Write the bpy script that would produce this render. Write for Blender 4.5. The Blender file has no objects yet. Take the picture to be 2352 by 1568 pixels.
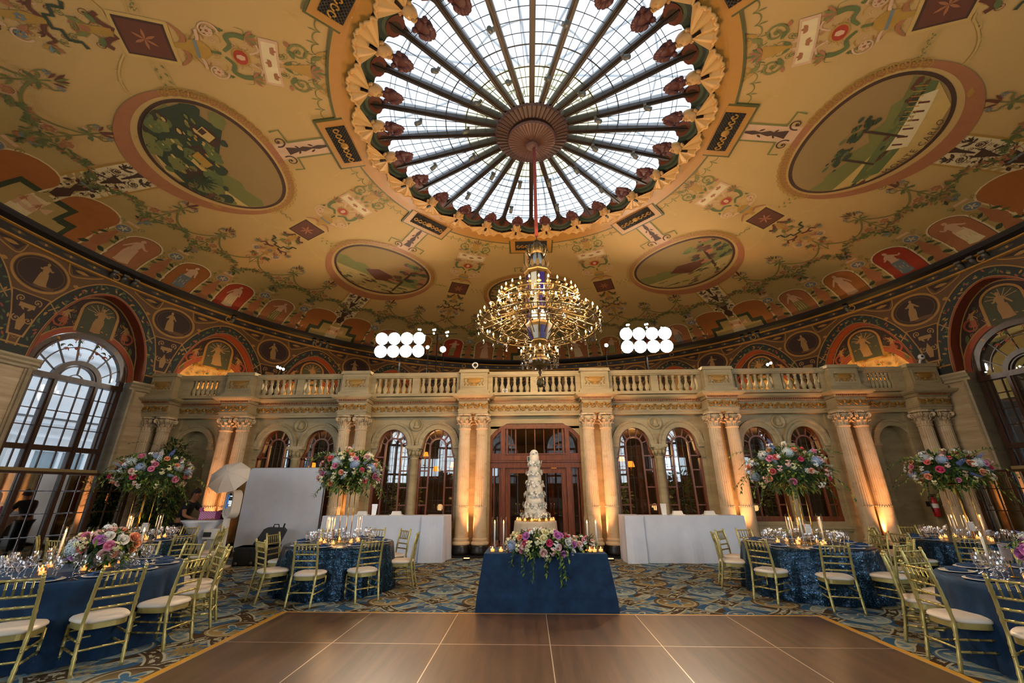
import bpy, math, random
import numpy as np
from mathutils import Vector, Matrix
random.seed(7)
C = bpy.context.scene.collection
S = bpy.context.scene
PI = math.pi
sin, cos, rad = math.sin, math.cos, math.radians

# ---------------------------------------------------------------- camera
CAM_H, F_PX = 1.6, 950.0
cam_data = bpy.data.cameras.new('camera')
cam_data.sensor_width = 36.0
cam_data.lens = F_PX / 2352 * 36.0
cam_data.clip_start, cam_data.clip_end = 0.05, 300
cam = bpy.data.objects.new('camera', cam_data)
C.objects.link(cam)
def cam_matrix(pitch=20.092, roll=-0.153, yaw=2.174):
    th, ro, ya = rad(pitch), rad(roll), rad(yaw)
    f0 = Vector((-sin(ya), cos(ya), 0)); r0 = Vector((cos(ya), sin(ya), 0)); u0 = Vector((0, 0, 1))
    f = f0 * cos(th) + u0 * sin(th); u = u0 * cos(th) - f0 * sin(th)
    r = r0 * cos(ro) + u * sin(ro); u = -r0 * sin(ro) + u * cos(ro)
    m = Matrix.Identity(4)
    for i in range(3):
        m[i][0], m[i][1], m[i][2] = r[i], u[i], -f[i]
    m[2][3] = CAM_H
    return m
cam.matrix_world = cam_matrix()
S.camera = cam

# ---------------------------------------------------------------- world, exposure
S.view_settings.view_transform = 'Standard'
S.view_settings.look = 'None'
S.view_settings.gamma = 1.0
S.view_settings.use_curve_mapping = False
S.view_settings.exposure = 0.4
world = bpy.data.worlds.new('sky')
S.world = world
world.use_nodes = True
_bg = world.node_tree.nodes['Background']
_bg.inputs[0].default_value = (0.80, 0.89, 1.0, 1)
_bg.inputs[1].default_value = 1.5
try:
    cy = S.cycles
    cy.max_bounces = 5; cy.diffuse_bounces = 3; cy.glossy_bounces = 3; cy.transmission_bounces = 4
    cy.transparent_max_bounces = 12; cy.caustics_reflective = False; cy.caustics_refractive = False
    cy.sample_clamp_indirect = 3.0; cy.use_adaptive_sampling = True; cy.adaptive_threshold = 0.03
    cy.use_denoising = True
except Exception:
    pass

# room constants: round room, skylight over its centre, a flat arcade across its far part
X0, Y0, RW = 0.2, 7.8, 12.6          # centre and radius of the room
ZS = 4.75                            # spring of the painted arches
ZC = 7.9                             # top of the cornice
YF = 12.28                           # axis of the columns of the arcade
YW = 12.68                           # wall of the arcade
BAY = 3.614                          # spacing of the column pairs
STEP = 15.5                          # degrees between the painted arches
PAIRS = [X0 + (i - 2.5) * BAY for i in range(6)]
ENDS = (-11.3, 11.5)                 # the pairs in the corners

def light(name, kind, loc, energy, color, size=0.1, rot=None, target=None, spot=None, blend=0.5, sy=None):
    d = bpy.data.lights.new(name, kind)
    d.energy, d.color = energy, color
    if kind == 'AREA':
        d.size = size
        if sy: d.shape = 'RECTANGLE'; d.size_y = sy
    else:
        d.shadow_soft_size = size
    if spot: d.spot_size = rad(spot); d.spot_blend = blend
    o = bpy.data.objects.new(name, d); o.location = loc
    if target is not None:
        o.rotation_euler = (Vector(target) - Vector(loc)).to_track_quat('-Z', 'Y').to_euler()
    C.objects.link(o)
    return o
WARM = (1.0, 0.52, 0.20)
AMBER = (1.0, 0.40, 0.13)
PEACH = (1.0, 0.42, 0.18)
# daylight through the tall windows behind and beside the camera
for a, e in ((108.5, 290), (124, 330), (139.5, 330), (155, 290), (-108.5, 290), (-124, 330), (-139.5, 330), (-155, 290)):
    p = (X0 + 13.4 * sin(rad(a)), Y0 + 13.4 * cos(rad(a)), 3.6)
    light('window_daylight', 'AREA', p, e, (0.86, 0.93, 1.0), 2.2, target=(X0, Y0, 2.2), sy=3.6)
# amber LED uplights standing between the paired columns
for x in PAIRS:
    light('column_uplight', 'SPOT', (x, YF - 0.52, 0.10), 320, PEACH, 0.05, target=(x, YF + 0.25, 3.3), spot=40, blend=1.0)
    light('column_uplight', 'SPOT', (x, YF - 0.03, 0.52), 165, PEACH, 0.03, target=(x, YF + 0.30, 3.6), spot=64, blend=1.0)
    light('column_uplight', 'SPOT', (x, YF - 0.95, 0.10), 190, PEACH, 0.06, target=(x, YF, 3.5), spot=44, blend=0.9)
# wash of the gallery and of the corner lunettes
for s in (-1, 1):
    for a in (62, 46.5, 31):
        p = (X0 + s * 11.9 * sin(rad(a)), Y0 + 11.9 * cos(rad(a)), 4.75)
        light('lunette_light', 'SPOT', p, 90, (1.0, 0.55, 0.16), 0.1, target=(X0 + s * 13.2 * sin(rad(a)), Y0 + 13.2 * cos(rad(a)), 5.9), spot=120, blend=0.8)

# ---------------------------------------------------------------- helpers
def lin(h):
    if isinstance(h, str):
        h = h.lstrip('#'); v = [int(h[i:i + 2], 16) / 255 for i in (0, 2, 4)]
        return tuple(((c + .055) / 1.055) ** 2.4 if c > .04045 else c / 12.92 for c in v)
    return tuple(h)

class MB:
    """collects geometry; build() links it as one mesh object"""
    def __init__(s):
        s.v, s.f, s.m, s.s = [], [], [], []
    def add(s, verts, faces, mi=0, smooth=False):
        b = len(s.v)
        s.v.extend([tuple(p) for p in verts])
        for f in faces:
            s.f.append(tuple(b + i for i in f)); s.m.append(mi); s.s.append(smooth)
    def box(s, x0, y0, z0, x1, y1, z1, mi=0):
        v = [(x, y, z) for z in (z0, z1) for y in (y0, y1) for x in (x0, x1)]
        s.add(v, [(0, 2, 3, 1), (4, 5, 7, 6), (0, 1, 5, 4), (2, 6, 7, 3), (0, 4, 6, 2), (1, 3, 7, 5)], mi)
    def obox(s, c, hx, hy, hz, ang=0, mi=0):
        ca, sa = cos(ang), sin(ang); v = []
        for z in (-hz, hz):
            for y in (-hy, hy):
                for x in (-hx, hx):
                    v.append((c[0] + x * ca - y * sa, c[1] + x * sa + y * ca, c[2] + z))
        s.add(v, [(0, 2, 3, 1), (4, 5, 7, 6), (0, 1, 5, 4), (2, 6, 7, 3), (0, 4, 6, 2), (1, 3, 7, 5)], mi)
    def lathe(s, prof, n=16, c=(0, 0, 0), mi=0, smooth=True, mod=None, axis=None, cap=True):
        v, f = [], []
        q = Vector((0, 0, 1)).rotation_difference(Vector(axis)) if axis is not None else None
        for (r, z) in prof:
            for k in range(n):
                a = 2 * PI * k / n
                rr = r * (mod(a, z) if mod else 1)
                p = Vector((rr * cos(a), rr * sin(a), z))
                if q: p = q @ p
                v.append((p.x + c[0], p.y + c[1], p.z + c[2]))
        for i in range(len(prof) - 1):
            for k in range(n):
                k2 = (k + 1) % n
                f.append((i * n + k, i * n + k2, (i + 1) * n + k2, (i + 1) * n + k))
        if cap:
            f.append(tuple(range(n - 1, -1, -1))); f.append(tuple((len(prof) - 1) * n + k for k in range(n)))
        s.add(v, f, mi, smooth)
    def tube(s, pts, r, n=8, mi=0, smooth=True, cap=True):
        pts = [Vector(p) for p in pts]
        rs = r if isinstance(r, (list, tuple)) else [r] * len(pts)
        v, f = [], []
        up = None
        for i, p in enumerate(pts):
            t = (pts[min(i + 1, len(pts) - 1)] - pts[max(i - 1, 0)])
            t = t.normalized() if t.length > 1e-9 else Vector((0, 0, 1))
            if up is None:
                up = Vector((0, 0, 1)) if abs(t.z) < .9 else Vector((1, 0, 0))
            a = t.cross(up)
            a = a.normalized() if a.length > 1e-6 else t.orthogonal().normalized()
            b = a.cross(t).normalized(); up = b
            for k in range(n):
                w = 2 * PI * k / n
                q = p + (a * cos(w) + b * sin(w)) * rs[i]
                v.append(q)
        for i in range(len(pts) - 1):
            for k in range(n):
                k2 = (k + 1) % n
                f.append((i * n + k, i * n + k2, (i + 1) * n + k2, (i + 1) * n + k))
        if cap:
            f.append(tuple(range(n - 1, -1, -1))); f.append(tuple((len(pts) - 1) * n + k for k in range(n)))
        s.add(v, f, mi, smooth)
    def ball(s, c, r, n=10, m=6, mi=0, sc=(1, 1, 1)):
        v, f = [], []
        for i in range(m + 1):
            t = PI * i / m
            for k in range(n):
                a = 2 * PI * k / n
                v.append((c[0] + r * sc[0] * sin(t) * cos(a), c[1] + r * sc[1] * sin(t) * sin(a), c[2] + r * sc[2] * cos(t)))
        for i in range(m):
            for k in range(n):
                f.append((i * n + k, (i + 1) * n + k, (i + 1) * n + (k + 1) % n, i * n + (k + 1) % n))
        s.add(v, f, mi, True)
    def grid(s, fn, nu, nv, mi=0, smooth=True, wrap=False):
        v = [fn(i / nu, j / nv) for j in range(nv + 1) for i in range(nu + (0 if wrap else 1))]
        w = nu if wrap else nu + 1
        f = []
        for j in range(nv):
            for i in range(nu):
                i2 = (i + 1) % w
                f.append((j * w + i, j * w + i2, (j + 1) * w + i2, (j + 1) * w + i))
        s.add(v, f, mi, smooth)
    def prism(s, poly, fn, d0, d1, mi=0):
        """poly of (a,b) pairs; fn(a,b,d) -> point; extruded between d0 and d1"""
        n = len(poly)
        v = [fn(a, b, d0) for a, b in poly] + [fn(a, b, d1) for a, b in poly]
        f = [tuple(range(n)), tuple(range(2 * n - 1, n - 1, -1))] + [(i, (i + 1) % n, n + (i + 1) % n, n + i) for i in range(n)]
        s.add(v, f, mi)
    def sweep(s, path, prof, mi=0, closed=False, smooth=False):
        """path: list of (origin, axis_a, axis_b); prof: list of (a,b)"""
        n, m = len(path), len(prof)
        v = []
        for o, a, b in path:
            o, a, b = Vector(o), Vector(a), Vector(b)
            for (p, q) in prof: v.append(o + a * p + b * q)
        f = []
        for i in range(n if closed else n - 1):
            j = (i + 1) % n
            for k in range(m - 1):
                f.append((i * m + k, i * m + k + 1, j * m + k + 1, j * m + k))
        s.add(v, f, mi, smooth)
    def merge(s, other, fn=None, mi_off=0):
        b = len(s.v)
        s.v.extend([tuple(fn(p)) for p in other.v] if fn else other.v)
        s.f.extend([tuple(b + i for i in f) for f in other.f]); s.m.extend([i + mi_off for i in other.m]); s.s.extend(other.s)
    def mesh(s, name, mats):
        me = bpy.data.meshes.new(name)
        me.from_pydata(s.v, [], s.f)
        for m in (mats if isinstance(mats, (list, tuple)) else [mats]): me.materials.append(m)
        me.polygons.foreach_set('material_index', s.m)
        me.polygons.foreach_set('use_smooth', s.s)
        me.update()
        return me
    def build(s, name, mats, parent=None, loc=None, rz=0.0, **kw):
        return put(name, s.mesh(name, mats), parent, loc, rz, **kw)

def put(name, me, parent=None, loc=None, rz=0.0, label=None, cat=None, group=None, kind=None, scale=None):
    o = bpy.data.objects.new(name, me)
    C.objects.link(o)
    if parent is not None: o.parent = parent
    if loc is not None: o.location = loc
    if rz: o.rotation_euler = (0, 0, rz)
    if scale is not None: o.scale = scale if isinstance(scale, (tuple, list)) else (scale,) * 3
    return tag(o, label, cat, group, kind)
def tag(o, label=None, cat=None, group=None, kind=None):
    if label: o['label'] = label
    if cat: o['category'] = cat
    if group: o['group'] = group
    if kind: o['kind'] = kind
    return o
def thing(name, label, cat, loc=(0, 0, 0), rz=0.0, group=None, kind=None):
    o = bpy.data.objects.new(name, None)
    o.empty_display_size = 0.1
    C.objects.link(o)
    o.location = loc; o.rotation_euler = (0, 0, rz)
    return tag(o, label, cat, group, kind)
def dup(root, loc, rz=0.0, label=None, group=None, scale=None):
    """a copy of a thing with copies of its parts and sub-parts"""
    r = root.copy(); C.objects.link(r)
    r.location = loc; r.rotation_euler = (0, 0, rz)
    if scale: r.scale = (scale,) * 3
    if label: r['label'] = label
    if group: r['group'] = group
    for ch in list(root.children):
        c = ch.copy(); C.objects.link(c); c.parent = r
        for g in list(ch.children):
            d = g.copy(); C.objects.link(d); d.parent = c
    return r

# ---------------------------------------------------------------- materials (node-based)
class N:
    """tiny expression builder over shader nodes"""
    def __init__(s, name):
        s.mat = bpy.data.materials.new(name); s.mat.use_nodes = True
        s.t = s.mat.node_tree; s.t.nodes.clear()
        s.out = s.t.nodes.new('ShaderNodeOutputMaterial')
    def n(s, typ, **kw):
        nd = s.t.nodes.new(typ)
        for k, v in kw.items(): setattr(nd, k, v)
        return nd
    def link(s, a, b): s.t.links.new(a, b)
    def put(s, sock, v):
        if isinstance(v, bpy.types.NodeSocket): s.link(v, sock)
        elif v is not None:
            if hasattr(sock.default_value, '__len__'):
                v = tuple(v)
                sock.default_value = v if len(v) == len(sock.default_value) else v[:3] + (1,)
            else: sock.default_value = v
    def m(s, op, a, b=None, c=None):
        nd = s.n('ShaderNodeMath', operation=op)
        for i, x in enumerate((a, b, c)): s.put(nd.inputs[i], x)
        return nd.outputs[0]
    def v(s, op, a, b=None):
        nd = s.n('ShaderNodeVectorMath', operation=op)
        s.put(nd.inputs[0], a)
        if b is not None: s.put(nd.inputs[1], b)
        return nd.outputs['Value'] if op in ('LENGTH', 'DOT_PRODUCT', 'DISTANCE') else nd.outputs[0]
    def pos(s): return s.n('ShaderNodeNewGeometry').outputs['Position']
    def obj(s): return s.n('ShaderNodeTexCoord').outputs['Object']
    def xyz(s, v):
        nd = s.n('ShaderNodeSeparateXYZ'); s.link(v, nd.inputs[0]); return nd.outputs
    def comb(s, x, y, z=0.0):
        nd = s.n('ShaderNodeCombineXYZ')
        for i, q in enumerate((x, y, z)): s.put(nd.inputs[i], q)
        return nd.outputs[0]
    def noise(s, v, scale=5, detail=3, rough=.5, col=False):
        nd = s.n('ShaderNodeTexNoise'); s.link(v, nd.inputs['Vector'])
        nd.inputs['Scale'].default_value = scale; nd.inputs['Detail'].default_value = detail; nd.inputs['Roughness'].default_value = rough
        return nd.outputs[1 if col else 0]
    def voro(s, v, scale=5, feature='F1', out='Distance'):
        nd = s.n('ShaderNodeTexVoronoi', feature=feature); s.link(v, nd.inputs['Vector'])
        nd.inputs['Scale'].default_value = scale
        return nd.outputs[out]
    def sc(s, v, x, y, z): return s.v('MULTIPLY', v, (x, y, z))
    def ramp(s, f, stops):
        nd = s.n('ShaderNodeValToRGB'); s.put(nd.inputs[0], f)
        el = nd.color_ramp.elements
        while len(el) < len(stops): el.new(0.5)
        for e, (p, c) in zip(el, stops): e.position = p; e.color = lin(c) + (1,)
        return nd.outputs[0]
    def step(s, x, lo, hi):
        nd = s.n('ShaderNodeMapRange'); s.put(nd.inputs[0], x); nd.inputs[1].default_value = lo; nd.inputs[2].default_value = hi
        return nd.outputs[0]
    def mix(s, f, a, b):
        nd = s.n('ShaderNodeMix', data_type='RGBA')
        s.put(nd.inputs[0], f)
        s.put(nd.inputs[6], lin(a) if isinstance(a, str) else a); s.put(nd.inputs[7], lin(b) if isinstance(b, str) else b)
        return nd.outputs[2]
    def bump(s, h, strength=.3, dist=.01):
        nd = s.n('ShaderNodeBump'); s.link(h, nd.inputs['Height'])
        nd.inputs['Strength'].default_value = strength; nd.inputs['Distance'].default_value = dist
        return nd.outputs[0]
    def bsdf(s, col, rough=.6, metal=0.0, normal=None, spec=.5, **kw):
        b = s.n('ShaderNodeBsdfPrincipled')
        s.put(b.inputs['Base Color'], lin(col) if isinstance(col, str) else col)
        s.put(b.inputs['Roughness'], rough); s.put(b.inputs['Metallic'], metal)
        b.inputs['Specular IOR Level'].default_value = spec
        if normal is not None: s.link(normal, b.inputs['Normal'])
        for k, v in kw.items(): s.put(b.inputs[k.replace('_', ' ')], v)
        return b.outputs[0]
    def done(s, sh):
        s.link(sh, s.out.inputs[0]); return s.mat

MATS = {}
def mat(name, col, rough=.6, metal=0.0, var=.12, scale=6.0, bump=0.0, spec=.5, **kw):
    """plain paint / metal / cloth with a little procedural variation"""
    if name in MATS: return MATS[name]
    g = N(name)
    c = lin(col)
    p = g.obj()
    f = g.noise(p, scale, 3)
    dark = tuple(x * (1 - var) for x in c); lite = tuple(min(1, x * (1 + var)) for x in c)
    colr = g.mix(f, dark, lite)
    nrm = g.bump(g.noise(p, scale * 6, 2), bump, .01) if bump else None
    MATS[name] = g.done(g.bsdf(colr, rough, metal, nrm, spec, **kw))
    return MATS[name]
def emit(name, col, strength, sampled=False):
    if name in MATS: return MATS[name]
    g = N(name)
    e = g.n('ShaderNodeEmission'); e.inputs[0].default_value = lin(col) + (1,); e.inputs[1].default_value = strength
    MATS[name] = g.done(e.outputs[0])
    try: g.mat.cycles.emission_sampling = 'AUTO' if sampled else 'NONE'
    except Exception: pass
    return MATS[name]
def glassy(name, tint=(1, 1, 1), gloss=.12, rough=0.02, gcol=(1, 1, 1), edge=.55):
    """thin clear glass: see-through with a fresnel gloss"""
    if name in MATS: return MATS[name]
    g = N(name)
    t = g.n('ShaderNodeBsdfTransparent'); t.inputs[0].default_value = tuple(tint) + (1,)
    r = g.n('ShaderNodeBsdfGlossy'); r.inputs['Roughness'].default_value = rough; r.inputs[0].default_value = tuple(gcol) + (1,)
    lw = g.n('ShaderNodeLayerWeight'); lw.inputs[0].default_value = 0.25
    f = g.m('ADD', g.m('MULTIPLY', lw.outputs['Facing'], edge), gloss)
    mx = g.n('ShaderNodeMixShader'); g.link(f, mx.inputs[0]); g.link(t.outputs[0], mx.inputs[1]); g.link(r.outputs[0], mx.inputs[2])
    MATS[name] = g.done(mx.outputs[0])
    return MATS[name]
def setmat(o, m, i=0):
    o.material_slots[i].link = 'OBJECT'; o.material_slots[i].material = m

def stone(name, a, b, vein, sx=1.0, sz=6.0, rough=.45):
    g = N(name); p = g.pos()
    f = g.noise(g.sc(p, sx, sx, sz), 1.6, 5, .6)
    w = g.noise(g.sc(p, sx * 1.7, sx * 1.7, sz * 1.6), 3.2, 4, .65)
    c = g.mix(g.step(f, .3, .7), a, b)
    c = g.mix(g.m('MULTIPLY', g.step(w, .55, .72), .5), c, vein)
    return g.done(g.bsdf(c, rough, 0, g.bump(w, .12, .01), .35))
M_STONE = stone('limestone', '#9a8963', '#b8a67b', '#786841', .5, 2.0)
M_TRAV = stone('travertine', '#9c8762', '#bba884', '#6f593a', .35, 5.0)
M_COL = stone('column_marble', '#bfa57d', '#d6c19b', '#8f754f', .8, 1.2, .4)
M_SILL = stone('sill_stone', '#8d8064', '#a89a78', '#6b5d42', .5, 2)
M_GOLD = mat('gilding', '#b58a3c', .42, .75, .25, 14)
M_GOLDP = mat('gilt_paint', '#a8792c', .5, .3, .25, 14)
M_BLACKM = mat('black_marble', '#15110e', .35, 0, .4, 4)
def wood(name, a, b, sx=14, sy=1.2, sz=1.2, rough=.35):
    g = N(name); p = g.obj()
    f = g.noise(g.sc(p, sx, sy, sz), 3.0, 5, .6)
    return g.done(g.bsdf(g.mix(g.step(f, .3, .7), a, b), rough, 0, None, .45))
M_MAHO = wood('mahogany', '#57280f', '#8a481d', 9, 9, 1.0)
M_DARKW = wood('dark_window_wood', '#2c1c12', '#4a3020', 9, 9, 1)
M_PANE = glassy('window_glass', (.93, .95, .96), .05)
M_IPANE = glassy('bevelled_glass', (.66, .67, .64), .035, edge=.22)
M_WHITE = mat('white_plaster', '#d8d3c6', .7)
# ================================================================ floor
def carpet_mat():
    g = N('patterned_carpet'); p = g.pos(); x, y, _ = g.xyz(p)
    P = 1.5
    def cell(ox, oy, per=P):
        u = g.m('SUBTRACT', g.m('FRACT', g.m('ADD', g.m('DIVIDE', x, per), ox)), .5)
        v = g.m('SUBTRACT', g.m('FRACT', g.m('ADD', g.m('DIVIDE', y, per), oy)), .5)
        d = g.m('MULTIPLY', g.m('SQRT', g.m('ADD', g.m('MULTIPLY', u, u), g.m('MULTIPLY', v, v))), per)
        return u, v, d, g.m('ARCTAN2', v, u)
    def band(d, r, w):   # 1 inside a ring
        return g.m('LESS_THAN', g.m('ABSOLUTE', g.m('SUBTRACT', d, r)), w)
    def petal(d, a, n, r, k, ph=0.0):
        return g.m('LESS_THAN', d, g.m('MULTIPLY', g.m('ADD', g.m('MULTIPLY', g.m('COSINE', g.m('ADD', g.m('MULTIPLY', a, float(n)), ph)), k), 1.0), r))
    n1 = g.noise(p, 1.3, 2); n2 = g.noise(p, 11, 3); n3 = g.noise(p, 2.6, 3)
    blue, pale, brown, cream, gold = '#31587a', '#8a9ea3', '#453620', '#a8a893', '#7d6c40'
    col = g.mix(g.step(n1, .40, .60), blue, pale)
    u1, v1, d1, a1 = cell(0, 0); u2, v2, d2, a2 = cell(.5, .5)
    # leafy star flowers fill the ground
    for d, a, n, r, c in ((d1, a1, 8, .52, brown), (d2, a2, 8, .46, blue)):
        col = g.mix(petal(d, a, n, r * 1.12, .30, PI / 2), col, c)
        col = g.mix(petal(d, a, n, r, .42), col, cream)
        col = g.mix(petal(d, a, n, r * .88, .44), col, g.mix(g.step(n2, .4, .6), '#56788f', '#9fa28c'))
        col = g.mix(petal(d, a, n, r * .52, .5, PI), col, g.mix(g.step(n2, .45, .55), blue, '#8f8257'))
        col = g.mix(petal(d, a, n * 2, r * .24, .4), col, gold)
    # big interlocking circles with a brown band
    for d, r in ((d1, 1.00), (d2, .80)):
        col = g.mix(band(d, r - .02, .075), col, brown)
        col = g.mix(g.m('MULTIPLY', band(d, r - .02, .04), g.m('GREATER_THAN', n2, .52)), col, cream)
        col = g.mix(band(d, r - .10, .012), col, cream); col = g.mix(band(d, r + .06, .012), col, cream)
    # ringed discs with a sprig, between
    for ox, oy, c1, c2 in ((.5, 0, '#93a8ab', '#284f72'), (0, .5, '#a08c5a', '#4f3e26')):
        u, v, d, a = cell(ox, oy)
        col = g.mix(g.m('LESS_THAN', d, .33), col, g.mix(g.step(v, -.16, .16), c1, c2))
        col = g.mix(band(d, .275, .010), col, cream); col = g.mix(band(d, .32, .012), col, c2)
        col = g.mix(petal(d, a, 5, .15, .5, 1.0), col, cream)
        col = g.mix(petal(d, a, 5, .11, .55, 1.0), col, '#3f6480')
    f = g.noise(p, 160, 2)
    col = g.mix(g.m('MULTIPLY', f, .25), col, '#22303c')
    return g.done(g.bsdf(col, .95, 0, g.bump(f, .4, .01), .1))
mb = MB()
mb.lathe([(14.6, -0.12), (14.6, 0.0)], 96, (X0, Y0, 0), 0, False)
mb.build('floor', carpet_mat(), kind='structure')

# dance floor laid on the carpet
def dance_mat():
    g = N('walnut_laminate'); p = g.pos(); x, y, _ = g.xyz(p)
    f = g.noise(g.sc(p, 26, 1.1, 1), 2.2, 5, .65)
    f2 = g.noise(g.sc(p, 6, .35, 1), 1.5, 3)
    c = g.mix(g.step(f, .3, .72), '#3a291b', '#5d4632'); c = g.mix(g.m('MULTIPLY', g.step(f2, .4, .7), .5), c, '#74553a')
    return g.done(g.bsdf(c, g.m('ADD', g.m('MULTIPLY', f, .12), .30), 0, None, .45))
M_DANCE = dance_mat()
M_EDGE = mat('yellow_edge_trim', '#cf9a2a', .4, .2, .08)
M_ALU = mat('aluminium_strip', '#c9b8a4', .4, .6, .05)
DX0, DW, DY1, DYP = -3.46, 1.222, 6.68, 1.238
NR = 5
t = thing('dance_floor', 'large walnut-look dance floor laid on the carpet, yellow edging', 'dance floor', (DX0 + 3 * DW, DY1 - NR * DYP / 2, 0))
mb = MB(); q = MB()
L0 = t.location
def rel(p): return (p[0] - L0.x, p[1] - L0.y, p[2])
for i in range(6):
    for j in range(NR):
        b = MB(); x = DX0 + i * DW; y = DY1 - (j + 1) * DYP
        b.box(x + .005, y + .005, 0.0, x + DW - .005, y + DYP - .005, .024)
        b.v = [rel(p) for p in b.v]
        b.build('panel', M_DANCE, t)
for i in range(7):
    x = DX0 + i * DW; q.box(x - .005, DY1 - NR * DYP, .001, x + .005, DY1, .0245)
for j in range(NR + 1):
    y = DY1 - j * DYP; q.box(DX0, y - .005, .001, DX0 + 6 * DW, y + .005, .0243)
q.v = [rel(p) for p in q.v]; q.build('seam_strip', M_ALU, t)
yb = DY1 - NR * DYP
for a, b_ in (((DX0 - .09, yb - .09), (DX0 - .001, DY1 + .001)), ((DX0 + 6 * DW + .001, yb - .09), (DX0 + 6 * DW + .09, DY1 + .001)),
              ((DX0 - .09, DY1 + .001), (DX0 + 6 * DW + .09, DY1 + .055)), ((DX0, yb - .09), (DX0 + 6 * DW, yb - .001))):
    e = MB()
    e.box(a[0], a[1], 0, b_[0], b_[1], .02)
    e.v = [rel(p) for p in e.v]; e.build('edge_trim', M_EDGE, t)

# ================================================================ ceiling: shallow painted dome
CPTS = [(4.30, 9.83), (6.0, 9.60), (7.7, 9.33), (9.3, 9.04), (10.8, 8.73), (11.7, 8.47), (12.2, 8.25), (12.5, 8.02), (12.75, 7.78)]
_cr = [p[0] for p in CPTS]; _cz = [p[1] for p in CPTS]
_fr = np.linspace(4.2, 12.8, 400); _fz = np.interp(_fr, _cr, _cz); _kn = np.hanning(27); _kn /= _kn.sum()
_fz = np.concatenate([_fz[:13], np.convolve(_fz, _kn, 'valid'), _fz[-13:]])
def czz(r): return float(np.interp(r, _fr, _fz))
def ceil_map(th0):
    def f(u, v, off=0.0):
        th = th0 + u / max(v, .5)
        return (X0 + v * sin(th), Y0 + v * cos(th), czz(v) - off)
    return f
def wall_map(th0, r0=RW):
    def f(u, z, off=0.0):
        th = th0 + u / RW; r = r0 - off
        return (X0 + r * sin(th), Y0 + r * cos(th), z)
    return f

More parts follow.
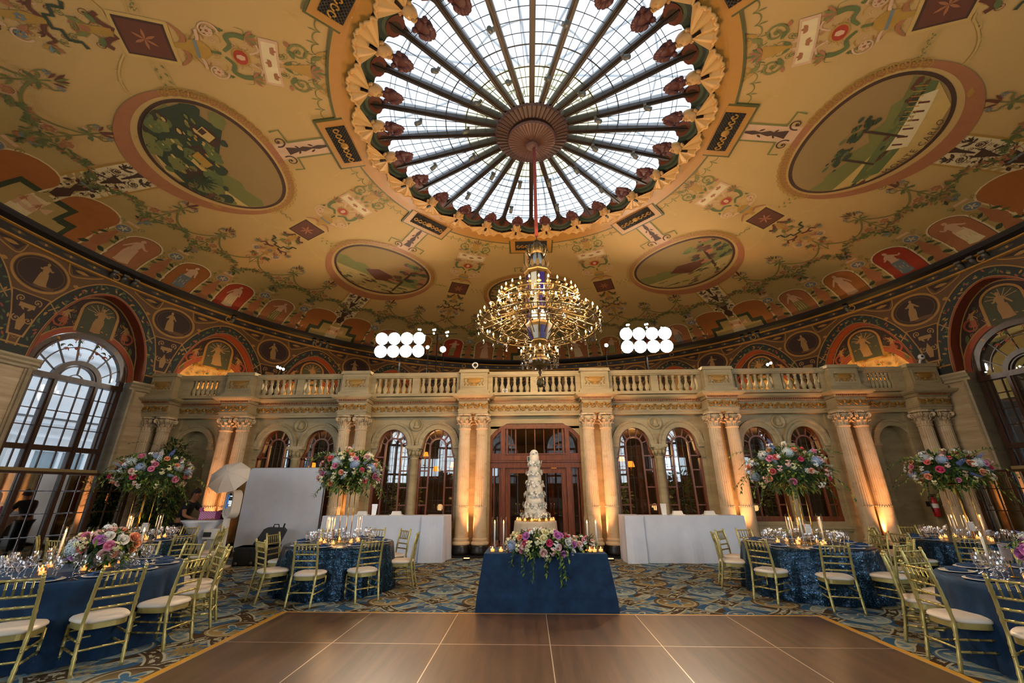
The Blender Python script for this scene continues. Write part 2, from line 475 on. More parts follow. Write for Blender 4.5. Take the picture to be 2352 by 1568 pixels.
class Dec:
    """painted ornament: thin shapes laid on a mapped surface"""
    def __init__(s, mb, fn, flip=False): s.mb, s.fn, s.T = mb, fn, (lambda u, v: (u, v))
    def p(s, u, v, lay):
        u, v = s.T(u, v); return s.fn(u, v, .006 + .0035 * lay)
    def poly(s, pts, mi, lay=0, rings=1):
        q = []
        for (x0, y0), (x1, y1) in zip(pts, list(pts[1:]) + [pts[0]]):
            k = max(1, int(math.hypot(x1 - x0, y1 - y0) / .16))
            q += [(x0 + (x1 - x0) * i / k, y0 + (y1 - y0) * i / k) for i in range(k)]
        pts = q
        cu = sum(p[0] for p in pts) / len(pts); cv = sum(p[1] for p in pts) / len(pts); n = len(pts)
        rings = max(rings, int(max(math.hypot(x - cu, y - cv) for x, y in pts) / .17))
        v, f = [], []
        for k in range(rings):
            w = 1 - k / rings
            v += [s.p(cu + (a - cu) * w, cv + (b - cv) * w, lay) for a, b in pts]
        v.append(s.p(cu, cv, lay))
        for k in range(rings - 1):
            for i in range(n):
                j = (i + 1) % n; f.append((k * n + i, k * n + j, (k + 1) * n + j, (k + 1) * n + i))
        k = rings - 1
        for i in range(n): f.append((k * n + i, k * n + (i + 1) % n, len(v) - 1))
        s.mb.add(v, f, mi)
    def ribbon(s, pts, w, mi, lay=0, closed=False, smooth=True):
        if smooth and not closed and 3 <= len(pts) <= 6:      # flowing brush strokes
            P_ = [pts[0]] + list(pts) + [pts[-1]]; q = []
            for i in range(1, len(P_) - 2):
                for k in range(5):
                    t = k / 5
                    q.append(tuple(.5 * (2 * P_[i][c] + (P_[i + 1][c] - P_[i - 1][c]) * t + (2 * P_[i - 1][c] - 5 * P_[i][c] + 4 * P_[i + 1][c] - P_[i + 2][c]) * t * t + (3 * P_[i][c] - P_[i - 1][c] - 3 * P_[i + 1][c] + P_[i + 2][c]) * t ** 3) for c in (0, 1)))
            pts = q + [pts[-1]]
        if not closed and not callable(w):
            q = [pts[0]]
            for (x0, y0), (x1, y1) in zip(pts[:-1], pts[1:]):
                k = max(1, int(math.hypot(x1 - x0, y1 - y0) / .2)); q += [(x0 + (x1 - x0) * i / k, y0 + (y1 - y0) * i / k) for i in range(1, k + 1)]
            pts = q
        n = len(pts); v, f = [], []
        for i, (a, b) in enumerate(pts):
            p0 = pts[(i - 1) % n] if closed or i > 0 else pts[i]; p1 = pts[(i + 1) % n] if closed or i < n - 1 else pts[i]
            dx, dy = p1[0] - p0[0], p1[1] - p0[1]; L = math.hypot(dx, dy) or 1
            ww = w(i / max(1, n - 1)) if callable(w) else w
            nx, ny = -dy / L * ww / 2, dx / L * ww / 2
            v += [s.p(a + nx, b + ny, lay), s.p(a - nx, b - ny, lay)]
        for i in range(n if closed else n - 1):
            j = (i + 1) % n; f.append((2 * i, 2 * i + 1, 2 * j + 1, 2 * j))
        s.mb.add(v, f, mi)
    def ell(s, u, v, a, b, mi, lay=0, n=20, rings=1, rot=0.0):
        s.poly([(u + a * cos(t) * cos(rot) - b * sin(t) * sin(rot), v + a * cos(t) * sin(rot) + b * sin(t) * cos(rot)) for t in [2 * PI * k / n for k in range(n)]], mi, lay, rings)
    def ring(s, u, v, a, b, w, mi, lay=0, n=28, a0=0, a1=2 * PI):
        full = abs(a1 - a0 - 2 * PI) < 1e-6
        s.ribbon([(u + a * cos(t), v + b * sin(t)) for t in [a0 + (a1 - a0) * k / n for k in range(n if full else n + 1)]], w, mi, lay, full)
    def rect(s, u0, v0, u1, v1, mi, lay=0, k=4):
        nu = max(1, int(abs(u1 - u0) / .16)); nv = max(1, int(abs(v1 - v0) / .16))
        v = [s.p(u0 + (u1 - u0) * i / nu, v0 + (v1 - v0) * j / nv, lay) for j in range(nv + 1) for i in range(nu + 1)]
        f = [(j * (nu + 1) + i, j * (nu + 1) + i + 1, (j + 1) * (nu + 1) + i + 1, (j + 1) * (nu + 1) + i) for j in range(nv) for i in range(nu)]
        s.mb.add(v, f, mi)
    def frame(s, u0, v0, u1, v1, w, mi, lay=0):
        s.rect(u0, v0, u1, v0 + w, mi, lay); s.rect(u0, v1 - w, u1, v1, mi, lay); s.rect(u0, v0 + w, u0 + w, v1 - w, mi, lay); s.rect(u1 - w, v0 + w, u1, v1 - w, mi, lay)
    def leaf(s, u, v, L, w, ang, mi, lay=0):
        ca, sa = cos(ang), sin(ang)
        pr = [(0, 0), (.25, .38), (.55, .5), (.8, .3), (1, 0), (.8, -.3), (.55, -.5), (.25, -.38)]
        s.poly([(u + (a * L) * ca - b * w * sa, v + (a * L) * sa + b * w * ca) for a, b in pr], mi, lay)
    def spiral(s, u, v, R, turns, a0, d, w, mi, lay=0, n=26):
        """scroll: starts at the rim (angle a0) and winds in; d = +-1"""
        s.ribbon([(u + R * (1 - .85 * t) * cos(a0 + d * turns * 2 * PI * t), v + R * (1 - .85 * t) * sin(a0 + d * turns * 2 * PI * t)) for t in [k / n for k in range(n + 1)]], lambda t: w * (1 - .6 * t), mi, lay)
        s.ell(u, v, R * .2, R * .2, mi, lay, 8)
    def flower(s, u, v, R, n, mi, mc, lay=0, ph=0.0):
        for k in range(n):
            a = ph + 2 * PI * k / n; s.leaf(u + R * .15 * cos(a), v + R * .15 * sin(a), R * .85, R * .55, a, mi, lay)
        s.ell(u, v, R * .28, R * .28, mc, lay + 1, 8)
    def mir(s, fn):
        """draw fn on both sides of the axis u = 0"""
        T0 = s.T
        fn(); s.T = lambda u, v: T0(-u, v); fn(); s.T = T0
    def at(s, u0, v0, rot=0.0, sc=1.0, flipv=False):
        T0 = s.T; ca, sa = cos(rot), sin(rot)
        def T(u, v):
            if flipv: v = -v
            return T0(u0 + sc * (u * ca - v * sa), v0 + sc * (u * sa + v * ca))
        s.T = T; return T0
    def figure(s, u, v, h, mi, ms, seed=0, lay=0, upv=1):
        """small draped classical figure, feet at (u, v), height h"""
        R = random.Random(seed); k = h / 7.5; T0 = s.at(u, v, 0, 1)
        T1 = s.T; s.T = lambda a, b: T1(a, b * upv)
        lean = R.uniform(-.5, .5)
        X = lambda y: lean * k * (y / 7.5) * 1.6
        s.ell(X(7), 7.0 * k, .42 * k, .52 * k, mi, lay + 1, 12)
        s.poly([(X(6.4) - .3 * k, 6.5 * k), (X(6) - .9 * k, 6.0 * k), (X(4.5) - .75 * k, 4.4 * k), (X(4) - .9 * k, 3.7 * k), (X(4) + .9 * k, 3.7 * k), (X(4.5) + .7 * k, 4.4 * k), (X(6) + .9 * k, 6.0 * k), (X(6.4) + .3 * k, 6.5 * k)], mi, lay + 1)
        w = R.uniform(.9, 1.5)
        s.poly([(X(4) - 1.0 * k, 4.2 * k), (X(3) - 1.25 * k, 2.8 * k), (-w * k, .9 * k), (-w * 1.1 * k, .3 * k), (0, .1 * k), (w * 1.2 * k, .35 * k), (w * k, 1.2 * k), (X(3) + 1.2 * k, 2.9 * k), (X(4) + 1.0 * k, 4.2 * k)], ms, lay)
        for j in range(4):
            a = -1.0 + .6 * j
            s.ribbon([(X(4) + a * .7 * k, 4.0 * k), (X(2.4) + a * .9 * k, 2.4 * k), (a * 1.0 * k, .5 * k)], .14 * k, mi, lay + 1)
        for sd in (-1, 1):
            e = R.uniform(-1.5, 1.2); ex = R.uniform(1.2, 1.9)
            s.ribbon([(X(5.8) + sd * .75 * k, 5.8 * k), (X(5) + sd * ex * .9 * k, (5.0 + e * .3) * k), (X(5) + sd * ex * 1.2 * k, (4.9 + e) * k)], lambda t: (.5 - .2 * t) * k, mi, lay + 2)
        s.T = T0

CM = [mat('ceiling_cream', '#b48f50', .75, var=.08, scale=.8), mat('ceiling_sage', '#a2874a', .75, var=.08, scale=1.2), mat('paint_ochre', '#a37a2c', .6), mat('paint_light_ochre', '#b8954e', .7),
      mat('paint_terracotta', '#9a6138', .6), mat('paint_orange', '#9a5c26', .6), mat('paint_umber', '#442b16', .7), mat('paint_olive', '#6f6a30', .7),
      mat('paint_dark_green', '#333a20', .7), mat('paint_red', '#9a3418', .6), mat('paint_pink', '#c39a72', .7), mat('paint_ivory', '#cdb683', .7),
      mat('paint_slate_blue', '#68706c', .7), mat('paint_leaf', '#59602e', .7), mat('paint_brown', '#5f331b', .65), mat('paint_sky', '#8d6e3a', .8, var=.2, scale=.6)]
(cCREAM, cSAGE, cOCH, cLOCH, cTER, cORA, cUMB, cOLI, cDGR, cRED, cPINK, cIVO, cBLU, cLEAF, cBRO, cSKY) = range(16)
ceil = MB()
def cf(i, j, NA=360):
    a = 2 * PI * i; return None
_rs = []
for (r0, z0), (r1, z1) in zip(CPTS[:-1], CPTS[1:]):
    for k in range(8): _rs.append(r0 + (r1 - r0) * k / 8)
_rs.append(12.75)
NA = 288
vv = [(X0 + r * sin(2 * PI * k / NA), Y0 + r * cos(2 * PI * k / NA), czz(r)) for r in _rs for k in range(NA)]
ff = [(i * NA + k, i * NA + (k + 1) % NA, (i + 1) * NA + (k + 1) % NA, (i + 1) * NA + k) for i in range(len(_rs) - 1) for k in range(NA)]
ceil.add(vv, ff, cCREAM, True)

def filigree(d, v0, v1, prof, n, seed, cols, thin=.012):
    """fine tendrils and leaves, the same on both sides of the axis"""
    def side():
        R = random.Random(seed)
        for i in range(n):
            v = v0 + (v1 - v0) * (i + R.random()) / n; h = prof((v - v0) / (v1 - v0)); u = R.uniform(.10, 1) * h; c = cols[R.randrange(len(cols))]
            k = R.randrange(4); a = R.uniform(0, 6.28)
            if k < 2: d.spiral(u, v, R.uniform(.04, .085), 1.4, a, R.choice((-1, 1)), thin, c, 1, 12)
            elif k == 2:
                for q in range(3): d.leaf(u, v, R.uniform(.07, .12), .035, a + (q - 1) * .7, c, 1)
            else: d.ribbon([(u, v), (u + .08 * cos(a), v + .08 * sin(a)), (u + .16 * cos(a + .5), v + .16 * sin(a + .5)), (u + .20 * cos(a + 1.2), v + .20 * sin(a + 1.2))], lambda t: thin * 1.6 * (1 - .7 * t), c, 1)
    d.mir(side)

def arabesque_inner(d):
    """from the brown square (v=-0.35) in towards the skylight; v grows towards the wall"""
    def side():
        d.spiral(.42, -1.00, .17, 1.6, -PI / 2, 1, .035, cPINK, 2); d.flower(.42, -1.0, .10, 6, cPINK, cTER, 3)
        d.ribbon([(.05, -.55), (.2, -.6), (.34, -.5), (.42, -.42)], lambda t: .07 * (1 - t) + .02, cTER, 2)
        d.ribbon([(.08, -.75), (.22, -.82), (.40, -.82)], lambda t: .05, cPINK, 2)
        d.ribbon([(.06, -1.2), (.2, -1.32), (.36, -1.28), (.44, -1.42), (.42, -1.58)], lambda t: .05 + .06 * t, cLEAF, 2)
        for k in range(5): d.leaf(.43, -1.58, .22, .06, -PI / 2 + (k - 2) * .45, cOLI if k % 2 else cTER, 3)
        d.ribbon([(.1, -1.62), (.2, -1.78), (.36, -1.74)], .035, cPINK, 2)
        d.spiral(.36, -2.48, .19, 1.5, PI * .6, -1, .05, cOLI, 2); d.leaf(.2, -2.4, .2, .09, .5, cLEAF, 3)
        d.spiral(.33, -2.95, .17, 1.6, PI * .4, -1, .05, cOCH, 2); d.leaf(.26, -2.7, .22, .1, -1.0, cOLI, 3)
        d.spiral(.50, -3.05, .10, 1.3, 0, 1, .03, cTER, 2); d.leaf(.42, -2.28, .14, .08, .2, cTER, 3)
    d.mir(side)
    d.poly([(-.05, -.42), (.05, -.42), (.08, -.6), (.17, -.68), (.19, -.86), (.07, -.98), (-.07, -.98), (-.19, -.86), (-.17, -.68), (-.08, -.6)], cOCH, 2)
    d.rect(-.18, -.79, .18, -.74, cBLU, 3)
    d.ribbon([(0, -1), (0, -1.15)], .05, cLEAF, 2)
    d.ell(0, -1.46, .185, .15, cOCH, 2); d.ell(0, -1.46, .155, .12, cRED, 3)
    d.poly([(-.03, -1.54), (.04, -1.53), (.06, -1.46), (.02, -1.39), (-.04, -1.40), (-.06, -1.47)], cPINK, 4)
    d.rect(-.50, -2.12, .50, -1.80, cPINK, 2); d.rect(-.44, -2.08, .44, -1.84, cIVO, 3)
    for x in (-.28, 0, .28):
        for k in range(3): d.leaf(x, -1.98, .11, .07, -PI / 2 + (k - 1) * .9 + (PI if x == 0 else 0), cTER, 4)
    d.poly([(-.04, -2.2), (.04, -2.2), (.06, -2.35), (.13, -2.6), (.16, -2.68), (-.16, -2.68), (-.13, -2.6), (-.06, -2.35)], cOCH, 2)
    for k in range(7): d.leaf(0, -2.68, .30 - .03 * abs(k - 3), .06, -PI / 2 + (k - 3) * .35, cLEAF if k % 2 else cTER, 3)
    for k in (-1, 1): d.leaf(k * .03, -2.22, .16, .07, PI / 2 + k * .6 - PI, cLEAF, 3)

def arabesque_outer(d):
    """from the brown square (v=+0.35) out towards the cornice"""
    def side():
        d.ribbon([(.06, .4), (.15, .55), (.26, .62), (.33, .55)], lambda t: .08, cBRO, 2)
        d.leaf(.12, .62, .22, .1, .4, cLEAF, 3); d.leaf(.08, .78, .24, .09, 1.2, cOLI, 3)
        d.ribbon([(.42, .95), (.30, .98), (.30, 1.15), (.12, 1.17), (.12, 1.28), (0, 1.28)], .06, cDGR, 2, False, False)
        d.ribbon([(.05, 1.35), (.2, 1.42), (.36, 1.36), (.44, 1.5)], lambda t: .08 * (1 - t * .5), cBRO, 2)
        for k in range(4): d.leaf(.44, 1.46, .2, .07, -.6 + .5 * k, (cTER, cLEAF, cBLU, cOCH)[k], 3)
        d.spiral(.33, 1.78, .15, 1.4, -1, 1, .04, cPINK, 2); d.flower(.33, 1.78, .09, 6, cBLU, cOCH, 3)
        d.leaf(.14, 1.6, .22, .09, .9, cTER, 3); d.leaf(.1, 2.0, .26, .1, .5, cLEAF, 3)
        d.leaf(.16, 2.05, .14, .07, 1.8, cRED, 3)
        d.spiral(.17, 2.35, .11, 1.3, -1.2, 1, .03, cTER, 2)
    d.mir(side)
    d.poly([(-.09, .45), (.09, .45), (.07, .7), (.1, .9), (-.1, .9), (-.07, .7)], cOCH, 2)
    d.ell(0, .82, .06, .08, cTER, 3, 10)
    d.poly([(-.05, 1.3), (.05, 1.3), (.11, 1.55), (.05, 1.9), (-.05, 1.9), (-.11, 1.55)], cOCH, 2)
    d.ribbon([(0, 1.9), (0, 2.6)], .03, cOLI, 2)
    d.flower(0, 1.62, .08, 6, cBLU, cOCH, 3)

def urn_band(d):
    """dark grotesque with urns, swans and vines between the medallion and the cornice"""
    d.rect(-.43, 9.1, .43, 12.2, cIVO, 0)
    for x in (-.47, .41): d.rect(x, 9.1, x + .06, 12.55, cOCH, 1)
    def side():
        d.spiral(.22, 10.0, .11, 1.7, PI, -1, .025, cUMB, 1); d.flower(.22, 10.0, .06, 6, cUMB, cOCH, 2)
        d.leaf(.1, 9.7, .2, .07, .9, cUMB, 1); d.leaf(.24, 9.75, .12, .07, .2, cUMB, 1); d.leaf(.28, 9.85, .1, .06, -.3, cUMB, 1)
        d.spiral(.26, 10.5, .12, 1.5, -.5, 1, .025, cUMB, 1); d.leaf(.1, 10.35, .2, .06, .4, cUMB, 1)
        d.ribbon([(.08, 10.75), (.22, 10.68), (.36, 10.62)], .03, cUMB, 1)
        d.ribbon([(.12, 11.5), (.26, 11.6), (.33, 11.48), (.28, 11.38), (.36, 11.3)], lambda t: .09 * (1 - .7 * t), cUMB, 1)
        d.leaf(.16, 11.3, .24, .12, .15, cUMB, 1); d.leaf(.25, 11.0, .17, .09, .9, cUMB, 1)
        d.ribbon([(.1, 11.75), (.24, 11.82), (.36, 11.72)], .03, cUMB, 1)
        for k in range(5): d.leaf(.3 + .05 * k, 11.95 + .05 * k, .17, .07, .3 + .6 * (k % 3), cUMB, 1)
    d.mir(side)
    filigree(d, 9.6, 11.7, lambda t: .36, 40, 13, (cUMB,), .010)
    for k in range(7): d.leaf(0, 9.62, .2, .05, -PI / 2 + (k - 3) * .3, cOCH if k % 2 else cUMB, 1)
    d.poly([(-.09, 9.62), (.09, 9.62), (.05, 9.75), (.02, 10.1), (-.02, 10.1), (-.05, 9.75)], cUMB, 2)
    d.poly([(-.14, 10.15), (.14, 10.15), (.06, 10.4), (.02, 10.6), (-.02, 10.6), (-.06, 10.4)], cUMB, 2)
    d.poly([(-.2, 10.75), (.2, 10.75), (.12, 11.05), (.05, 11.25), (.16, 11.45), (.08, 11.7), (-.08, 11.7), (-.16, 11.45), (-.05, 11.25), (-.12, 11.05)], cUMB, 2)
    d.rect(-.15, 10.88, .15, 10.94, cBLU, 3)
    d.rect(-.62, 11.78, .62, 12.58, cSAGE, 1)
    d.rect(-.55, 11.95, .55, 12.5, cIVO, 2)
    d.poly([(-.4, 12.02), (-.15, 11.98), (.1, 12.05), (.4, 12.0), (.42, 12.3), (.1, 12.36), (-.2, 12.3), (-.42, 12.34)], cPINK, 3)
    d.figure(-.18, 12.36, .32, cTER, cPINK, 5, 4, -1); d.figure(.15, 12.36, .3, cTER, cPINK, 9, 4, -1)

for k in range(8):
    # ---- sage field below the garlands, from band to band
    th0 = rad(45 * k)
    d = Dec(ceil, ceil_map(th0))
    for j in range(6):
        dj = Dec(ceil, ceil_map(th0 + rad(3.75 + 7.5 * j)))
        hw = rad(3.76)
        # sage panel with an arched inner edge
        n = 10; vs, fs = [], []
        for i in range(n + 1):
            s_ = -1 + 2 * i / n
            vin = 10.72 - .42 * (1 - s_ * s_) ** .8
            for q in range(15):
                v = vin + (12.66 - vin) * q / 14
                vs.append(dj.p(hw * s_ * v, v, 0))
        for i in range(n):
            for q in range(14): fs.append((i * 15 + q, i * 15 + q + 1, (i + 1) * 15 + q + 1, (i + 1) * 15 + q))
        ceil.add(vs, fs, cSAGE)
        # garland
        R = random.Random(k * 10 + j)
        for i in range(34):
            s_ = -1 + 2 * i / 33
            v = 10.86 - .50 * (1 - s_ * s_) ** .9; u = hw * .97 * s_ * v
            for q in range(2):
                dj.leaf(u + R.uniform(-.03, .03), v + R.uniform(-.05, .05), .15, .06, R.uniform(0, 6.28), (cLEAF, cOLI, cLEAF, cTER, cLEAF)[R.randrange(5)], 3 + q)
        # scalloped line and its filigree nearer the skylight
        pts = [(hw * s_ * (9.75 + .55 * (1 - s_ * s_)), 9.75 + .55 * (1 - s_ * s_)) for s_ in [-1 + 2 * i / 16 for i in range(17)]]
        if j not in (0, 5): dj.ribbon(pts, .045, cOLI, 2)
        if j not in (0, 5):
            for i in range(1, 8):
                s_ = -1 + 2 * i / 8; v = 9.62 + .5 * (1 - s_ * s_); u = hw * .9 * s_ * v
                dj.spiral(u, v, .07, 1.3, R.uniform(0, 6), 1 if i % 2 else -1, .02, cLOCH, 2, 12); dj.leaf(u, v - .08, .1, .03, -PI / 2, cLOCH, 2)
        # figure arch / half niche
        if j in (0, 5):
            a = .58
            arch = [(-a, 12.58), (-a, 11.5)] + [(-a * cos(t), 11.5 - .42 * sin(t)) for t in [PI * q / 10 for q in range(1, 10)]] + [(a, 11.5), (a, 12.58)]
            dj.poly([(x * 1.09, 11.5 + (y - 11.5) * 1.07 if y < 11.5 else y) for x, y in arch], cIVO, 1, 3)
            dj.poly(arch, cORA, 2, 3)
            sgn = 1 if j == 0 else -1
            g1 = [(-a * sgn, 11.62), (.12 * sgn, 11.62), (.12 * sgn, 12.12), (.5 * sgn, 12.12), (.5 * sgn, 12.58), (-a * sgn, 12.58)]
            dj.rect(-a * sgn, 11.72, -.12 * sgn, 12.55, cDGR, 3); dj.rect(-.12 * sgn, 12.12, .22 * sgn, 12.55, cDGR, 3)
            dj.rect(-a * sgn, 11.86, -.24 * sgn, 12.55, cSAGE, 4); dj.rect(-.24 * sgn, 12.26, .10 * sgn, 12.55, cSAGE, 4)
        else:
            a = .44
            arch = [(-a, 12.5), (-a, 11.75)] + [(-a * cos(t), 11.75 - .40 * sin(t)) for t in [PI * q / 10 for q in range(1, 10)]] + [(a, 11.75), (a, 12.5)]
            dj.poly([(x * 1.14, 11.75 + (y - 11.75) * 1.12 if y < 11.75 else y) for x, y in arch], cIVO, 1, 3)
            dj.poly([(x * 1.03, 11.75 + (y - 11.75) * 1.03) for x, y in arch], cUMB, 2, 3)
            dj.poly(arch, (cTER, cORA, cRED, cTER)[(j - 1)], 3, 3)
            dj.figure(R.uniform(-.06, .06), 12.46, 1.0, cPINK, (cBLU, cIVO, cOLI, cPINK)[(j + k) % 4], k * 7 + j, 4, -1)
    for j in range(1, 6):
        dj = Dec(ceil, ceil_map(th0 + rad(7.5 * j)))
        R = random.Random(100 + k * 10 + j)
        # flower knot of the garlands with a stem running inwards
        for i in range(16):
            dj.leaf(R.uniform(-.07, .07), 10.88 + R.uniform(-.09, .09), .2, .08, R.uniform(0, 6.28), (cLEAF, cDGR, cOLI, cTER, cBLU)[R.randrange(5)], 4)
        if j != 3:
            dj.ribbon([(0, 10.8), (0, 9.5)], .03, cOLI, 3)
            def stem():
                dj.ribbon([(.02, 10.6), (.14, 10.5), (.26, 10.42)], .03, cLEAF, 3)
                dj.flower(.22, 10.28, .12, 6, cTER, cOCH, 3); dj.spiral(.2, 10.28, .17, 1.1, PI * .5, -1, .025, cPINK, 3)
                dj.leaf(.03, 10.55, .18, .07, .7, cLEAF, 3); dj.leaf(.03, 10.3, .18, .06, .9, cLEAF, 3); dj.leaf(.02, 10.05, .2, .06, 1.1, cOLI, 3)
                dj.ribbon([(.02, 9.75), (.1, 9.62), (.2, 9.6), (.22, 9.5)], lambda t: .05 - .03 * t, cOLI, 3)
                dj.flower(.18, 9.45, .07, 5, cBLU, cOCH, 3); dj.leaf(.05, 9.5, .2, .05, -1.0, cBRO, 3)
                dj.leaf(.02, 9.7, .2, .07, .5, cLEAF, 3)
            dj.mir(stem); filigree(dj, 9.5, 10.7, lambda t: .10 + .2 * t, 14, 20 + j, (cOLI, cPINK, cTER, cLOCH))
            if j in (2, 4):
                for q in range(4): dj.leaf(0, 9.45, .3 - .03 * q, .05, -PI / 2 + (q - 1.5) * .35, cOLI if q % 2 else cBRO, 3)
            else:
                dj.ribbon([(0, 9.5), (.03, 9.25), (-.06, 9.05), (.1, 8.9)], lambda t: .08 - .05 * t, cBRO, 3)
                dj.leaf(.1, 8.92, .26, .1, -.4, cOCH, 4); dj.spiral(-.12, 9.2, .09, 1.3, 0, 1, .025, cOLI, 3)
        # blue roundel on a stand of flourishes
        dj.ell(0, 11.45, .19, .17, cPINK, 2); dj.ell(0, 11.45, .165, .148, cBLU, 3)
        for q in range(5): dj.leaf(0, 11.45, .12, .035, q * 1.257 + k, cIVO, 4)
        dj.rect(-.16, 11.12, .16, 11.20, cPINK, 2)
        dj.poly([(-.04, 11.62), (.04, 11.62), (.07, 11.8), (.2, 12.1), (.1, 12.35), (.22, 12.5), (-.22, 12.5), (-.1, 12.35), (-.2, 12.1), (-.07, 11.8)], cTER, 2)
        def st():
            dj.spiral(.24, 11.75, .1, 1.3, 2, 1, .025, cOLI, 2); dj.spiral(.28, 11.2, .08, 1.2, 2, 1, .02, cOLI, 2)
            dj.leaf(.08, 11.8, .22, .08, .5, cDGR, 3); dj.leaf(.12, 12.0, .2, .08, .2, cLEAF, 3); dj.leaf(.1, 12.3, .24, .1, .35, cDGR, 3)
        dj.mir(st); filigree(dj, 11.25, 12.45, lambda t: .30 - .08 * t, 16, 30 + j, (cOLI, cOCH, cLEAF))
    # ---- radial band with dark urns on the medallion axis
    urn_band(d)
    # ---- strip between medallion and skylight
    d.rect(-.24, 5.0, .24, 6.3, cPINK, 1)
    for x in (-.27, .22): d.rect(x, 5.0, x + .05, 5.95, cOLI, 2)
    d.mir(lambda: (d.ribbon([(.24, 5.93), (.62, 5.98), (.60, 6.2)], .05, cOLI, 2, False, False), d.spiral(.3, 6.12, .16, 1.2, 2.6, 1, .04, cUMB, 3), d.leaf(.04, 5.75, .12, .05, .7, cUMB, 3), d.leaf(.05, 5.4, .14, .05, 1.0, cUMB, 3)))
    d.poly([(-.03, 5.1), (.03, 5.1), (.06, 5.3), (.02, 5.45), (.08, 5.65), (.03, 5.8), (.12, 6.05), (-.12, 6.05), (-.03, 5.8), (-.08, 5.65), (-.02, 5.45), (-.06, 5.3)], cUMB, 3)
    # ---- brown square panel with its arabesques, half-way between medallions
    e = Dec(ceil, ceil_map(th0 + rad(22.5)))
    T0 = e.at(0, 7.6)
    e.rect(-.42, -.42, .42, .42, cLOCH, 1); e.rect(-.36, -.36, .36, .36, cUMB, 2); e.rect(-.32, -.32, .32, .32, cBRO, 3)
    for q in range(6): e.leaf(0, 0, .2, .05, q * 1.05, cTER, 4)
    arabesque_inner(e); arabesque_outer(e)
    filigree(e, -.5, -3.0, lambda t: .30 + .22 * abs(sin(4.5 * t + .6)), 46, 11, (cPINK, cOLI, cTER, cOCH, cLEAF)); filigree(e, .5, 2.4, lambda t: .18 + .30 * sin(PI * t), 34, 12, (cPINK, cOLI, cTER, cBRO, cLEAF))
    for sg in (-1, 1):
        for i in range(13):
            u = sg * (.5 + .085 * i)
            for q in (-1, 1):
                e.leaf(u, q * .03, .11, .04, (0 if sg > 0 else PI) + q * .8, cLOCH if (i + (q > 0)) % 2 else cOLI, 2)
        e.ribbon([(sg * .42, .09), (sg * 1.6, .09)], .012, cLOCH, 2); e.ribbon([(sg * .42, -.09), (sg * 1.6, -.09)], .012, cLOCH, 2)
        # faint laurel swag from the square
        e.ribbon([(sg * (.4 + .13 * i), .45 + .35 * sin(PI * i / 12)) for i in range(10)], .03, cLOCH, 2)
        for i in range(10): e.leaf(sg * (.4 + .13 * i), .45 + .35 * sin(PI * i / 12), .1, .04, (i % 2) * 1.5, cLOCH, 2)
    e.T = T0
    # ---- small scallops round the skylight frame
    for sg in (-1, 1):
        for i in range(4):
            a = rad(22.5 * sg) * 0 + sg * rad(3 + 3.1 * i)
            ee = Dec(ceil, ceil_map(th0 + rad(22.5) + a))
            ee.ring(0, 4.78, .13, .12, .02, cOLI, 1, 10, 0, PI); ee.leaf(.13, 4.85, .16, .03, PI / 2, cOLI, 1)
    for sg in (-1, 1):
        ee = Dec(ceil, ceil_map(th0 + sg * rad(10.5)))
        ee.spiral(0, 5.2, .09, 1.4, 0, sg, .02, cLOCH, 1); ee.leaf(0, 5.3, .15, .05, PI / 2, cLOCH, 1)
ceiling_o = ceil.build('ceiling', CM, kind='structure')

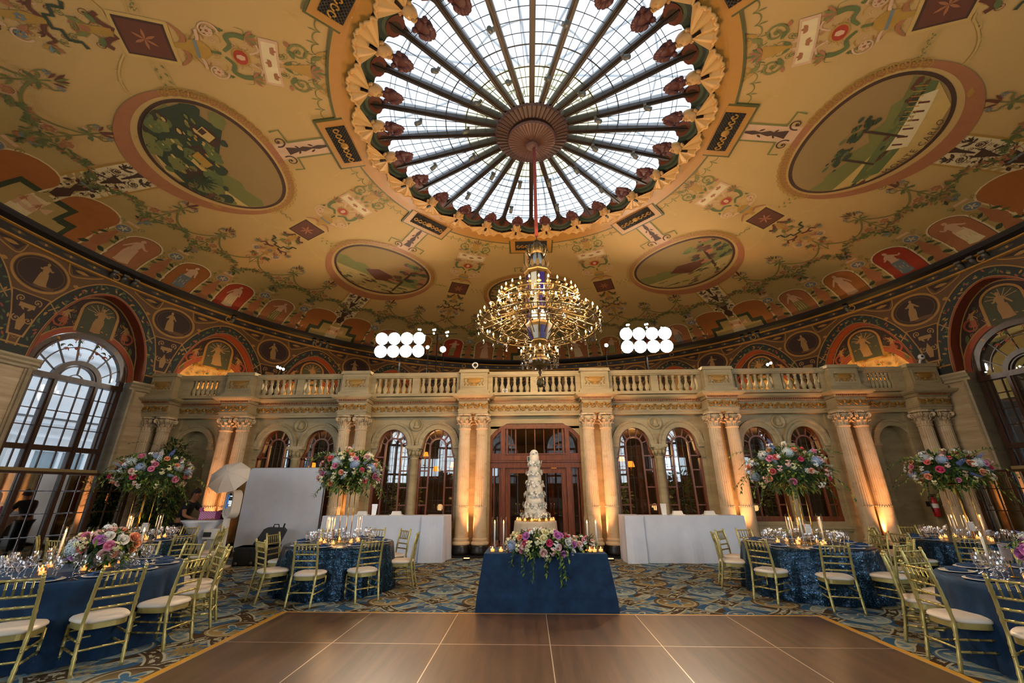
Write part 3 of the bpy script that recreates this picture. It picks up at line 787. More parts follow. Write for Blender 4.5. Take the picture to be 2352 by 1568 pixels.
# landscapes in the oval medallions, children of the ceiling
for k in range(8):
    th0 = rad(45 * k)
    m = MB(); d = Dec(m, ceil_map(th0))
    d.ell(0, 7.95, 1.98, 1.66, cTER, 3, 64, 6)
    d.ell(0, 7.85, 1.83, 1.40, cCREAM, 4, 64, 6)
    # gilt palmette border on the skylight side
    for i in range(27):
        t_ = PI + PI * (i + .5) / 27
        if 12 <= i <= 14: continue
        u, v = 1.92 * cos(t_), 7.85 + 1.50 * sin(t_)
        d.ring(u, v, .105, .10, .025, cOCH, 5, 10); d.flower(u, v, .07, 5, cOCH, cTER, 5)
    d.ell(0, 7.80, 1.76, 1.30, cUMB, 6, 64, 6)
    A, B, V0 = 1.68, 1.22, 7.80
    d.ell(0, V0, A, B, cSKY, 7, 64, 6)
    R = random.Random(40 + k)
    def cl(x, y):
        q = math.hypot(x, y); 
        if q > .995: x, y = x / q * .995, y / q * .995
        return (x * A, V0 + y * B)
    def blob(x, y, r, mi, lay, n=14, sy=1.0):
        d.poly([cl(x + r * cos(t) * (1 + R.uniform(-.25, .25)), y + sy * r * sin(t) * (1 + R.uniform(-.25, .25))) for t in [2 * PI * i / n for i in range(n)]], mi, lay, 2)
    sgn = -1 if k in (6, 7, 5) else 1
    # distant hills, water, ground, then trees (v grows to the wall = down in the picture)
    hill = [(-1, .1)] + [(-1 + 2 * i / 14, .12 - .22 * abs(sin(i * 1.1 + k)) ) for i in range(15)] + [(1, .4), (-1, .4)]
    d.poly([cl(*p) for p in hill], cOLI, 8, 2)
    d.poly([cl(-1, .35), cl(-.3, .3), cl(.4, .36), cl(1, .3), cl(.8, .9), cl(0, 1), cl(-.8, .9)], cSAGE if k % 2 else cLOCH, 9, 3)
    if k in (2,):
        d.poly([cl(-.75, .5), cl(-.2, .3), (cl(.5, .1)), cl(.9, .0), cl(.95, .3), cl(.3, .55), cl(-.5, .75)], cLEAF, 10, 2)
        d.poly([cl(-.1, .45), cl(.75, .2), cl(.85, .38), cl(0, .72)], cIVO, 11, 2)
        for i in range(6): d.ribbon([cl(.0 + .13 * i, .45 - .04 * i), cl(.03 + .13 * i, .60 - .04 * i)], .05, cBRO, 12)
        for i in range(60):
            x = R.uniform(-.8, .95); blob(x, .42 - .33 * (x + .3) + R.uniform(-.05, .16), R.uniform(.03, .08), (cLEAF, cOLI, cDGR, cBRO)[i % 4], 11, 8, .6)
        for i in range(9): d.ribbon([cl(.3 + .07 * i, .25 - .03 * i), cl(.33 + .07 * i, .42 - .03 * i)], .02, cOCH, 13)
        for x, y in ((-.35, -.15), (.15, -.25)):
            d.ribbon([cl(x, .5), cl(x + .02, y)], .06, cUMB, 12)
            for i in range(24): blob(x + R.uniform(-.22, .22), y + R.uniform(-.16, .14), R.uniform(.03, .07), cDGR if i % 4 else cLEAF, 13, 9, .6)
    elif k == 6:
        d.poly([cl(-1, -.2), cl(-.5, -.55), cl(-.15, -.2), cl(.1, .2), cl(.45, .55), cl(.8, .62), cl(.5, 1), cl(-.6, 1), cl(-1, .4)], cDGR, 10, 3)
        for i in range(90):
            x = R.uniform(-.98, .75); y = R.uniform(-.62 + .95 * max(0, x + .45), .95); y = min(y, .95)
            blob(x, y, R.uniform(.04, .15), (cDGR, cLEAF, cUMB, cDGR, cOLI)[i % 5], 11 + i % 3, 11)
        for i in range(40):
            x = R.uniform(-.9, .1); blob(x, R.uniform(-.3 + .5 * max(0, x + .5), .7), R.uniform(.02, .05), (cOLI, cOCH, cLOCH)[i % 3], 14, 7, .6)
        d.poly([cl(-.62, -.28), cl(-.42, -.36), cl(-.36, -.2), cl(-.55, -.1)], cLOCH, 15); d.poly([cl(-.60, -.26), cl(-.52, -.29), cl(-.49, -.18), cl(-.56, -.15)], cUMB, 16)
        d.poly([cl(-.25, .12), cl(.02, .08), cl(.05, .24), cl(-.2, .28)], cOCH, 15); d.poly([cl(-.15, .3), cl(.1, .3), cl(.08, .36), cl(-.12, .38)], cLOCH, 15)
        for i in range(13): d.leaf(cl(.28, .58)[0], cl(.28, .58)[1], .36, .05, -PI / 2 + (i - 6) * .42, cDGR, 15)
        for i in range(14): blob(R.uniform(.3, .8), R.uniform(.62, .85), R.uniform(.03, .09), (cBRO, cOLI, cDGR)[i % 3], 14, 9)
    else:
        for i in range(70):
            x = R.uniform(.25, .97) * (1 if k % 2 else -1); blob(x, R.uniform(-.75, .3), R.uniform(.03, .11), (cLEAF, cOLI, cDGR, cBRO, cTER)[i % 5], 10 + i % 4, 10, .7)
        d.ribbon([cl(.55 * (1 if k % 2 else -1), -.4), cl(.5 * (1 if k % 2 else -1), .7)], .09, cUMB, 10)
        d.poly([cl(-.35, .1), cl(-.1, -.1), cl(.25, .0), cl(.4, .22), cl(0, .4)], cBRO, 11, 2)
        for i in range(40): blob(R.uniform(-.85, .85), R.uniform(.4, .92), R.uniform(.03, .09), (cOLI, cBRO, cDGR, cLOCH)[i % 4], 12, 9, .4)
    o = m.build('landscape_mural', CM, ceiling_o, kind='structure')
# lettering along the foot of the right-hand landscape
cu = bpy.data.curves.new('mural_lettering', 'FONT'); cu.body = 'MONTE CARLO'; cu.size = .19; cu.space_character = 1.25; cu.align_x = 'CENTER'; cu.resolution_u = 2
to = bpy.data.objects.new('mural_lettering', cu); C.objects.link(to)
dgm = bpy.context.evaluated_depsgraph_get(); me = bpy.data.meshes.new_from_object(to.evaluated_get(dgm))
C.objects.unlink(to); bpy.data.objects.remove(to)
fm = ceil_map(rad(90)); 
for v in me.vertices:
    x, y = v.co.x, v.co.y
    v.co = fm(x, 8.93 - y - .16 * x * x, .075)
me.materials.clear(); me.materials.append(CM[cUMB])
put('mural_lettering', me, ceiling_o, kind='structure')
# ================================================================ round wall: painted arches above, stone piers and windows below
WM = [mat('fresco_umber', '#563a17', .7), mat('fresco_green', '#18211a', .7), mat('fresco_gold', '#946a24', .55), mat('fresco_brown', '#2a150a', .7), mat('fresco_red', '#8a3c1c', .7),
      mat('fresco_flesh', '#93703f', .7), mat('fresco_sage', '#3c3d24', .7), mat('fresco_leaf', '#45552a', .7), mat('fresco_cream', '#c7a973', .7), M_TRAV, M_SILL, mat('lunette_plaster', '#c9a566', .7, var=.05)]
(wUMB, wGRN, wGLD, wBRN, wRED, wFLE, wSAG, wLEA, wCRM, wTRV, wSIL, wPLA) = range(12)
AO, AH = 1.30, 2.28            # half width and height of the painted arch opening
WO, WH = 1.12, 1.34            # half width and height of the round window arch in the lunette
HB = rad(STEP / 2) * RW        # half a bay along the wall
def arch_z(u): return ZS + AH * math.sqrt(max(0, 1 - (abs(u) / AO) ** 1.8))
def win_z(u, h=1.14): return ZS + h * math.sqrt(max(0, 1 - (u / WO) ** 2))
def us(lo, hi, n): return [lo + (hi - lo) * i / n for i in range(n + 1)]

def strip(mb, fn, ul, zlo, zhi, mi, off=0.0, nz=1):
    """vertical quads between zlo(u) and zhi(u)"""
    vs, fs = [], []
    for u in ul:
        a, b = (zlo(u) if callable(zlo) else zlo), (zhi(u) if callable(zhi) else zhi)
        for q in range(nz + 1): vs.append(fn(u, a + (b - a) * q / nz, off))
    w = nz + 1
    for i in range(len(ul) - 1):
        for q in range(nz): fs.append((i * w + q, (i + 1) * w + q, (i + 1) * w + q + 1, i * w + q + 1))
    mb.add(vs, fs, mi)

def bay_upper(mb, k):
    th = rad(STEP * k); fn = wall_map(th); d = Dec(mb, fn)
    R = random.Random(500 + k); WH = 1.34 if abs(k) <= 4 else 1.14; wz = lambda u: win_z(u, WH)
    ZT = ZC - .42
    ul = us(-AO, AO, 28)
    strip(mb, fn, us(-HB, -AO, 3), ZS, ZT, wUMB); strip(mb, fn, us(AO, HB, 3), ZS, ZT, wUMB)
    strip(mb, fn, ul, arch_z, ZT, wUMB)
    # soffit of the painted arch, then the lunette wall set back behind it
    DEP = .34
    vs = []
    for u in ul: vs += [fn(u, arch_z(u), 0), fn(u, arch_z(u), -DEP)]
    mb.add(vs, [(2 * i, 2 * i + 1, 2 * i + 3, 2 * i + 2) for i in range(len(ul) - 1)], wRED)
    fl = wall_map(th, RW + DEP)
    strip(mb, fl, us(-AO, -WO, 2), ZS, arch_z, wBRN); strip(mb, fl, us(WO, AO, 2), ZS, arch_z, wBRN)
    wl = us(-WO, WO, 28)
    strip(mb, fl, wl, wz, lambda u: max(arch_z(u), wz(u)), wBRN)
    vs = []
    for u in wl: vs += [fl(u, wz(u), 0), fl(u, wz(u), -.42)]
    mb.add(vs, [(2 * i, 2 * i + 1, 2 * i + 3, 2 * i + 2) for i in range(len(wl) - 1)], wPLA if abs(k) <= 4 else wCRM)
    dl = Dec(mb, fl)
    dl.ribbon([(1.06 * WO * cos(t), ZS + 1.06 * WH * sin(t)) for t in us(0, PI, 30)], .13, wRED, 1)
    dl.ribbon([(1.13 * WO * cos(t), ZS + 1.13 * WH * sin(t)) for t in us(0, PI, 30)], .03, wGLD, 2)
    dl.ribbon([(u * .965, ZS + .02 + (arch_z(u) - ZS) * .975) for u in ul], .03, wGLD, 1)
    # the throne panel with its figure, two grotesque side fields
    dl.poly([(-.42, 5.85), (.42, 5.85), (.40, 6.5), (.28, 6.72), (0, 6.82), (-.28, 6.72), (-.40, 6.5)], wSAG, 2)
    dl.rect(-.47, 5.86, -.40, 6.52, wGLD, 3); dl.rect(.40, 5.86, .47, 6.52, wGLD, 3)
    dl.ribbon([(.43 * cos(t), 6.5 + .36 * sin(t)) for t in us(0, PI, 14)], .06, wGLD, 3)
    for i in range(7): dl.ribbon([(.05 * cos(t), 6.5 + .05 * sin(t)) if q == 0 else (.34 * cos(t), 6.5 + .28 * sin(t)) for q in (0, 1) for t in [PI * (i + .5) / 7]], .02, wFLE, 3)
    dl.figure(0, 5.92, .78, wFLE, wFLE, 300 + k, 4)
    def side():
        dl.spiral(.78, 6.0, .2, 1.5, 2.2, -1, .06, wRED, 2); dl.figure(.72, 5.95, .42, wFLE, wRED, 320 + k, 3)
        dl.leaf(.6, 6.4, .3, .08, -.7, wGLD, 2); dl.leaf(.95, 5.8, .3, .1, -1.4, wLEA, 2)
    dl.mir(side); filigree(dl, 5.2, 6.5, lambda t: 1.05 - .45 * t, 34, 42, (wGLD, wRED, wLEA), .014)
    # dark green band round the arch with gold edges, crossed ribbons and leaves
    def ap(u0, g):   # point on an arch grown by g
        t = PI * (u0 + 1) / 2
        return (-(AO + g) * cos(t), ZS + (AH + g) * (max(0, 1 - abs(cos(t)) ** 1.8) ** .5))
    band = [ap(s_, .17) for s_ in us(-1, 1, 44)]
    d.ribbon(band, .34, wGRN, 0)
    d.ribbon([ap(s_, .015) for s_ in us(-1, 1, 44)], .03, wRED, 1); d.ribbon([ap(s_, .05) for s_ in us(-1, 1, 44)], .02, wGLD, 1)
    d.ribbon([ap(s_, .325) for s_ in us(-1, 1, 44)], .035, wGLD, 1)
    for s_ in us(-.93, .93, 60):
        p = ap(s_ + R.uniform(-.01, .01), .17 + R.uniform(-.07, .07)); d.leaf(p[0], p[1], .12, .05, R.uniform(0, 6.28), (wLEA, wLEA, wRED, wGLD)[R.randrange(4)], 1)
    for s_ in (-.6, .6):
        p = ap(s_, .17)
        for a in (.8, -.8): d.ribbon([(p[0] - .14 * cos(a), p[1] - .14 * sin(a)), (p[0] + .14 * cos(a), p[1] + .14 * sin(a))], .03, wFLE, 2)
    # spandrel between this arch and the next: roundel, two triangles, the tapering panel below
    ds = Dec(mb, wall_map(th + rad(STEP / 2)))
    ds.ribbon([(.60 * cos(t), 6.88 + .47 * sin(t)) for t in us(0, 2 * PI, 40)], .06, wGLD, 1)
    ds.ell(0, 6.88, .55, .42, wBRN, 1, 30, 3); ds.ring(0, 6.88, .5, .37, .02, wUMB, 2)
    ds.figure(R.uniform(-.1, .1), 6.55, .66, wFLE, wFLE, 700 + k, 3); ds.ell(.15, 6.56, .25, .06, wUMB, 2, 12)
    for sg in (-1, 1):
        ds.poly([(sg * .5, 7.42), (sg * 1.2, 7.42), (sg * .62, 7.2)], wBRN, 2)
        ds.ribbon([(sg * .46, 7.45), (sg * 1.3, 7.45), (sg * .62, 7.14), (sg * .46, 7.45)], .03, wGLD, 2)
        ds.leaf(sg * .62, 7.33, .34, .09, 0 if sg > 0 else PI, wGLD, 3)
        ds.leaf(sg * .70, 6.9, .16, .1, 0 if sg > 0 else PI, wGLD, 2)
    ds.poly([(-.42, 6.30), (.42, 6.30), (.26, 5.75), (.17, 5.2), (-.17, 5.2), (-.26, 5.75)], wGLD, 1, 2)
    ds.poly([(-.38, 6.27), (.38, 6.27), (.23, 5.75), (.13, 5.24), (-.13, 5.24), (-.23, 5.75)], wBRN, 2, 2)
    def orn():
        ds.spiral(.17, 6.12, .09, 1.4, -1, 1, .03, wFLE, 3); ds.spiral(.12, 5.62, .09, 1.4, 1, -1, .03, wFLE, 3); ds.leaf(.03, 5.85, .14, .05, .9, wFLE, 3)
    ds.mir(orn); filigree(ds, 5.3, 6.2, lambda t: .10 + .16 * t, 16, 41, (wGLD, wFLE), .012)
    ds.rect(-.16, 5.92, .16, 6.03, wFLE, 3); ds.poly([(-.05, 5.35), (.05, 5.35), (.09, 5.55), (0, 5.8), (-.09, 5.55)], wFLE, 3)
    ds.rect(-.34, ZS + .02, .34, ZS + .22, wGRN, 1); ds.rect(-.34, ZS + .25, .34, ZS + .29, wGLD, 1)

def bay_lower(mb, k):
    th = rad(STEP * k); fn = wall_map(th)
    for sg in (-1, 1):
        a, b = (1.13, HB) if sg > 0 else (-HB, -1.13)
        strip(mb, fn, us(a, b, 3), 0, ZS, wTRV)
        vs = [fn(sg * 1.13, z, o) for z in (0, ZS) for o in (0, -.5)]
        mb.add(vs, [(0, 1, 3, 2)], wSIL)
        # jamb roll and impost
        mb.sweep([(fn(sg * 1.15, z, 0), tuple(np.subtract(fn(sg * 1.17, 2, 0), fn(sg * 1.15, 2, 0)) * 50), tuple(np.subtract(fn(0, 2, .02), fn(0, 2, 0)) * 50)) for z in (0, ZS - .2)],
                 [(-.02, 0), (-.02, .05), (.02, .07), (.06, .05), (.07, .02), (.12, .02), (.12, 0)], wSIL)
    for sg in (-1, 1):
        a, b = (1.05, HB) if sg > 0 else (-HB, -1.05)
        mb.sweep([(fn(u, ZS - .26, 0), tuple(np.subtract(fn(u, 2, .02), fn(u, 2, 0)) * 50), (0, 0, 1)) for u in us(a, b, 4)],
                 [(-.02, 0), (.05, .02), (.05, .08), (.09, .12), (.09, .17), (.13, .22), (.13, .27), (-.02, .27)], wSIL)
    # splayed base
    for sg in (-1, 1):
        a, b = (1.13, HB) if sg > 0 else (-HB, -1.13)
        mb.sweep([(fn(u, 0, 0), tuple(np.subtract(fn(u, 2, .02), fn(u, 2, 0)) * 50), (0, 0, 1)) for u in us(a, b, 4)], [(.06, 0), (.06, .2), (.0, .24)], wSIL)

wl, wr, wb = MB(), MB(), MB()
for k in range(-11, 12):
    tgt = wb if abs(k) <= 3 else (wl if k < 0 else wr)
    bay_upper(tgt, k)
    if abs(k) >= 5: bay_lower(wl if k < 0 else wr, k)
    else:   # plain niche wall behind the gallery
        fn = wall_map(rad(STEP * k), RW + .76)
        strip(tgt, fn, us(-1.3, 1.3, 6), 4.0, 6.2, wPLA)
        strip(tgt, wall_map(rad(STEP * k)), us(-HB, HB, 6), 4.2, ZS, wUMB)
        if abs(k) == 4: strip(tgt, wall_map(rad(STEP * k)), us(-HB, -HB + 1.3, 4) if k < 0 else us(HB - 1.3, HB, 4), 0, 4.2, wTRV)
gap = wall_map(PI)
strip(wr, gap, us(-.5, .5, 3), 0, ZC, wTRV)
wl.build('wall_left', WM, kind='structure'); wr.build('wall_right', WM, kind='structure'); wb.build('wall_far', WM, kind='structure')

# cornice ring: black and gold mouldings with rosettes
cm = MB(); n = 180
path = [((X0 + RW * sin(2 * PI * i / n), Y0 + RW * cos(2 * PI * i / n), ZC), (-sin(2 * PI * i / n), -cos(2 * PI * i / n), 0), (0, 0, 1)) for i in range(n)]
cm.sweep(path, [(-.02, -.46), (.05, -.44), (.05, -.40)], 1, True); cm.sweep(path, [(.05, -.40), (.05, -.20)], 0, True)
cm.sweep(path, [(.05, -.20), (.10, -.18), (.10, -.15)], 1, True); cm.sweep(path, [(.10, -.15), (.22, -.07), (.27, .0), (.27, .05), (.12, .06), (-.14, .02)], 0, True)
for i in range(0, 138):
    a = 2 * PI * i / 138; fn = wall_map(a); d = Dec(cm, fn)
    if i % 6 == 0:
        d.ring(0, ZC - .30, .085, .085, .035, 2, 20, 12)
    else:
        d.leaf(-.2, ZC - .30, .36, .09, 0, 3, 20); d.ell(0, ZC - .30, .035, .035, 2, 21, 8)
cm.build('trim_1', [mat('cornice_black', '#100d0a', .5), M_GOLDP, mat('fresco_gold2', '#9a7230', .5), mat('cornice_bronze', '#4a3a22', .6)], kind='structure')
# small track lights clipped along the cornice
def make_tracklight(s=1.0):
    t = thing('spotlight', '', 'spotlight')
    m = MB(); m.box(-.06, -.03, -.02, .06, .03, .03); m.build('mount', mat('track_grey', '#5c5a50', .5, .3), t)
    m = MB(); m.lathe([(.035, -.12), (.05, -.11), (.055, 0), (.03, .05)], 10, (0, .03, -.06), axis=(0, -.8, .55)); m.build('lamp_head', mat('track_grey', '#5c5a50', .5, .3), t)
    return t

# tall round-headed windows in the outer wall; the lower third holds mirrored doors
def flat_frame(th, r):
    o = Vector((X0 + r * sin(th), Y0 + r * cos(th), 0)); ux = Vector((cos(th), -sin(th), 0)); nx = Vector((-sin(th), -cos(th), 0))
    return lambda u, z, d=0.0: tuple(o + ux * u + Vector((0, 0, z)) + nx * d)
M_MIRROR = MATS.setdefault('mirror', None)
g = N('mirror_glass'); M_MIRROR = g.done(g.bsdf('#cfcdc6', .03, 1.0, None, .5))
M_BEAM = mat('beige_transom', '#a08a58', .5)
def bar(m, fn, u0, z0, u1, z1, w, d0, d1, mi=0):
    L = math.hypot(u1 - u0, z1 - z0); nx, nz = -(z1 - z0) / L * w / 2, (u1 - u0) / L * w / 2
    m.prism([(u0 + nx, z0 + nz), (u1 + nx, z1 + nz), (u1 - nx, z1 - nz), (u0 - nx, z0 - nz)], fn, d0, d1, mi)
def arcbar(m, fn, cu, cz, r, w, d0, d1, a0=0, a1=PI, n=24, mi=0):
    pts = []
    for i in range(n):
        t0, t1 = a0 + (a1 - a0) * i / n, a0 + (a1 - a0) * (i + 1) / n
        m.prism([(cu + (r - w / 2) * cos(t0), cz + (r - w / 2) * sin(t0)), (cu + (r + w / 2) * cos(t0), cz + (r + w / 2) * sin(t0)),
                 (cu + (r + w / 2) * cos(t1), cz + (r + w / 2) * sin(t1)), (cu + (r - w / 2) * cos(t1), cz + (r - w / 2) * sin(t1))], fn, d0, d1, mi)
nwin = 0
for k in (-5, 5, -6, 6, -7, 7, -8, 8, -9, 9, -10, 10, -11, 11):
    nwin += 1
    fn = flat_frame(rad(STEP * k), 12.98)
    m = MB(); ZB, R0 = 4.52, 1.10
    ZA = ZB + .22; arcbar(m, fn, 0, ZA, R0 - .03, .12, -.08, .06); arcbar(m, fn, 0, ZA, R0 - .11, .05, -.05, .09)
    for s in (-1, 1):
        bar(m, fn, s * (R0 - .03), 0, s * (R0 - .03), ZA, .12, -.08, .06); bar(m, fn, s * .46, 2.2, s * .46, ZB, .13, -.06, .10); bar(m, fn, s * .46, 2.2, s * .46, ZB, .06, .10, .14)
        bar(m, fn, s * .92, 2.2, s * .92, ZB, .05, -.04, .08)
    bar(m, fn, -R0, ZB, R0, ZB, .14, -.06, .14); bar(m, fn, -R0, 2.72, R0, 2.72, .13, -.06, .10)
    arcbar(m, fn, 0, ZB, .50, .12, -.06, .10, n=18); arcbar(m, fn, 0, ZB, .40, .03, -.03, .08, n=16); arcbar(m, fn, 0, ZA - .08, .80, .025, -.02, .03); arcbar(m, fn, 0, ZB, .17, .022, -.02, .03, n=10)
    for a in (.36, .85, PI / 2 - .22, PI / 2 + .22, PI - .85, PI - .36): bar(m, fn, .55 * cos(a), ZB + .55 * sin(a), 1.06 * cos(a), ZA + 1.06 * sin(a), .025, -.02, .03)
    bar(m, fn, 0, ZB + .17, 0, ZB + .46, .025, -.02, .03)
    for u in (-.68, -.15, .15, .68): bar(m, fn, u, 2.2, u, ZB, .022, -.02, .03)
    for z in (3.25, 3.67, 4.09): bar(m, fn, -R0, z, R0, z, .022, -.02, .03)
    wo = m.build('window_%d' % nwin, M_DARKW, kind='structure')
    p = MB(); pts = [(-R0, 2.2), (R0, 2.2)] + [(R0 * cos(t), ZA + R0 * sin(t)) for t in us(0, PI, 24)]
    p.prism(pts, fn, -.004, .004); p.build('glass_pane', M_PANE, wo)
    b = MB(); bar(b, fn, -R0 - .02, 2.14, R0 + .02, 2.14, .16, -.06, .16); b.build('sill_beam', M_BEAM, wo)
    dm, mm = MB(), MB()
    if abs(k) == 5:      # a run of mirrored doors standing in front of window and pier
        fd_ = flat_frame(rad(STEP * k), 12.28); sg = 1 if k < 0 else -1
        ub = [sg * (-2.30 + .785 * i) for i in range(6)]; H_ = 2.12
    else:
        fd_ = fn; ub = [-1.06, -.36, .36, 1.06]; H_ = 2.06
    for u in ub: bar(dm, fd_, u, 0, u, H_, .085, -.04, .09)
    lo_, hi_ = min(ub), max(ub)
    bar(dm, fd_, lo_, .06, hi_, .06, .12, -.04, .08); bar(dm, fd_, lo_, H_ - .03, hi_, H_ - .03, .06, -.04, .08)
    for a_, b_ in zip(sorted(ub)[:-1], sorted(ub)[1:]):
        c_ = (a_ + b_) / 2
        bar(dm, fd_, c_, .1, c_, H_ - .03, .02, .012, .03)
        for u0, u1 in ((a_ + .04, c_), (c_, b_ - .04)):
            for z0, z1 in ((.12, .64), (.64, 1.15), (1.15, 1.67), (1.67, H_ - .05)):
                mm.prism([(u0 + .012, z0 + .012), (u1 - .012, z0 + .012), (u1 - .012, z1 - .012), (u0 + .012, z1 - .012)], fd_, 0, .012)
    for z in (.64, 1.15, 1.67): bar(dm, fd_, lo_, z, hi_, z, .02, .012, .03)
    do = dm.build('door_%d' % (nwin + 1), M_DARKW, kind='structure')
    mm.build('mirror', M_MIRROR, do)

# courtyard building seen through the left window; arcade outside the right one
cb = MB(); fn = flat_frame(rad(-77.5), 19.0)
M_CW = mat('courtyard_stucco', '#e6e9ec', .8, var=.03)
cb.prism([(-9, -1), (9, -1), (9, 9.5), (-9, 9.5)], fn, -.4, 0)
for z, h, dd in ((4.25, .18, .35), (4.05, .12, .22), (3.55, .08, .15), (6.6, .2, .3)): cb.prism([(-9, z), (9, z), (9, z + h), (-9, z + h)], fn, 0, dd)
for u in (-6, -2.2, 1.6, 5.4): cb.prism([(u - .35, -1), (u + .35, -1), (u + .35, 3.5), (u - .35, 3.5)], fn, 0, .25, 2)
for i, u in enumerate((-4.1, -.3, 3.5, 7.2)):
    cb.prism([(u - .8, .9), (u + .8, .9), (u + .8, 3.1), (u - .8, 3.1)], fn, 0, .05, 1)
    for a in (-.8, 0, .8): bar(cb, fn, u + a, .9, u + a, 3.1, .09, .05, .12)
    for z in (.9, 2.2, 3.1): bar(cb, fn, u - .8, z, u + .8, z, .07, .05, .12)
cb.build('courtyard_wall', [M_CW, mat('courtyard_pane', '#8fa0a8', .2), mat('courtyard_pier', '#b9bdbd', .8)], label='white stucco building with cornice across the courtyard, seen through left window', cat='building')
rb = MB(); fn = flat_frame(rad(84), 15.6)
rb.prism([(-6, -1), (6, -1), (6, 8), (-6, 8)], fn, -.3, 0, 0)
arcbar(rb, fn, 1.2, 4.4, 1.5, .5, 0, .4, mi=1); arcbar(rb, fn, -2.6, 4.4, 1.5, .5, 0, .4, mi=1)
rb.prism([(-6, 6.2), (6, 6.2), (6, 6.5), (-6, 6.5)], fn, 0, 2.2, 1)
rb.build('arcade_wall', [mat('arcade_dark', '#2e261b', .8), mat('arcade_cream', '#c6a253', .7)], label='dark passage wall with cream arches outside the right window', cat='building')

# ================================================================ skylight
SK = thing('skylight', 'huge round glass skylight with dark ribs, shell border and hub, in the ceiling', 'skylight', (X0, Y0, 9.9))
def sk(name, m, mats, par=None): return m.build(name, mats, par or SK)
M_RIB = mat('rib_bronze', '#2e2217', .45, .2, .2)
M_CAME = mat('leading', '#14110e', .5)
g = N('skylight_glass'); p = g.obj(); 
rr = g.v('LENGTH', g.v('MULTIPLY', p, (1, 1, 0)))
tint = g.mix(g.m('LESS_THAN', rr, 1.75), (.90, .95, .99, 1), (.93, .86, .55, 1))
tr = g.n('ShaderNodeBsdfTransparent'); g.put(tr.inputs[0], tint)
tl = g.n('ShaderNodeBsdfTranslucent'); g.put(tl.inputs[0], tint)
mx = g.n('ShaderNodeMixShader'); g.put(mx.inputs[0], g.m('ADD', g.m('MULTIPLY', g.noise(p, .8, 3), .5), .05)); g.link(tr.outputs[0], mx.inputs[1]); g.link(tl.outputs[0], mx.inputs[2])
M_SKY = g.done(mx.outputs[0])
def pol(r, a, z): return (r * sin(a), r * cos(a), z)
ZG = .02
# one pane with its leading, turned 24 times
pm = MB(); hr = .055
def halfw(r):   # half angle of the pane at radius r (rounded outer end)
    base = rad(7.5) - math.asin(min(1, hr / r))
    if r > 3.45:
        q = (r - 3.45) / .46; base *= math.sqrt(max(0, 1 - q ** 2.6))
    return base
rl = [.7 + .25 * i for i in range(11)] + [3.45, 3.55, 3.65, 3.74, 3.81, 3.86, 3.89, 3.908]
def zg(r): return ZG + .16 * (1 - r / 4)
vs = []
for r in rl:
    for i in range(7): vs.append(pol(r, halfw(r) * (-1 + i / 3), zg(r)))
pm.add(vs, [(j * 7 + i, j * 7 + i + 1, (j + 1) * 7 + i + 1, (j + 1) * 7 + i) for j in range(len(rl) - 1) for i in range(6)], 0)
def cbar(p0, p1, w):
    p0, p1 = Vector(p0), Vector(p1); t = (p1 - p0).normalized(); s_ = t.cross(Vector((0, 0, 1))).normalized() * w / 2
    v = [p0 + s_, p1 + s_, p1 - s_, p0 - s_]
    v = [q - Vector((0, 0, .010)) for q in v] + [q + Vector((0, 0, .004)) for q in v]
    pm.add(v, [(0, 1, 2, 3), (7, 6, 5, 4), (0, 4, 5, 1), (2, 6, 7, 3)], 1)
for i in (-1, 1, ):
    for a, b in zip(rl[:-3], rl[1:-2]):
        if a >= .9: cbar(pol(a, i * halfw(a) * .36, zg(a)), pol(b, i * halfw(b) * .36, zg(b)), .010)
for r in rl[:-6]:
    w_ = .024 if abs(r - 2.2) < .02 or abs(r - 1.7) < .02 else .011
    for i in range(4): cbar(pol(r, halfw(r) * (-1 + i * .5), zg(r)), pol(r, halfw(r) * (-1 + (i + 1) * .5), zg(r)), w_)
pane_me = pm.mesh('glass_pane', [M_SKY, M_CAME])
rm = MB()
for rr0, rr1 in ((.72, 3.98),):
    rm.box(-.045, rr0, -.03, .045, rr1, .16); rm.box(-.062, rr0, -.02, .062, rr1, .03); rm.box(-.02, rr0, -.06, .02, rr1, -.03)
rib_me = rm.mesh('rib', M_RIB)
# shell fan, mask and hanging leaf
M_SHELL = mat('shell_plaster', '#c39450', .55, var=.1, scale=3); M_MASK = mat('mask_plaster', '#b98a4c', .55, bump=.3); M_LEAF = mat('oxblood_leaf', '#4c1d12', .6, var=.3)
fm_ = MB()
def shell(i, j):
    a = (i * 2 - 1); r = 3.98 + .36 * j
    ang = a * rad(7.4) * (.12 + .88 * j ** .8)
    fl = .030 * j * cos(a * PI * 4.5)
    rim = .10 * j * (1 - a * a) + .025 * j * cos(a * PI * 9)
    return pol(r - .10 * j * a * a + rim, ang, -.21 + .03 * j + fl)
fm_.grid(shell, 48, 6, 0)
fm_.tube([shell(i / 40, 1.0) for i in range(41)], .028, 6, 0)
for s_ in (-1, 1): fm_.box(-.025, 4.0, -.245, .025, 4.16, -.20, 1)
shell_me = fm_.mesh('shell_fan', [M_SHELL, mat('rib_bronze', '#2e2217')])
mk = MB(); mk.ball((0, 3.86, -.34), .115, 12, 8, 0, (.85, 1.25, .9)); mk.ball((0, 3.78, -.43), .03, 8, 5, 0, (.8, 1, 1.2)); mk.ball((.035, 3.83, -.42), .02, 6, 4); mk.ball((-.035, 3.83, -.42), .02, 6, 4); mk.ball((0, 3.74, -.40), .035, 8, 4, 0, (1.3, .6, .5))
for i in range(11):
    a = -1.3 + 2.6 * i / 10; mk.ball((.11 * sin(a), 3.90 + .10 * cos(a), -.36), .032, 6, 4)
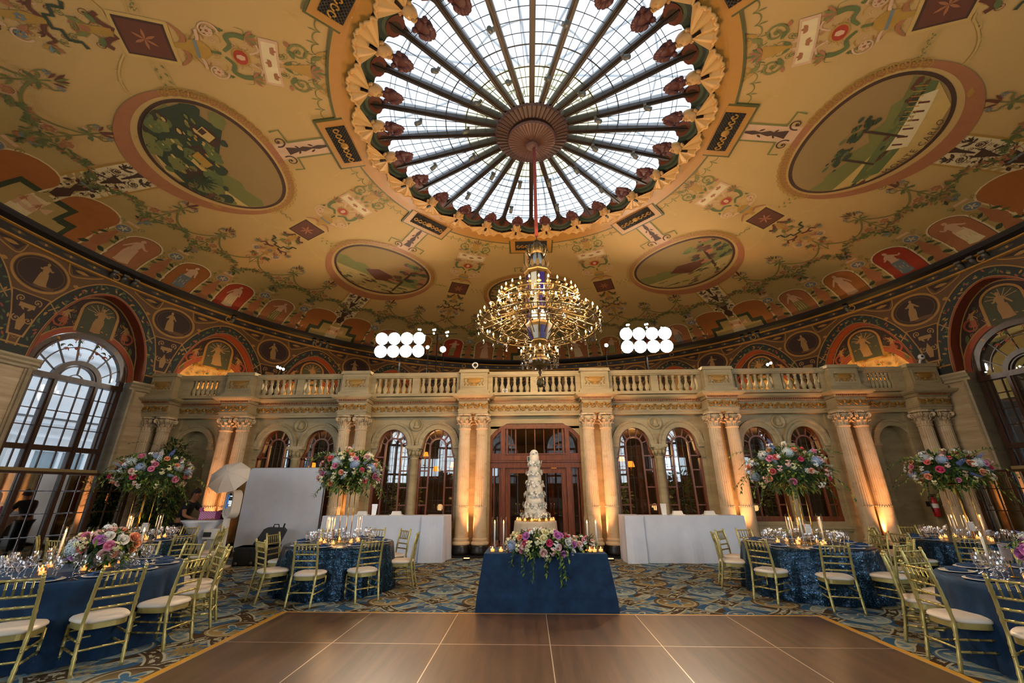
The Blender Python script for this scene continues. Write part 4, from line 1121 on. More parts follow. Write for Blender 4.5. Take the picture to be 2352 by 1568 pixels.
mk.v = [(x * 1.35, 3.86 + (y - 3.86) * 1.35, -.30 + (z + .34) * 1.35) for x, y, z in mk.v]; mask_me = mk.mesh('mask', M_MASK)
lf = MB()
for i in range(7):
    a = (i - 3) * .42; L = .27 - .02 * abs(i - 3)
    lf.ball((sin(a) * L * .55, 3.60 - cos(a) * L * .55, -.33 - .02 * abs(i - 3)), L * .5, 8, 5, 0, (.42, .62, .22))
lf.ball((0, 3.62, -.33), .15, 10, 6, 0, (1.1, 1.0, .3)); lf.ball((.13, 3.70, -.36), .05, 8, 5); lf.ball((-.13, 3.70, -.36), .05, 8, 5)
lf.tube([(0, 3.80, -.34), (0, 3.66, -.34)], [.05, .09], 8)
lf.v = [(x * 1.2, 3.72 + (y - 3.80) * 1.2, z) for x, y, z in lf.v]; leaf_me = lf.mesh('leaf', M_LEAF)
for i in range(24):
    a = -2 * PI * i / 24; b = -2 * PI * (i + .5) / 24
    q = (.95, .95, 1)
    put('rib', rib_me, SK, None, a, scale=q); put('glass_pane', pane_me, SK, None, b, scale=q)
    put('shell_fan', shell_me, SK, None, b, scale=q); put('mask', mask_me, SK, (0, 0, .17), b, scale=q); put('leaf', leaf_me, SK, (0, 0, .17), b, scale=q)
# coving behind the shells: dark mosaic, sea-green scales, small scallop over every rib
cv = MB(); nn = 24 * 8
def covz(i, j):
    a = 2 * PI * i; r = 3.90 + .45 * j
    return pol(r, a, .02 - .13 * j ** 1.6)
cv.grid(covz, nn, 6, 0, True, True)
for i in range(24):
    a = 2 * PI * i / 24
    def pt(x, r, lay): return pol(r, a + x / r, .02 - .13 * max(0, (r - 3.9) / .45) ** 1.6 - .008 * lay)
    def pl(pts, mi, lay): cv.add([pt(x, r, lay) for x, r in pts], [tuple(range(len(pts)))], mi)
    # solid rim between the rounded pane heads
    for sg in (-1, 1): [pl([(sg * x0, r0), (sg * x1, r1), (0, r1), (0, r0)], 3, -1) for (x0, r0), (x1, r1) in zip([(.50, 3.93), (.34, 3.88), (.21, 3.80), (.12, 3.70), (.055, 3.52)], [(.34, 3.88), (.21, 3.80), (.12, 3.70), (.055, 3.52), (.045, 3.40)])]
    pl([(x, 3.90 + .33 * (1 - (x / .5) ** 2) ** .5) for x in us(-.5, .5, 12)], 1, 1)
    for q in range(3): pl([(x * (.80 - .2 * q), 3.90 + (.27 - .07 * q) * (1 - (x / .5) ** 2) ** .5) for x in us(-.5, .5, 10)], (2, 1, 2)[q], 2 + q)
    pl([(.26 * cos(t), 3.86 + .16 * sin(t)) for t in us(0, 2 * PI, 12)[:-1]], 4, 5); pl([(.12 * cos(t), 3.84 + .12 * sin(t)) for t in us(0, 2 * PI, 12)[:-1]], 3, 6)
g = N('dark_mosaic'); f = g.voro(g.obj(), 26, 'F1', 'Color')
sx = g.xyz(f)
M_MOS = g.done(g.bsdf(g.mix(g.m('GREATER_THAN', sx[0], .72), '#1b110a', '#5b3416'), .5))
cv.v = [(x * .95, y * .95, z) for x, y, z in cv.v]
sk('coving', cv, [M_MOS, mat('sea_green_scale', '#44513d', .6), mat('sea_green_dark', '#27332a', .6), mat('rib_bronze2', '#3a2a1c', .5, .2), mat('oxblood_boss', '#5e2c18', .6)])
# ochre frame with eight latticed vent panels
fr = MB()
def frz(r): return czz(r) - 9.9 - .05
def sector(r0, r1, a0, a1, mi, z=0.0, n=24):
    vs = []
    for i in range(n + 1):
        a = a0 + (a1 - a0) * i / n
        for r in (r0, (r0 + r1) / 2, r1): vs.append(pol(r, a, frz(r) - z))
    fr.add(vs, [(3 * i + q, 3 * i + 3 + q, 3 * i + 4 + q, 3 * i + 1 + q) for i in range(n) for q in (0, 1)], mi)
    vs = []
    for i in range(n + 1):
        a = a0 + (a1 - a0) * i / n
        vs += [pol(r1, a, frz(r1) - z), pol(r1, a, frz(r1) + .08)]
    fr.add(vs, [(2 * i, 2 * i + 1, 2 * i + 3, 2 * i + 2) for i in range(n)], mi)
sector(4.11, 4.58, 0, 2 * PI, 0, 0, 144); sector(4.58, 4.62, 0, 2 * PI, 1, 0, 144)
for i in range(8):
    a = 2 * PI * i / 8; ca, sa = cos(a), sin(a)
    def rot(x, y, z): return (x * ca + y * sa, -x * sa + y * ca, z)
    def slab(x0, y0, x1, y1, z0, mi):
        fr.add([rot(x, y, frz(y) - z) for z in (z0, z0 - .08) for x, y in ((x0, y0), (x1, y0), (x1, y1), (x0, y1))], [(0, 1, 2, 3), (0, 4, 5, 1), (1, 5, 6, 2), (2, 6, 7, 3), (3, 7, 4, 0)], mi)
    slab(-.76, 4.4, .76, 5.06, .01, 1); slab(-.71, 4.40, .71, 5.01, .02, 0); slab(-.55, 4.42, .55, 4.87, .03, 2)
    for q in range(-9, 10):
        for s_ in (-1, 1):
            x = q * .075
            pts = []
            for t in (0, 1):
                xx = x + s_ * (-.225 + .45 * t); yy = 4.42 + .45 * t
                pts.append((max(-.55, min(.55, xx)), yy if abs(xx) <= .55 else 4.42 + .45 * (t - (abs(xx) - .55) / .45 * (1 if t else -1))))
            if abs(pts[0][0] - pts[1][0]) > .02: fr.tube([rot(px, py, frz(py) - .036) for px, py in pts], .008, 4, 3, cap=False)
    for s_ in (-1, 1):
        for q in range(3):
            c = (s_ * (.15 + .15 * q), 4.64)
            fr.tube([rot(c[0] + .07 * cos(t) * (1 - t / 9), c[1] + .10 * sin(t) * (1 - t / 9), frz(4.64) - .05) for t in us(0, 6, 14)], .018, 5, 4)
    fr.ball(rot(0, 4.64, frz(4.64) - .05), .10, 10, 6, 4, (1, 1, .4))
sk('frame', fr, [mat('frame_ochre', '#a8742a', .5, var=.08), mat('frame_green', '#4d4c1e', .6), mat('vent_dark', '#0d0a07', .8), mat('vent_mesh', '#3b2c16', .6), M_GOLDP])
# hub: two pleated discs
hb = MB(); pl_ = lambda a, z: 1 + .012 * cos(48 * a)
hb.lathe([(.05, -.02), (.86, -.02), (.90, -.06), (.86, -.10), (.60, -.16), (.55, -.16)], 192, (0, 0, 0), 0, False, pl_)
for i in range(48):
    a = 2 * PI * i / 48; hb.tube([pol(.60, a, -.172), pol(.86, a, -.115)], .013, 4, 0)
sk('hub_disc', hb, mat('hub_brown', '#3b2115', .55, .1))
hb = MB(); hb.lathe([(.55, -.16), (.58, -.24), (.55, -.28), (.15, -.36), (.14, -.42), (.10, -.46), (.03, -.50)], 96, (0, 0, 0), 0, False, lambda a, z: 1 + .010 * cos(40 * a))
for i in range(40):
    a = 2 * PI * i / 40; hb.tube([pol(.16, a, -.36), pol(.54, a, -.285)], .011, 4, 0)
sk('hub_cap', hb, mat('hub_brown2', '#4a2a1a', .55, .1))
# roof trusses above the glass
tr_ = MB()
for i in range(12):
    a = 2 * PI * i / 12 + .13
    tr_.tube([pol(.4, a, 1.9), pol(5.4, a, .7)], .03, 6)
for r, z in ((1.6, 1.62), (3.1, 1.26), (4.6, .9)):
    tr_.tube([pol(r, 2 * PI * i / 36, z) for i in range(37)], .025, 6)
sk('roof_truss', tr_, mat('truss_white', '#b9c2c8', .6))
# spotlights on every other rib
first = None
for i in range(24):
    if i % 2 == 0: continue
    a = 2 * PI * i / 24
    for r in (1.55, 2.65):
        loc = (X0 + r * sin(a) + .09 * cos(a), Y0 + r * cos(a) - .09 * sin(a), 9.74)
        lab = 'small grey spotlight clipped to a dark skylight rib, %s row' % ('inner' if r < 2 else 'outer')
        grp = '%s row of skylight spotlights' % ('inner' if r < 2 else 'outer')
        if first is None:
            first = make_tracklight(); first.location = loc; first.rotation_euler = (0, 0, -a); tag(first, lab, None, grp)
        else: dup(first, loc, -a, lab, grp)
for sg in (-1, 1):
    for k_ in range(5):
        for q in range(3):
            a = sg * rad(STEP * (3.0 + k_)) + rad((q - 1) * 1.3)
            if (k_ + q) % 2 and q != 1: continue
            r = RW - .17
            dup(first, (X0 + r * sin(a), Y0 + r * cos(a), ZC - .20), -a, 'small dark spotlight clipped under the black cornice on the %s wall' % ('left' if sg < 0 else 'right'), 'spotlights under the %s cornice' % ('left' if sg < 0 else 'right'), 1.2)
# ================================================================ the arcade across the room
def arch_top(dx):
    """underside of a horseshoe-shouldered arch"""
    dx = abs(dx)
    if dx <= .445: return 2.93 + .54 * math.sqrt(max(0, 1 - (dx / .445) ** 2)) 
    q = (dx - .445) / .115
    return 2.93 - .34 * min(1, q) ** .7
ARCHX = []
for i in (0, 1, 3, 4):
    xm = (PAIRS[i] + PAIRS[i + 1]) / 2
    ARCHX += [xm - .68, xm + .68]
DXC = (PAIRS[2] + PAIRS[3]) / 2
def door_top(dx):
    dx = abs(dx)
    if dx < .93: return 3.58
    q = (dx - .93) / .43
    return 3.58 - .34 * min(1, q) ** 1.6 - .06
NICHE = [(-10.32, .49), (10.63, .45)]
def niche_top(dx, hw): return 2.93 + .56 * math.sqrt(max(0, 1 - (dx / hw) ** 2))
ops = [(x, .56, .84, lambda dx: arch_top(dx)) for x in ARCHX] + [(DXC, 1.36, 0.0, door_top)] + [(x, hw, .35, lambda dx, hw=hw: niche_top(dx, hw)) for x, hw in NICHE]
ops.sort(key=lambda o: o[0])
W = MB(); XL, XR = -12.15, 12.45; ZT = 3.82
def wq(x0, z0, x1, z1, y=YW, mi=0): W.add([(x0, y, z0), (x1, y, z0), (x1, y, z1), (x0, y, z1)], [(0, 1, 2, 3)], mi)
x = XL
for xc, hw, zb, tf in ops:
    wq(x, 0, xc - hw, ZT)
    ds = us(-hw, hw, 32)
    if zb > 0: wq(xc - hw, 0, xc + hw, zb)
    for a, b in zip(ds[:-1], ds[1:]):
        e = 1e-4
        za, zb2 = tf(a + (e if a < 0 else 0)), tf(b)
        W.add([(xc + a, YW, tf(a)), (xc + b, YW, tf(b)), (xc + b, YW, ZT), (xc + a, YW, ZT)], [(0, 1, 2, 3)], 0)
        W.add([(xc + a, YW, tf(a)), (xc + b, YW, tf(b)), (xc + b, YW + .3, tf(b)), (xc + a, YW + .3, tf(a))], [(0, 1, 2, 3)], 0)
    for s in (-1, 1): W.add([(xc + s * hw, YW, zb), (xc + s * hw, YW + .3, zb), (xc + s * hw, YW + .3, tf(hw)), (xc + s * hw, YW, tf(hw))], [(0, 1, 2, 3)], 0)
    if zb > 0: W.add([(xc - hw, YW, zb), (xc + hw, YW, zb), (xc + hw, YW + .3, zb), (xc - hw, YW + .3, zb)], [(0, 1, 2, 3)], 0)
    x = xc + hw
wq(x, 0, XR, ZT)
# niche backs
for xc, hw in NICHE:
    wq(xc - hw, .35, xc + hw, 3.55, YW + .3, 0)
# archivolts with a beaded edge, imposts, roundels, sills
def archivolt(xc, r0, r1, zc, zs):
    path = []
    for t in us(0, PI, 30):
        path.append(((xc, YW, zc), (cos(t), 0, sin(t) * zs), (0, -1, 0)))
    W.sweep(path, [(r0, 0), (r0, .05), (r0 + .05, .06), (r1 - .07, .05), (r1 - .06, .08), (r1, .09), (r1 + .01, 0)], 0)
    for i in range(31):
        t = PI * (i + .5) / 31; W.ball((xc + (r1 - .03) * cos(t), YW - .085, zc + zs * (r1 - .03) * sin(t)), .016, 6, 4)
for xc in ARCHX: archivolt(xc, .455, .655, 2.93, 1.09)
for xc, hw in NICHE: archivolt(xc, hw + .01, hw + .19, 2.93, .56 / hw * .86)
for i in (0, 1, 3, 4):
    xm = (PAIRS[i] + PAIRS[i + 1]) / 2
    W.lathe([(.20, 0), (.20, .05), (.17, .055), (.16, .02), (.0, .02)], 28, (xm, YW, 3.57), axis=(0, -1, 0), cap=False)
    W.ball((xm, YW - .03, 3.58), .085, 10, 6, 0, (.8, .35, 1.1)); W.ball((xm + .01, YW - .04, 3.50), .09, 10, 6, 0, (1.1, .3, .6))
    for s in (-1, 1): W.box(xm + s * 1.30 - .15, YW - .07, 2.86, xm + s * 1.30 + .15, YW, 2.93); W.box(xm + s * 1.31 - .10, YW - .05, 2.56, xm + s * 1.31 + .10, YW, 2.62)
    W.box(xm - 1.40, YW - .12, .66, xm + 1.40, YW, .74); W.box(xm - 1.36, YW - .07, .60, xm + 1.36, YW, .66); W.box(xm - 1.32, YW - .05, .12, xm + 1.32, YW, .18)
    for a in (-.68, .68): W.box(xm + a - .5, YW - .03, .24, xm + a + .5, YW, .54)
for xc, hw in NICHE:
    for s in (-1, 1): W.box(xc + s * (hw + .09) - .12, YW - .06, 2.85, xc + s * (hw + .09) + .12, YW, 2.93)
    W.box(xc - .8, YW - .06, .28, xc + .8, YW, .36)
# pilaster strips behind every pair of columns
for x in PAIRS + list(ENDS): W.box(x - .47, YW - .09, .30, x + .47, YW + .02, 3.80)
W.build('wall_back', [M_STONE], kind='structure')

# short column with leafy capital between the twin arches
def make_colonnette():
    m = MB(); m.lathe([(.16, .74), (.16, .80), (.13, .82), (.145, .86), (.115, .90), (.118, 1.6), (.105, 2.52), (.125, 2.54), (.125, 2.57), (.11, 2.60)], 20)
    return m.mesh('shaft', M_STONE)
cm_ = MB(); cm_.lathe([(.105, 2.58), (.115, 2.66), (.16, 2.78), (.20, 2.84)], 16); cm_.box(-.24, -.16, 2.84, .24, .16, 2.93)
for i in range(8):
    a = PI * i / 4; cm_.ball((.15 * cos(a), .15 * sin(a), 2.72), .05, 8, 5, 0, (1, 1, 1.6)); cm_.ball((.19 * cos(a), .19 * sin(a), 2.80), .035, 6, 4)
sh_me, cp_me = make_colonnette(), cm_.mesh('capital', M_STONE)
names4 = ('behind the white photo backdrop', 'behind the left white bar', 'behind the right white bar', 'behind the tall bouquet right of the right bar')
for q, i in enumerate((0, 1, 3, 4)):
    xm = (PAIRS[i] + PAIRS[i + 1]) / 2
    t = thing('colonnette', 'slim plain stone column between twin arches ' + names4[q], 'column', (xm, YW - .02, 0), 0, 'slim columns between the twin arches')
    put('shaft', sh_me, t); put('capital', cp_me, t)

# arched mahogany windows
IW = MB()
yw = .12
def fnw(u, z, d=0.0): return (u, YW + yw - d, z)
def outl(g):
    pts = []
    for dx in us(-.56 + g, .56 - g, 36): pts.append((dx, arch_top(dx / (1 - g / .56)) - g))
    return pts
m = MB()
o1, o2 = outl(0.0), outl(.055)
for a, b, c, e in zip(o1[:-1], o1[1:], o2[1:], o2[:-1]): m.prism([a, b, c, e], fnw, -.06, .06)
for s in (-1, 1): bar(m, fnw, s * .53, .84, s * .53, 2.6, .06, -.06, .06)
bar(m, fnw, -.56, .90, .56, .90, .13, -.06, .08)
for s in (-1, 1):
    bar(m, fnw, s * .26, .95, s * .24, 2.93, .045, -.03, .05)
arcbar(m, fnw, 0, 2.93, .24, .045, -.03, .05, n=16)
for a in (.25, .75, 1.25, PI - 1.25, PI - .75, PI - .25): bar(m, fnw, .25 * cos(a), 2.93 + .25 * sin(a), .42 * cos(a), 2.93 + .5 * sin(a), .028, -.02, .04)
for z in (1.27, 1.75, 2.22, 2.62):
    for s in (-1, 1): bar(m, fnw, s * .26, z, s * .55, z, .035, -.02, .04)
    
for u in (-.08, .08): bar(m, fnw, u, .95, u, 3.1, .01, -.005, .012, 1)
for z in (1.4, 2.0, 2.6, 2.9): bar(m, fnw, -.25, z, .25, z, .008, -.005, .012, 1)
win_me = m.mesh('arched_window', [M_MAHO, M_CAME])
p = MB(); p.prism([(-.54, .86)] + [(dx, arch_top(dx / .97) - .02) for dx in us(-.54, .54, 36)] + [(.54, .86)], fnw, -.004, .004)
pane2 = p.mesh('glass_pane', M_IPANE)
for i, xc in enumerate(ARCHX):
    o = put('window_%d' % (20 + i), win_me, None, (xc, 0, 0), kind='structure'); put('glass_pane', pane2, o)

# the double door with transom and side lights
D = MB()
def fd(u, z, d=0.0): return (DXC + u, YW + .12 - d, z)
pts = [(dx, door_top(dx)) for dx in us(-1.36, 1.36, 40)]
for a, b in zip(pts[:-1], pts[1:]): D.prism([a, b, (b[0] * .95, b[1] - .09), (a[0] * .95, a[1] - .09)], fd, -.06, .08)
for s in (-1, 1):
    bar(D, fd, s * 1.32, 0, s * 1.32, 3.25, .09, -.064, .084); bar(D, fd, s * .96, 0, s * .96, 3.55, .13, -.062, .112); bar(D, fd, s * .84, 2.68, s * .84, 3.5, .06, -.04, .07)
    bar(D, fd, s * .58, 2.72, s * .58, 3.45, .04, -.03, .05); bar(D, fd, s * .71, 2.72, s * .71, 3.45, .02, -.02, .03)
    bar(D, fd, s * 1.14, 0, s * 1.14, .35, .36, -.04, .05); bar(D, fd, s * 1.22, .3, s * 1.22, 2.3, .03, -.02, .05); bar(D, fd, s * 1.05, .3, s * 1.05, 2.3, .05, -.02, .05)
for z, w in ((2.36, .14), (2.60, .20), (3.46, .07)): bar(D, fd, -1.36, z, 1.36, z, w, -.06, .12)
bar(D, fd, -.9, 2.68, .9, 2.68, .03, -.06, .15); bar(D, fd, -1.36, 2.46, 1.36, 2.46, .12, -.06, .10); bar(D, fd, -1.36, 2.46, 1.36, 2.46, .03, .10, .16)
bar(D, fd, 0, 2.7, 0, 3.45, .03, -.03, .05); bar(D, fd, -.27, 2.7, -.27, 3.45, .02, -.03, .05); bar(D, fd, .27, 2.7, .27, 3.45, .02, -.03, .05); bar(D, fd, -.84, 2.95, -.58, 2.95, .02, -.02, .04); bar(D, fd, .84, 2.95, .58, 2.95, .02, -.02, .04)
do = D.build('door_1', M_MAHO, kind='structure')
for s in (-1, 1):
    lf_ = MB()
    a, b = (0.005, .89) if s > 0 else (-.89, -.005)
    st = .14
    lf_.prism([(a, .03), (b, .03), (b, .30), (a, .30)], fd, -.02, .05); lf_.prism([(a, 2.14), (b, 2.14), (b, 2.28), (a, 2.28)], fd, -.02, .05)
    oo = b if s > 0 else a; ii = a if s > 0 else b
    lf_.prism([(oo - s * .14, .3), (oo, .3), (oo, 2.14), (oo - s * .14, 2.14)], fd, -.02, .05); lf_.prism([(ii, .3), (ii + s * .07, .3), (ii + s * .07, 2.14), (ii, 2.14)], fd, -.02, .05)
    lo = lf_.build('door_leaf', M_MAHO, do)
    hd = MB(); hd.tube([fd(ii + s * .04, .95, .05), fd(ii + s * .04, .95, .1), fd(ii + s * .04, 1.25, .1), fd(ii + s * .04, 1.25, .05)], .012, 6); hd.build('door_handle', M_GOLD, lo)
    gp = MB(); gp.prism([(a + .02, .3), (b - .02, .3), (b - .02, 2.14), (a + .02, 2.14)], fd, -.004, .004); gp.build('glass_pane', M_IPANE, do)
    g1 = [(s * 1.0, .35), (s * 1.3, .35), (s * 1.3, 3.2), (s * 1.0, 3.45)]
    gp = MB(); gp.prism(g1, fd, -.004, .004); gp.build('glass_pane', M_IPANE, do)
gp = MB(); gp.prism([(-.92, 2.68), (.92, 2.68), (.92, 3.5), (-.92, 3.5)], fd, -.004, .004); gp.build('glass_pane', M_IPANE, do)

# fluted columns
NF = 20
sm = MB()
def flute(a, z):
    if 1.24 < z < 3.33: return 1 - .085 * max(0, cos(NF * a)) ** .7
    return 1.0
sm.lathe([(.185, .46), (.183, 1.22), (.179, 1.235), (.176, 1.26), (.170, 2.2), (.158, 3.31), (.158, 3.34), (.180, 3.35), (.182, 3.37), (.172, 3.385), (.160, 3.39)], 160, (0, 0, 0), 0, False, flute)
for i in range(NF):
    a = 2 * PI * (i + .5) / NF; sm.ball((.178 * cos(a), .178 * sin(a), 1.25), .014, 5, 4, 0, (1, 1, 1.6))
shaft_me = sm.mesh('shaft', M_COL)
bm_ = MB(); bm_.lathe([(.235, .29), (.245, .32), (.235, .36), (.20, .38), (.20, .40), (.215, .425), (.20, .45), (.186, .47)], 40)
base_me = bm_.mesh('base', M_COL)
pm_ = MB(); pm_.box(-.25, -.25, 0, .25, .25, .06); pm_.lathe([(.25, .06), (.262, .12), (.25, .18), (.238, .24), (.238, .30)], 32)
plinth_me = pm_.mesh('plinth', M_BLACKM)
cp = MB()
cp.lathe([(.150, 3.39), (.150, 3.5), (.165, 3.62), (.205, 3.71)], 24)
for row, (z0, h, n_, off) in enumerate(((3.39, .15, 8, 0), (3.40, .24, 8, PI / 8))):
    for i in range(n_):
        a = 2 * PI * i / n_ + off
        def leafg(s_, t_, a=a, z0=z0, h=h):
            w = .058 * (1 - .35 * t_) * (1 + .12 * cos(t_ * 20)) ; r = .155 + .02 * t_ + .075 * max(0, t_ - .6) / .4 * 1.0
            z = z0 + h * (t_ - .35 * max(0, t_ - .8) / .2 * .6)
            x_ = (s_ * 2 - 1) * w
            return (r * cos(a) - x_ * sin(a), r * sin(a) + x_ * cos(a), z)
        cp.grid(leafg, 2, 7, 0)
        cp.tube([(leafg(.5, t_)[0] * 1.02, leafg(.5, t_)[1] * 1.02, leafg(.5, t_)[2]) for t_ in us(0, 1, 6)], .010, 5)
for i in range(4):
    a = PI / 4 + i * PI / 2
    def vol(t): 
        rr_ = .058 * (1 - t * .75); w = -PI / 2 + t * 3.2 * PI
        r = .232 + rr_ * cos(w); return (r * cos(a), r * sin(a), 3.665 + rr_ * sin(w))
    for dz in (-.02, .02):
        cp.tube([(vol(t)[0] - dz * sin(a), vol(t)[1] + dz * cos(a), vol(t)[2]) for t in us(0, 1, 22)], .019, 6)
    cp.tube([(.15 * cos(a), .15 * sin(a), 3.52), (.18 * cos(a), .18 * sin(a), 3.58), (.225 * cos(a), .225 * sin(a), 3.61)], .02, 6)
    b = i * PI / 2
    cp.ball((.215 * cos(b), .215 * sin(b), 3.755), .035, 8, 5, 0, (1, 1, .8))
    for s_ in (-1, 1):
        cp.tube([((.185 + .01) * cos(b) - s_ * x_ * sin(b), (.185 + .01) * sin(b) + s_ * x_ * cos(b), z_) for x_, z_ in [(.02, 3.55), (.05, 3.62), (.085, 3.66), (.10, 3.63), (.085, 3.61)]], .013, 5)
ab = [(.235 * cos(a) * (1.12 if i % 2 else .98), .235 * sin(a) * (1.12 if i % 2 else .98)) for i, a in enumerate([PI * q / 4 for q in range(8)])]
cp.prism(ab, lambda a, b, d: (a, b, d), 3.735, 3.79)
cap_me = cp.mesh('capital', M_COL)
cl = [('in the far left corner', ENDS[0]), ('right of the leafy niche on the left', PAIRS[0]), ('behind the second bouquet from the left', PAIRS[1]), ('left of the glass door', PAIRS[2]), ('right of the glass door', PAIRS[3]), ('at the right end of the right bar', PAIRS[4]), ('left of the blank niche on the right', PAIRS[5]), ('in the far right corner', ENDS[1])]
for txt, x in cl:
    for s in (-1, 1):
        t = thing('fluted_column', '%s column of the fluted marble pair %s' % ('left' if s < 0 else 'right', txt), 'column', (x + s * .255, YF, 0), 0, 'paired fluted columns of the arcade')
        put('plinth', plinth_me, t); put('base', base_me, t); put('shaft', shaft_me, t); put('capital', cap_me, t)

# entablature: architrave, gilt frieze, dentils, cornice; breaks forward over each pair
E = MB()
def ent_path():
    ys, yb = YF + .20, YF - .24
    pts = [(XL, ys)]
    for x in [ENDS[0]] + PAIRS + [ENDS[1]]:
        w = .43
        pts += [(x - w, ys), (x - w, yb), (x + w, yb), (x + w, ys)]
    pts.append((XR, ys)); return pts
ep = ent_path()
def offs(d):
    """the plan line moved towards the room by d"""
    out = []
    for i, (x, y) in enumerate(ep):
        if i in (0, len(ep) - 1): out.append((x, y - d)); continue
        j = (i - 1) % 4
        out.append((x - d if j in (0, 1) else x + d, y - d))
    return out
PROF = [(.0, 3.79, 0), (.0, 3.86, 0), (.02, 3.865, 0), (.02, 3.90, 0), (.0, 3.91, 1), (.0, 3.915, 0), (0, 4.15, 0), (.03, 4.16, 1), (.03, 4.18, 0), (.05, 4.20, 0), (.05, 4.23, 0), (.10, 4.235, 0), (.17, 4.28, 0), (.19, 4.32, 0), (.19, 4.345, 0), (.02, 4.36, 0)]
prev = None
for (d, z, mi) in PROF:
    row = [(x, y, z) for x, y in offs(d)]
    if prev: 
        n_ = len(row); E.add(prev + row, [(i, i + 1, n_ + i + 1, n_ + i) for i in range(n_ - 1)], mi)
    prev = row
# ceiling of the entablature back to the wall, gallery floor
E.add([(XL, YW + .05, 3.79), (XR, YW + .05, 3.79)] + [(x, y, 3.79) for x, y in ep][::-1], [tuple(range(2 + len(ep)))], 0)
for (x0, y0), (x1, y1) in zip(ep[:-1], ep[1:]):
    L = math.hypot(x1 - x0, y1 - y0); nd = int(L / .055)
    if abs(y1 - y0) > .01: continue
    for i in range(nd):
        xx = x0 + (i + .5) * (x1 - x0) / nd; E.box(xx - .017, y0 - .085, 4.185, xx + .017, y0 - .04, 4.23, 1 if i % 1 == 0 else 0)
# winged heads with swags along the frieze
fz = MB()
fz.ball((0, -.035, 4.045), .05, 8, 6, 0, (.9, .6, 1.1))
for s in (-1, 1):
    for q in range(4):
        L = .17 - .025 * q; a = .35 - .28 * q
        fz.ball((s * (.05 + L * .5 * cos(a)), -.02, 4.03 + L * .5 * sin(a) - .01), L * .5, 8, 4, 0, (1, .14, .20))
    fz.tube([(s * .05, -.02, 3.965), (s * .12, -.03, 3.945), (s * .20, -.02, 3.99), (s * .27, -.02, 4.07)], [.012, .022, .018, .008], 6)
    fz.ball((s * .235, -.025, 4.085), .026, 8, 5); fz.ball((s * .22, -.02, 3.955), .018, 6, 4)
for (x0, y0), (x1, y1) in zip(ep[:-1], ep[1:]):
    L = abs(x1 - x0)
    if abs(y1 - y0) > .01 or L < .3: continue
    nm = max(1, round(L / .46)); sc_ = min(1.0, L / nm / .54)
    for i in range(nm):
        xx = x0 + (i + .5) * (x1 - x0) / nm
        E.merge(fz, lambda p: (xx + p[0] * min(1.0, L / nm / .52), y0 + p[1], p[2]), 2)
E.build('trim_2', [M_STONE, mat('dentil_red', '#8f5a30', .5), M_GOLDP], kind='structure')
gf = MB(); gf.box(XL, YF + .1, 4.15, XR, YW + 7.9, 4.30)
gf.v = [p for p in gf.v]
gb = MB(); n_ = 40; a0 = math.asin((XR - X0) / 13.3) * .97
arcp = [(X0 + 13.3 * sin(t), Y0 + 13.3 * cos(t)) for t in us(-1.17, 1.17, 60)]
gb.prism([(XL, YF + .40), (XR, YF + .40)] + [p for p in arcp[::-1] if p[1] > YF + .45], lambda a, b, d: (a, b, d), 3.84, 4.32)
gb.build('gallery_floor', mat('gallery_carpet', '#4a3a22', .8), label='floor of the gallery above the arcade, behind the stone balustrade', cat='floor', kind='structure')

# balustrade
B = thing('balustrade', 'pale stone balustrade with gilt urn panels along the top of the arcade', 'balustrade', (X0, YF, 4.36))
bz = 4.36
m = MB(); br = MB()
xs = [ENDS[0]] + PAIRS + [ENDS[1]]
def rl_(p): return (p[0] - X0, p[1] - YF, p[2] - bz)
yb = YF + .12
ur = MB()
bal = MB(); bal.lathe([(.065, 0), (.065, .03), (.04, .045), (.05, .06), (.075, .13), (.07, .19), (.04, .27), (.032, .33), (.045, .36), (.045, .39), (.035, .41), (.05, .47), (.058, .50)], 14)
bal_me = bal.mesh('baluster', M_STONE)
ped = MB(); ped.box(-.47, -.30, 0, .47, .20, .10); ped.box(-.44, -.27, .10, .44, .17, .13); ped.box(-.41, -.24, .13, .41, .14, .66); ped.box(-.46, -.29, .66, .46, .19, .70); ped.box(-.44, -.27, .70, .44, .17, .76)
for a, b, c, e in ((-.34, .20, .34, .23), (-.34, .57, .34, .60), (-.34, .23, -.31, .57), (.31, .23, .34, .57)): ped.box(a, -.255, b, c, -.24, e)
ped_me = ped.mesh('pedestal', M_STONE)
um = MB(); um.ball((0, -.245, .41), .17, 16, 8, 0, (1.25, .12, .55)); um.box(-.22, -.26, .46, .22, -.24, .50); um.ball((0, -.245, .31), .06, 8, 5, 0, (1, .3, .8)); um.box(-.10, -.26, .26, .10, -.24, .29)
for s in (-1, 1):
    um.tube([(s * .22, -.25, .47), (s * .28, -.25, .49), (s * .285, -.25, .40), (s * .24, -.25, .34), (s * .28, -.25, .27)], .014, 6)
    um.tube([(s * .06, -.25, .29), (s * .14, -.25, .32), (s * .2, -.25, .29), (s * .16, -.25, .26)], .012, 6)
urn_me = um.mesh('urn_relief', mat('urn_gilt', '#a87c34', .5, .35))
for x in xs:
    po = put('pedestal', ped_me, B, (x - X0, -.0, 0)); put('urn_relief', urn_me, po)
rails = []
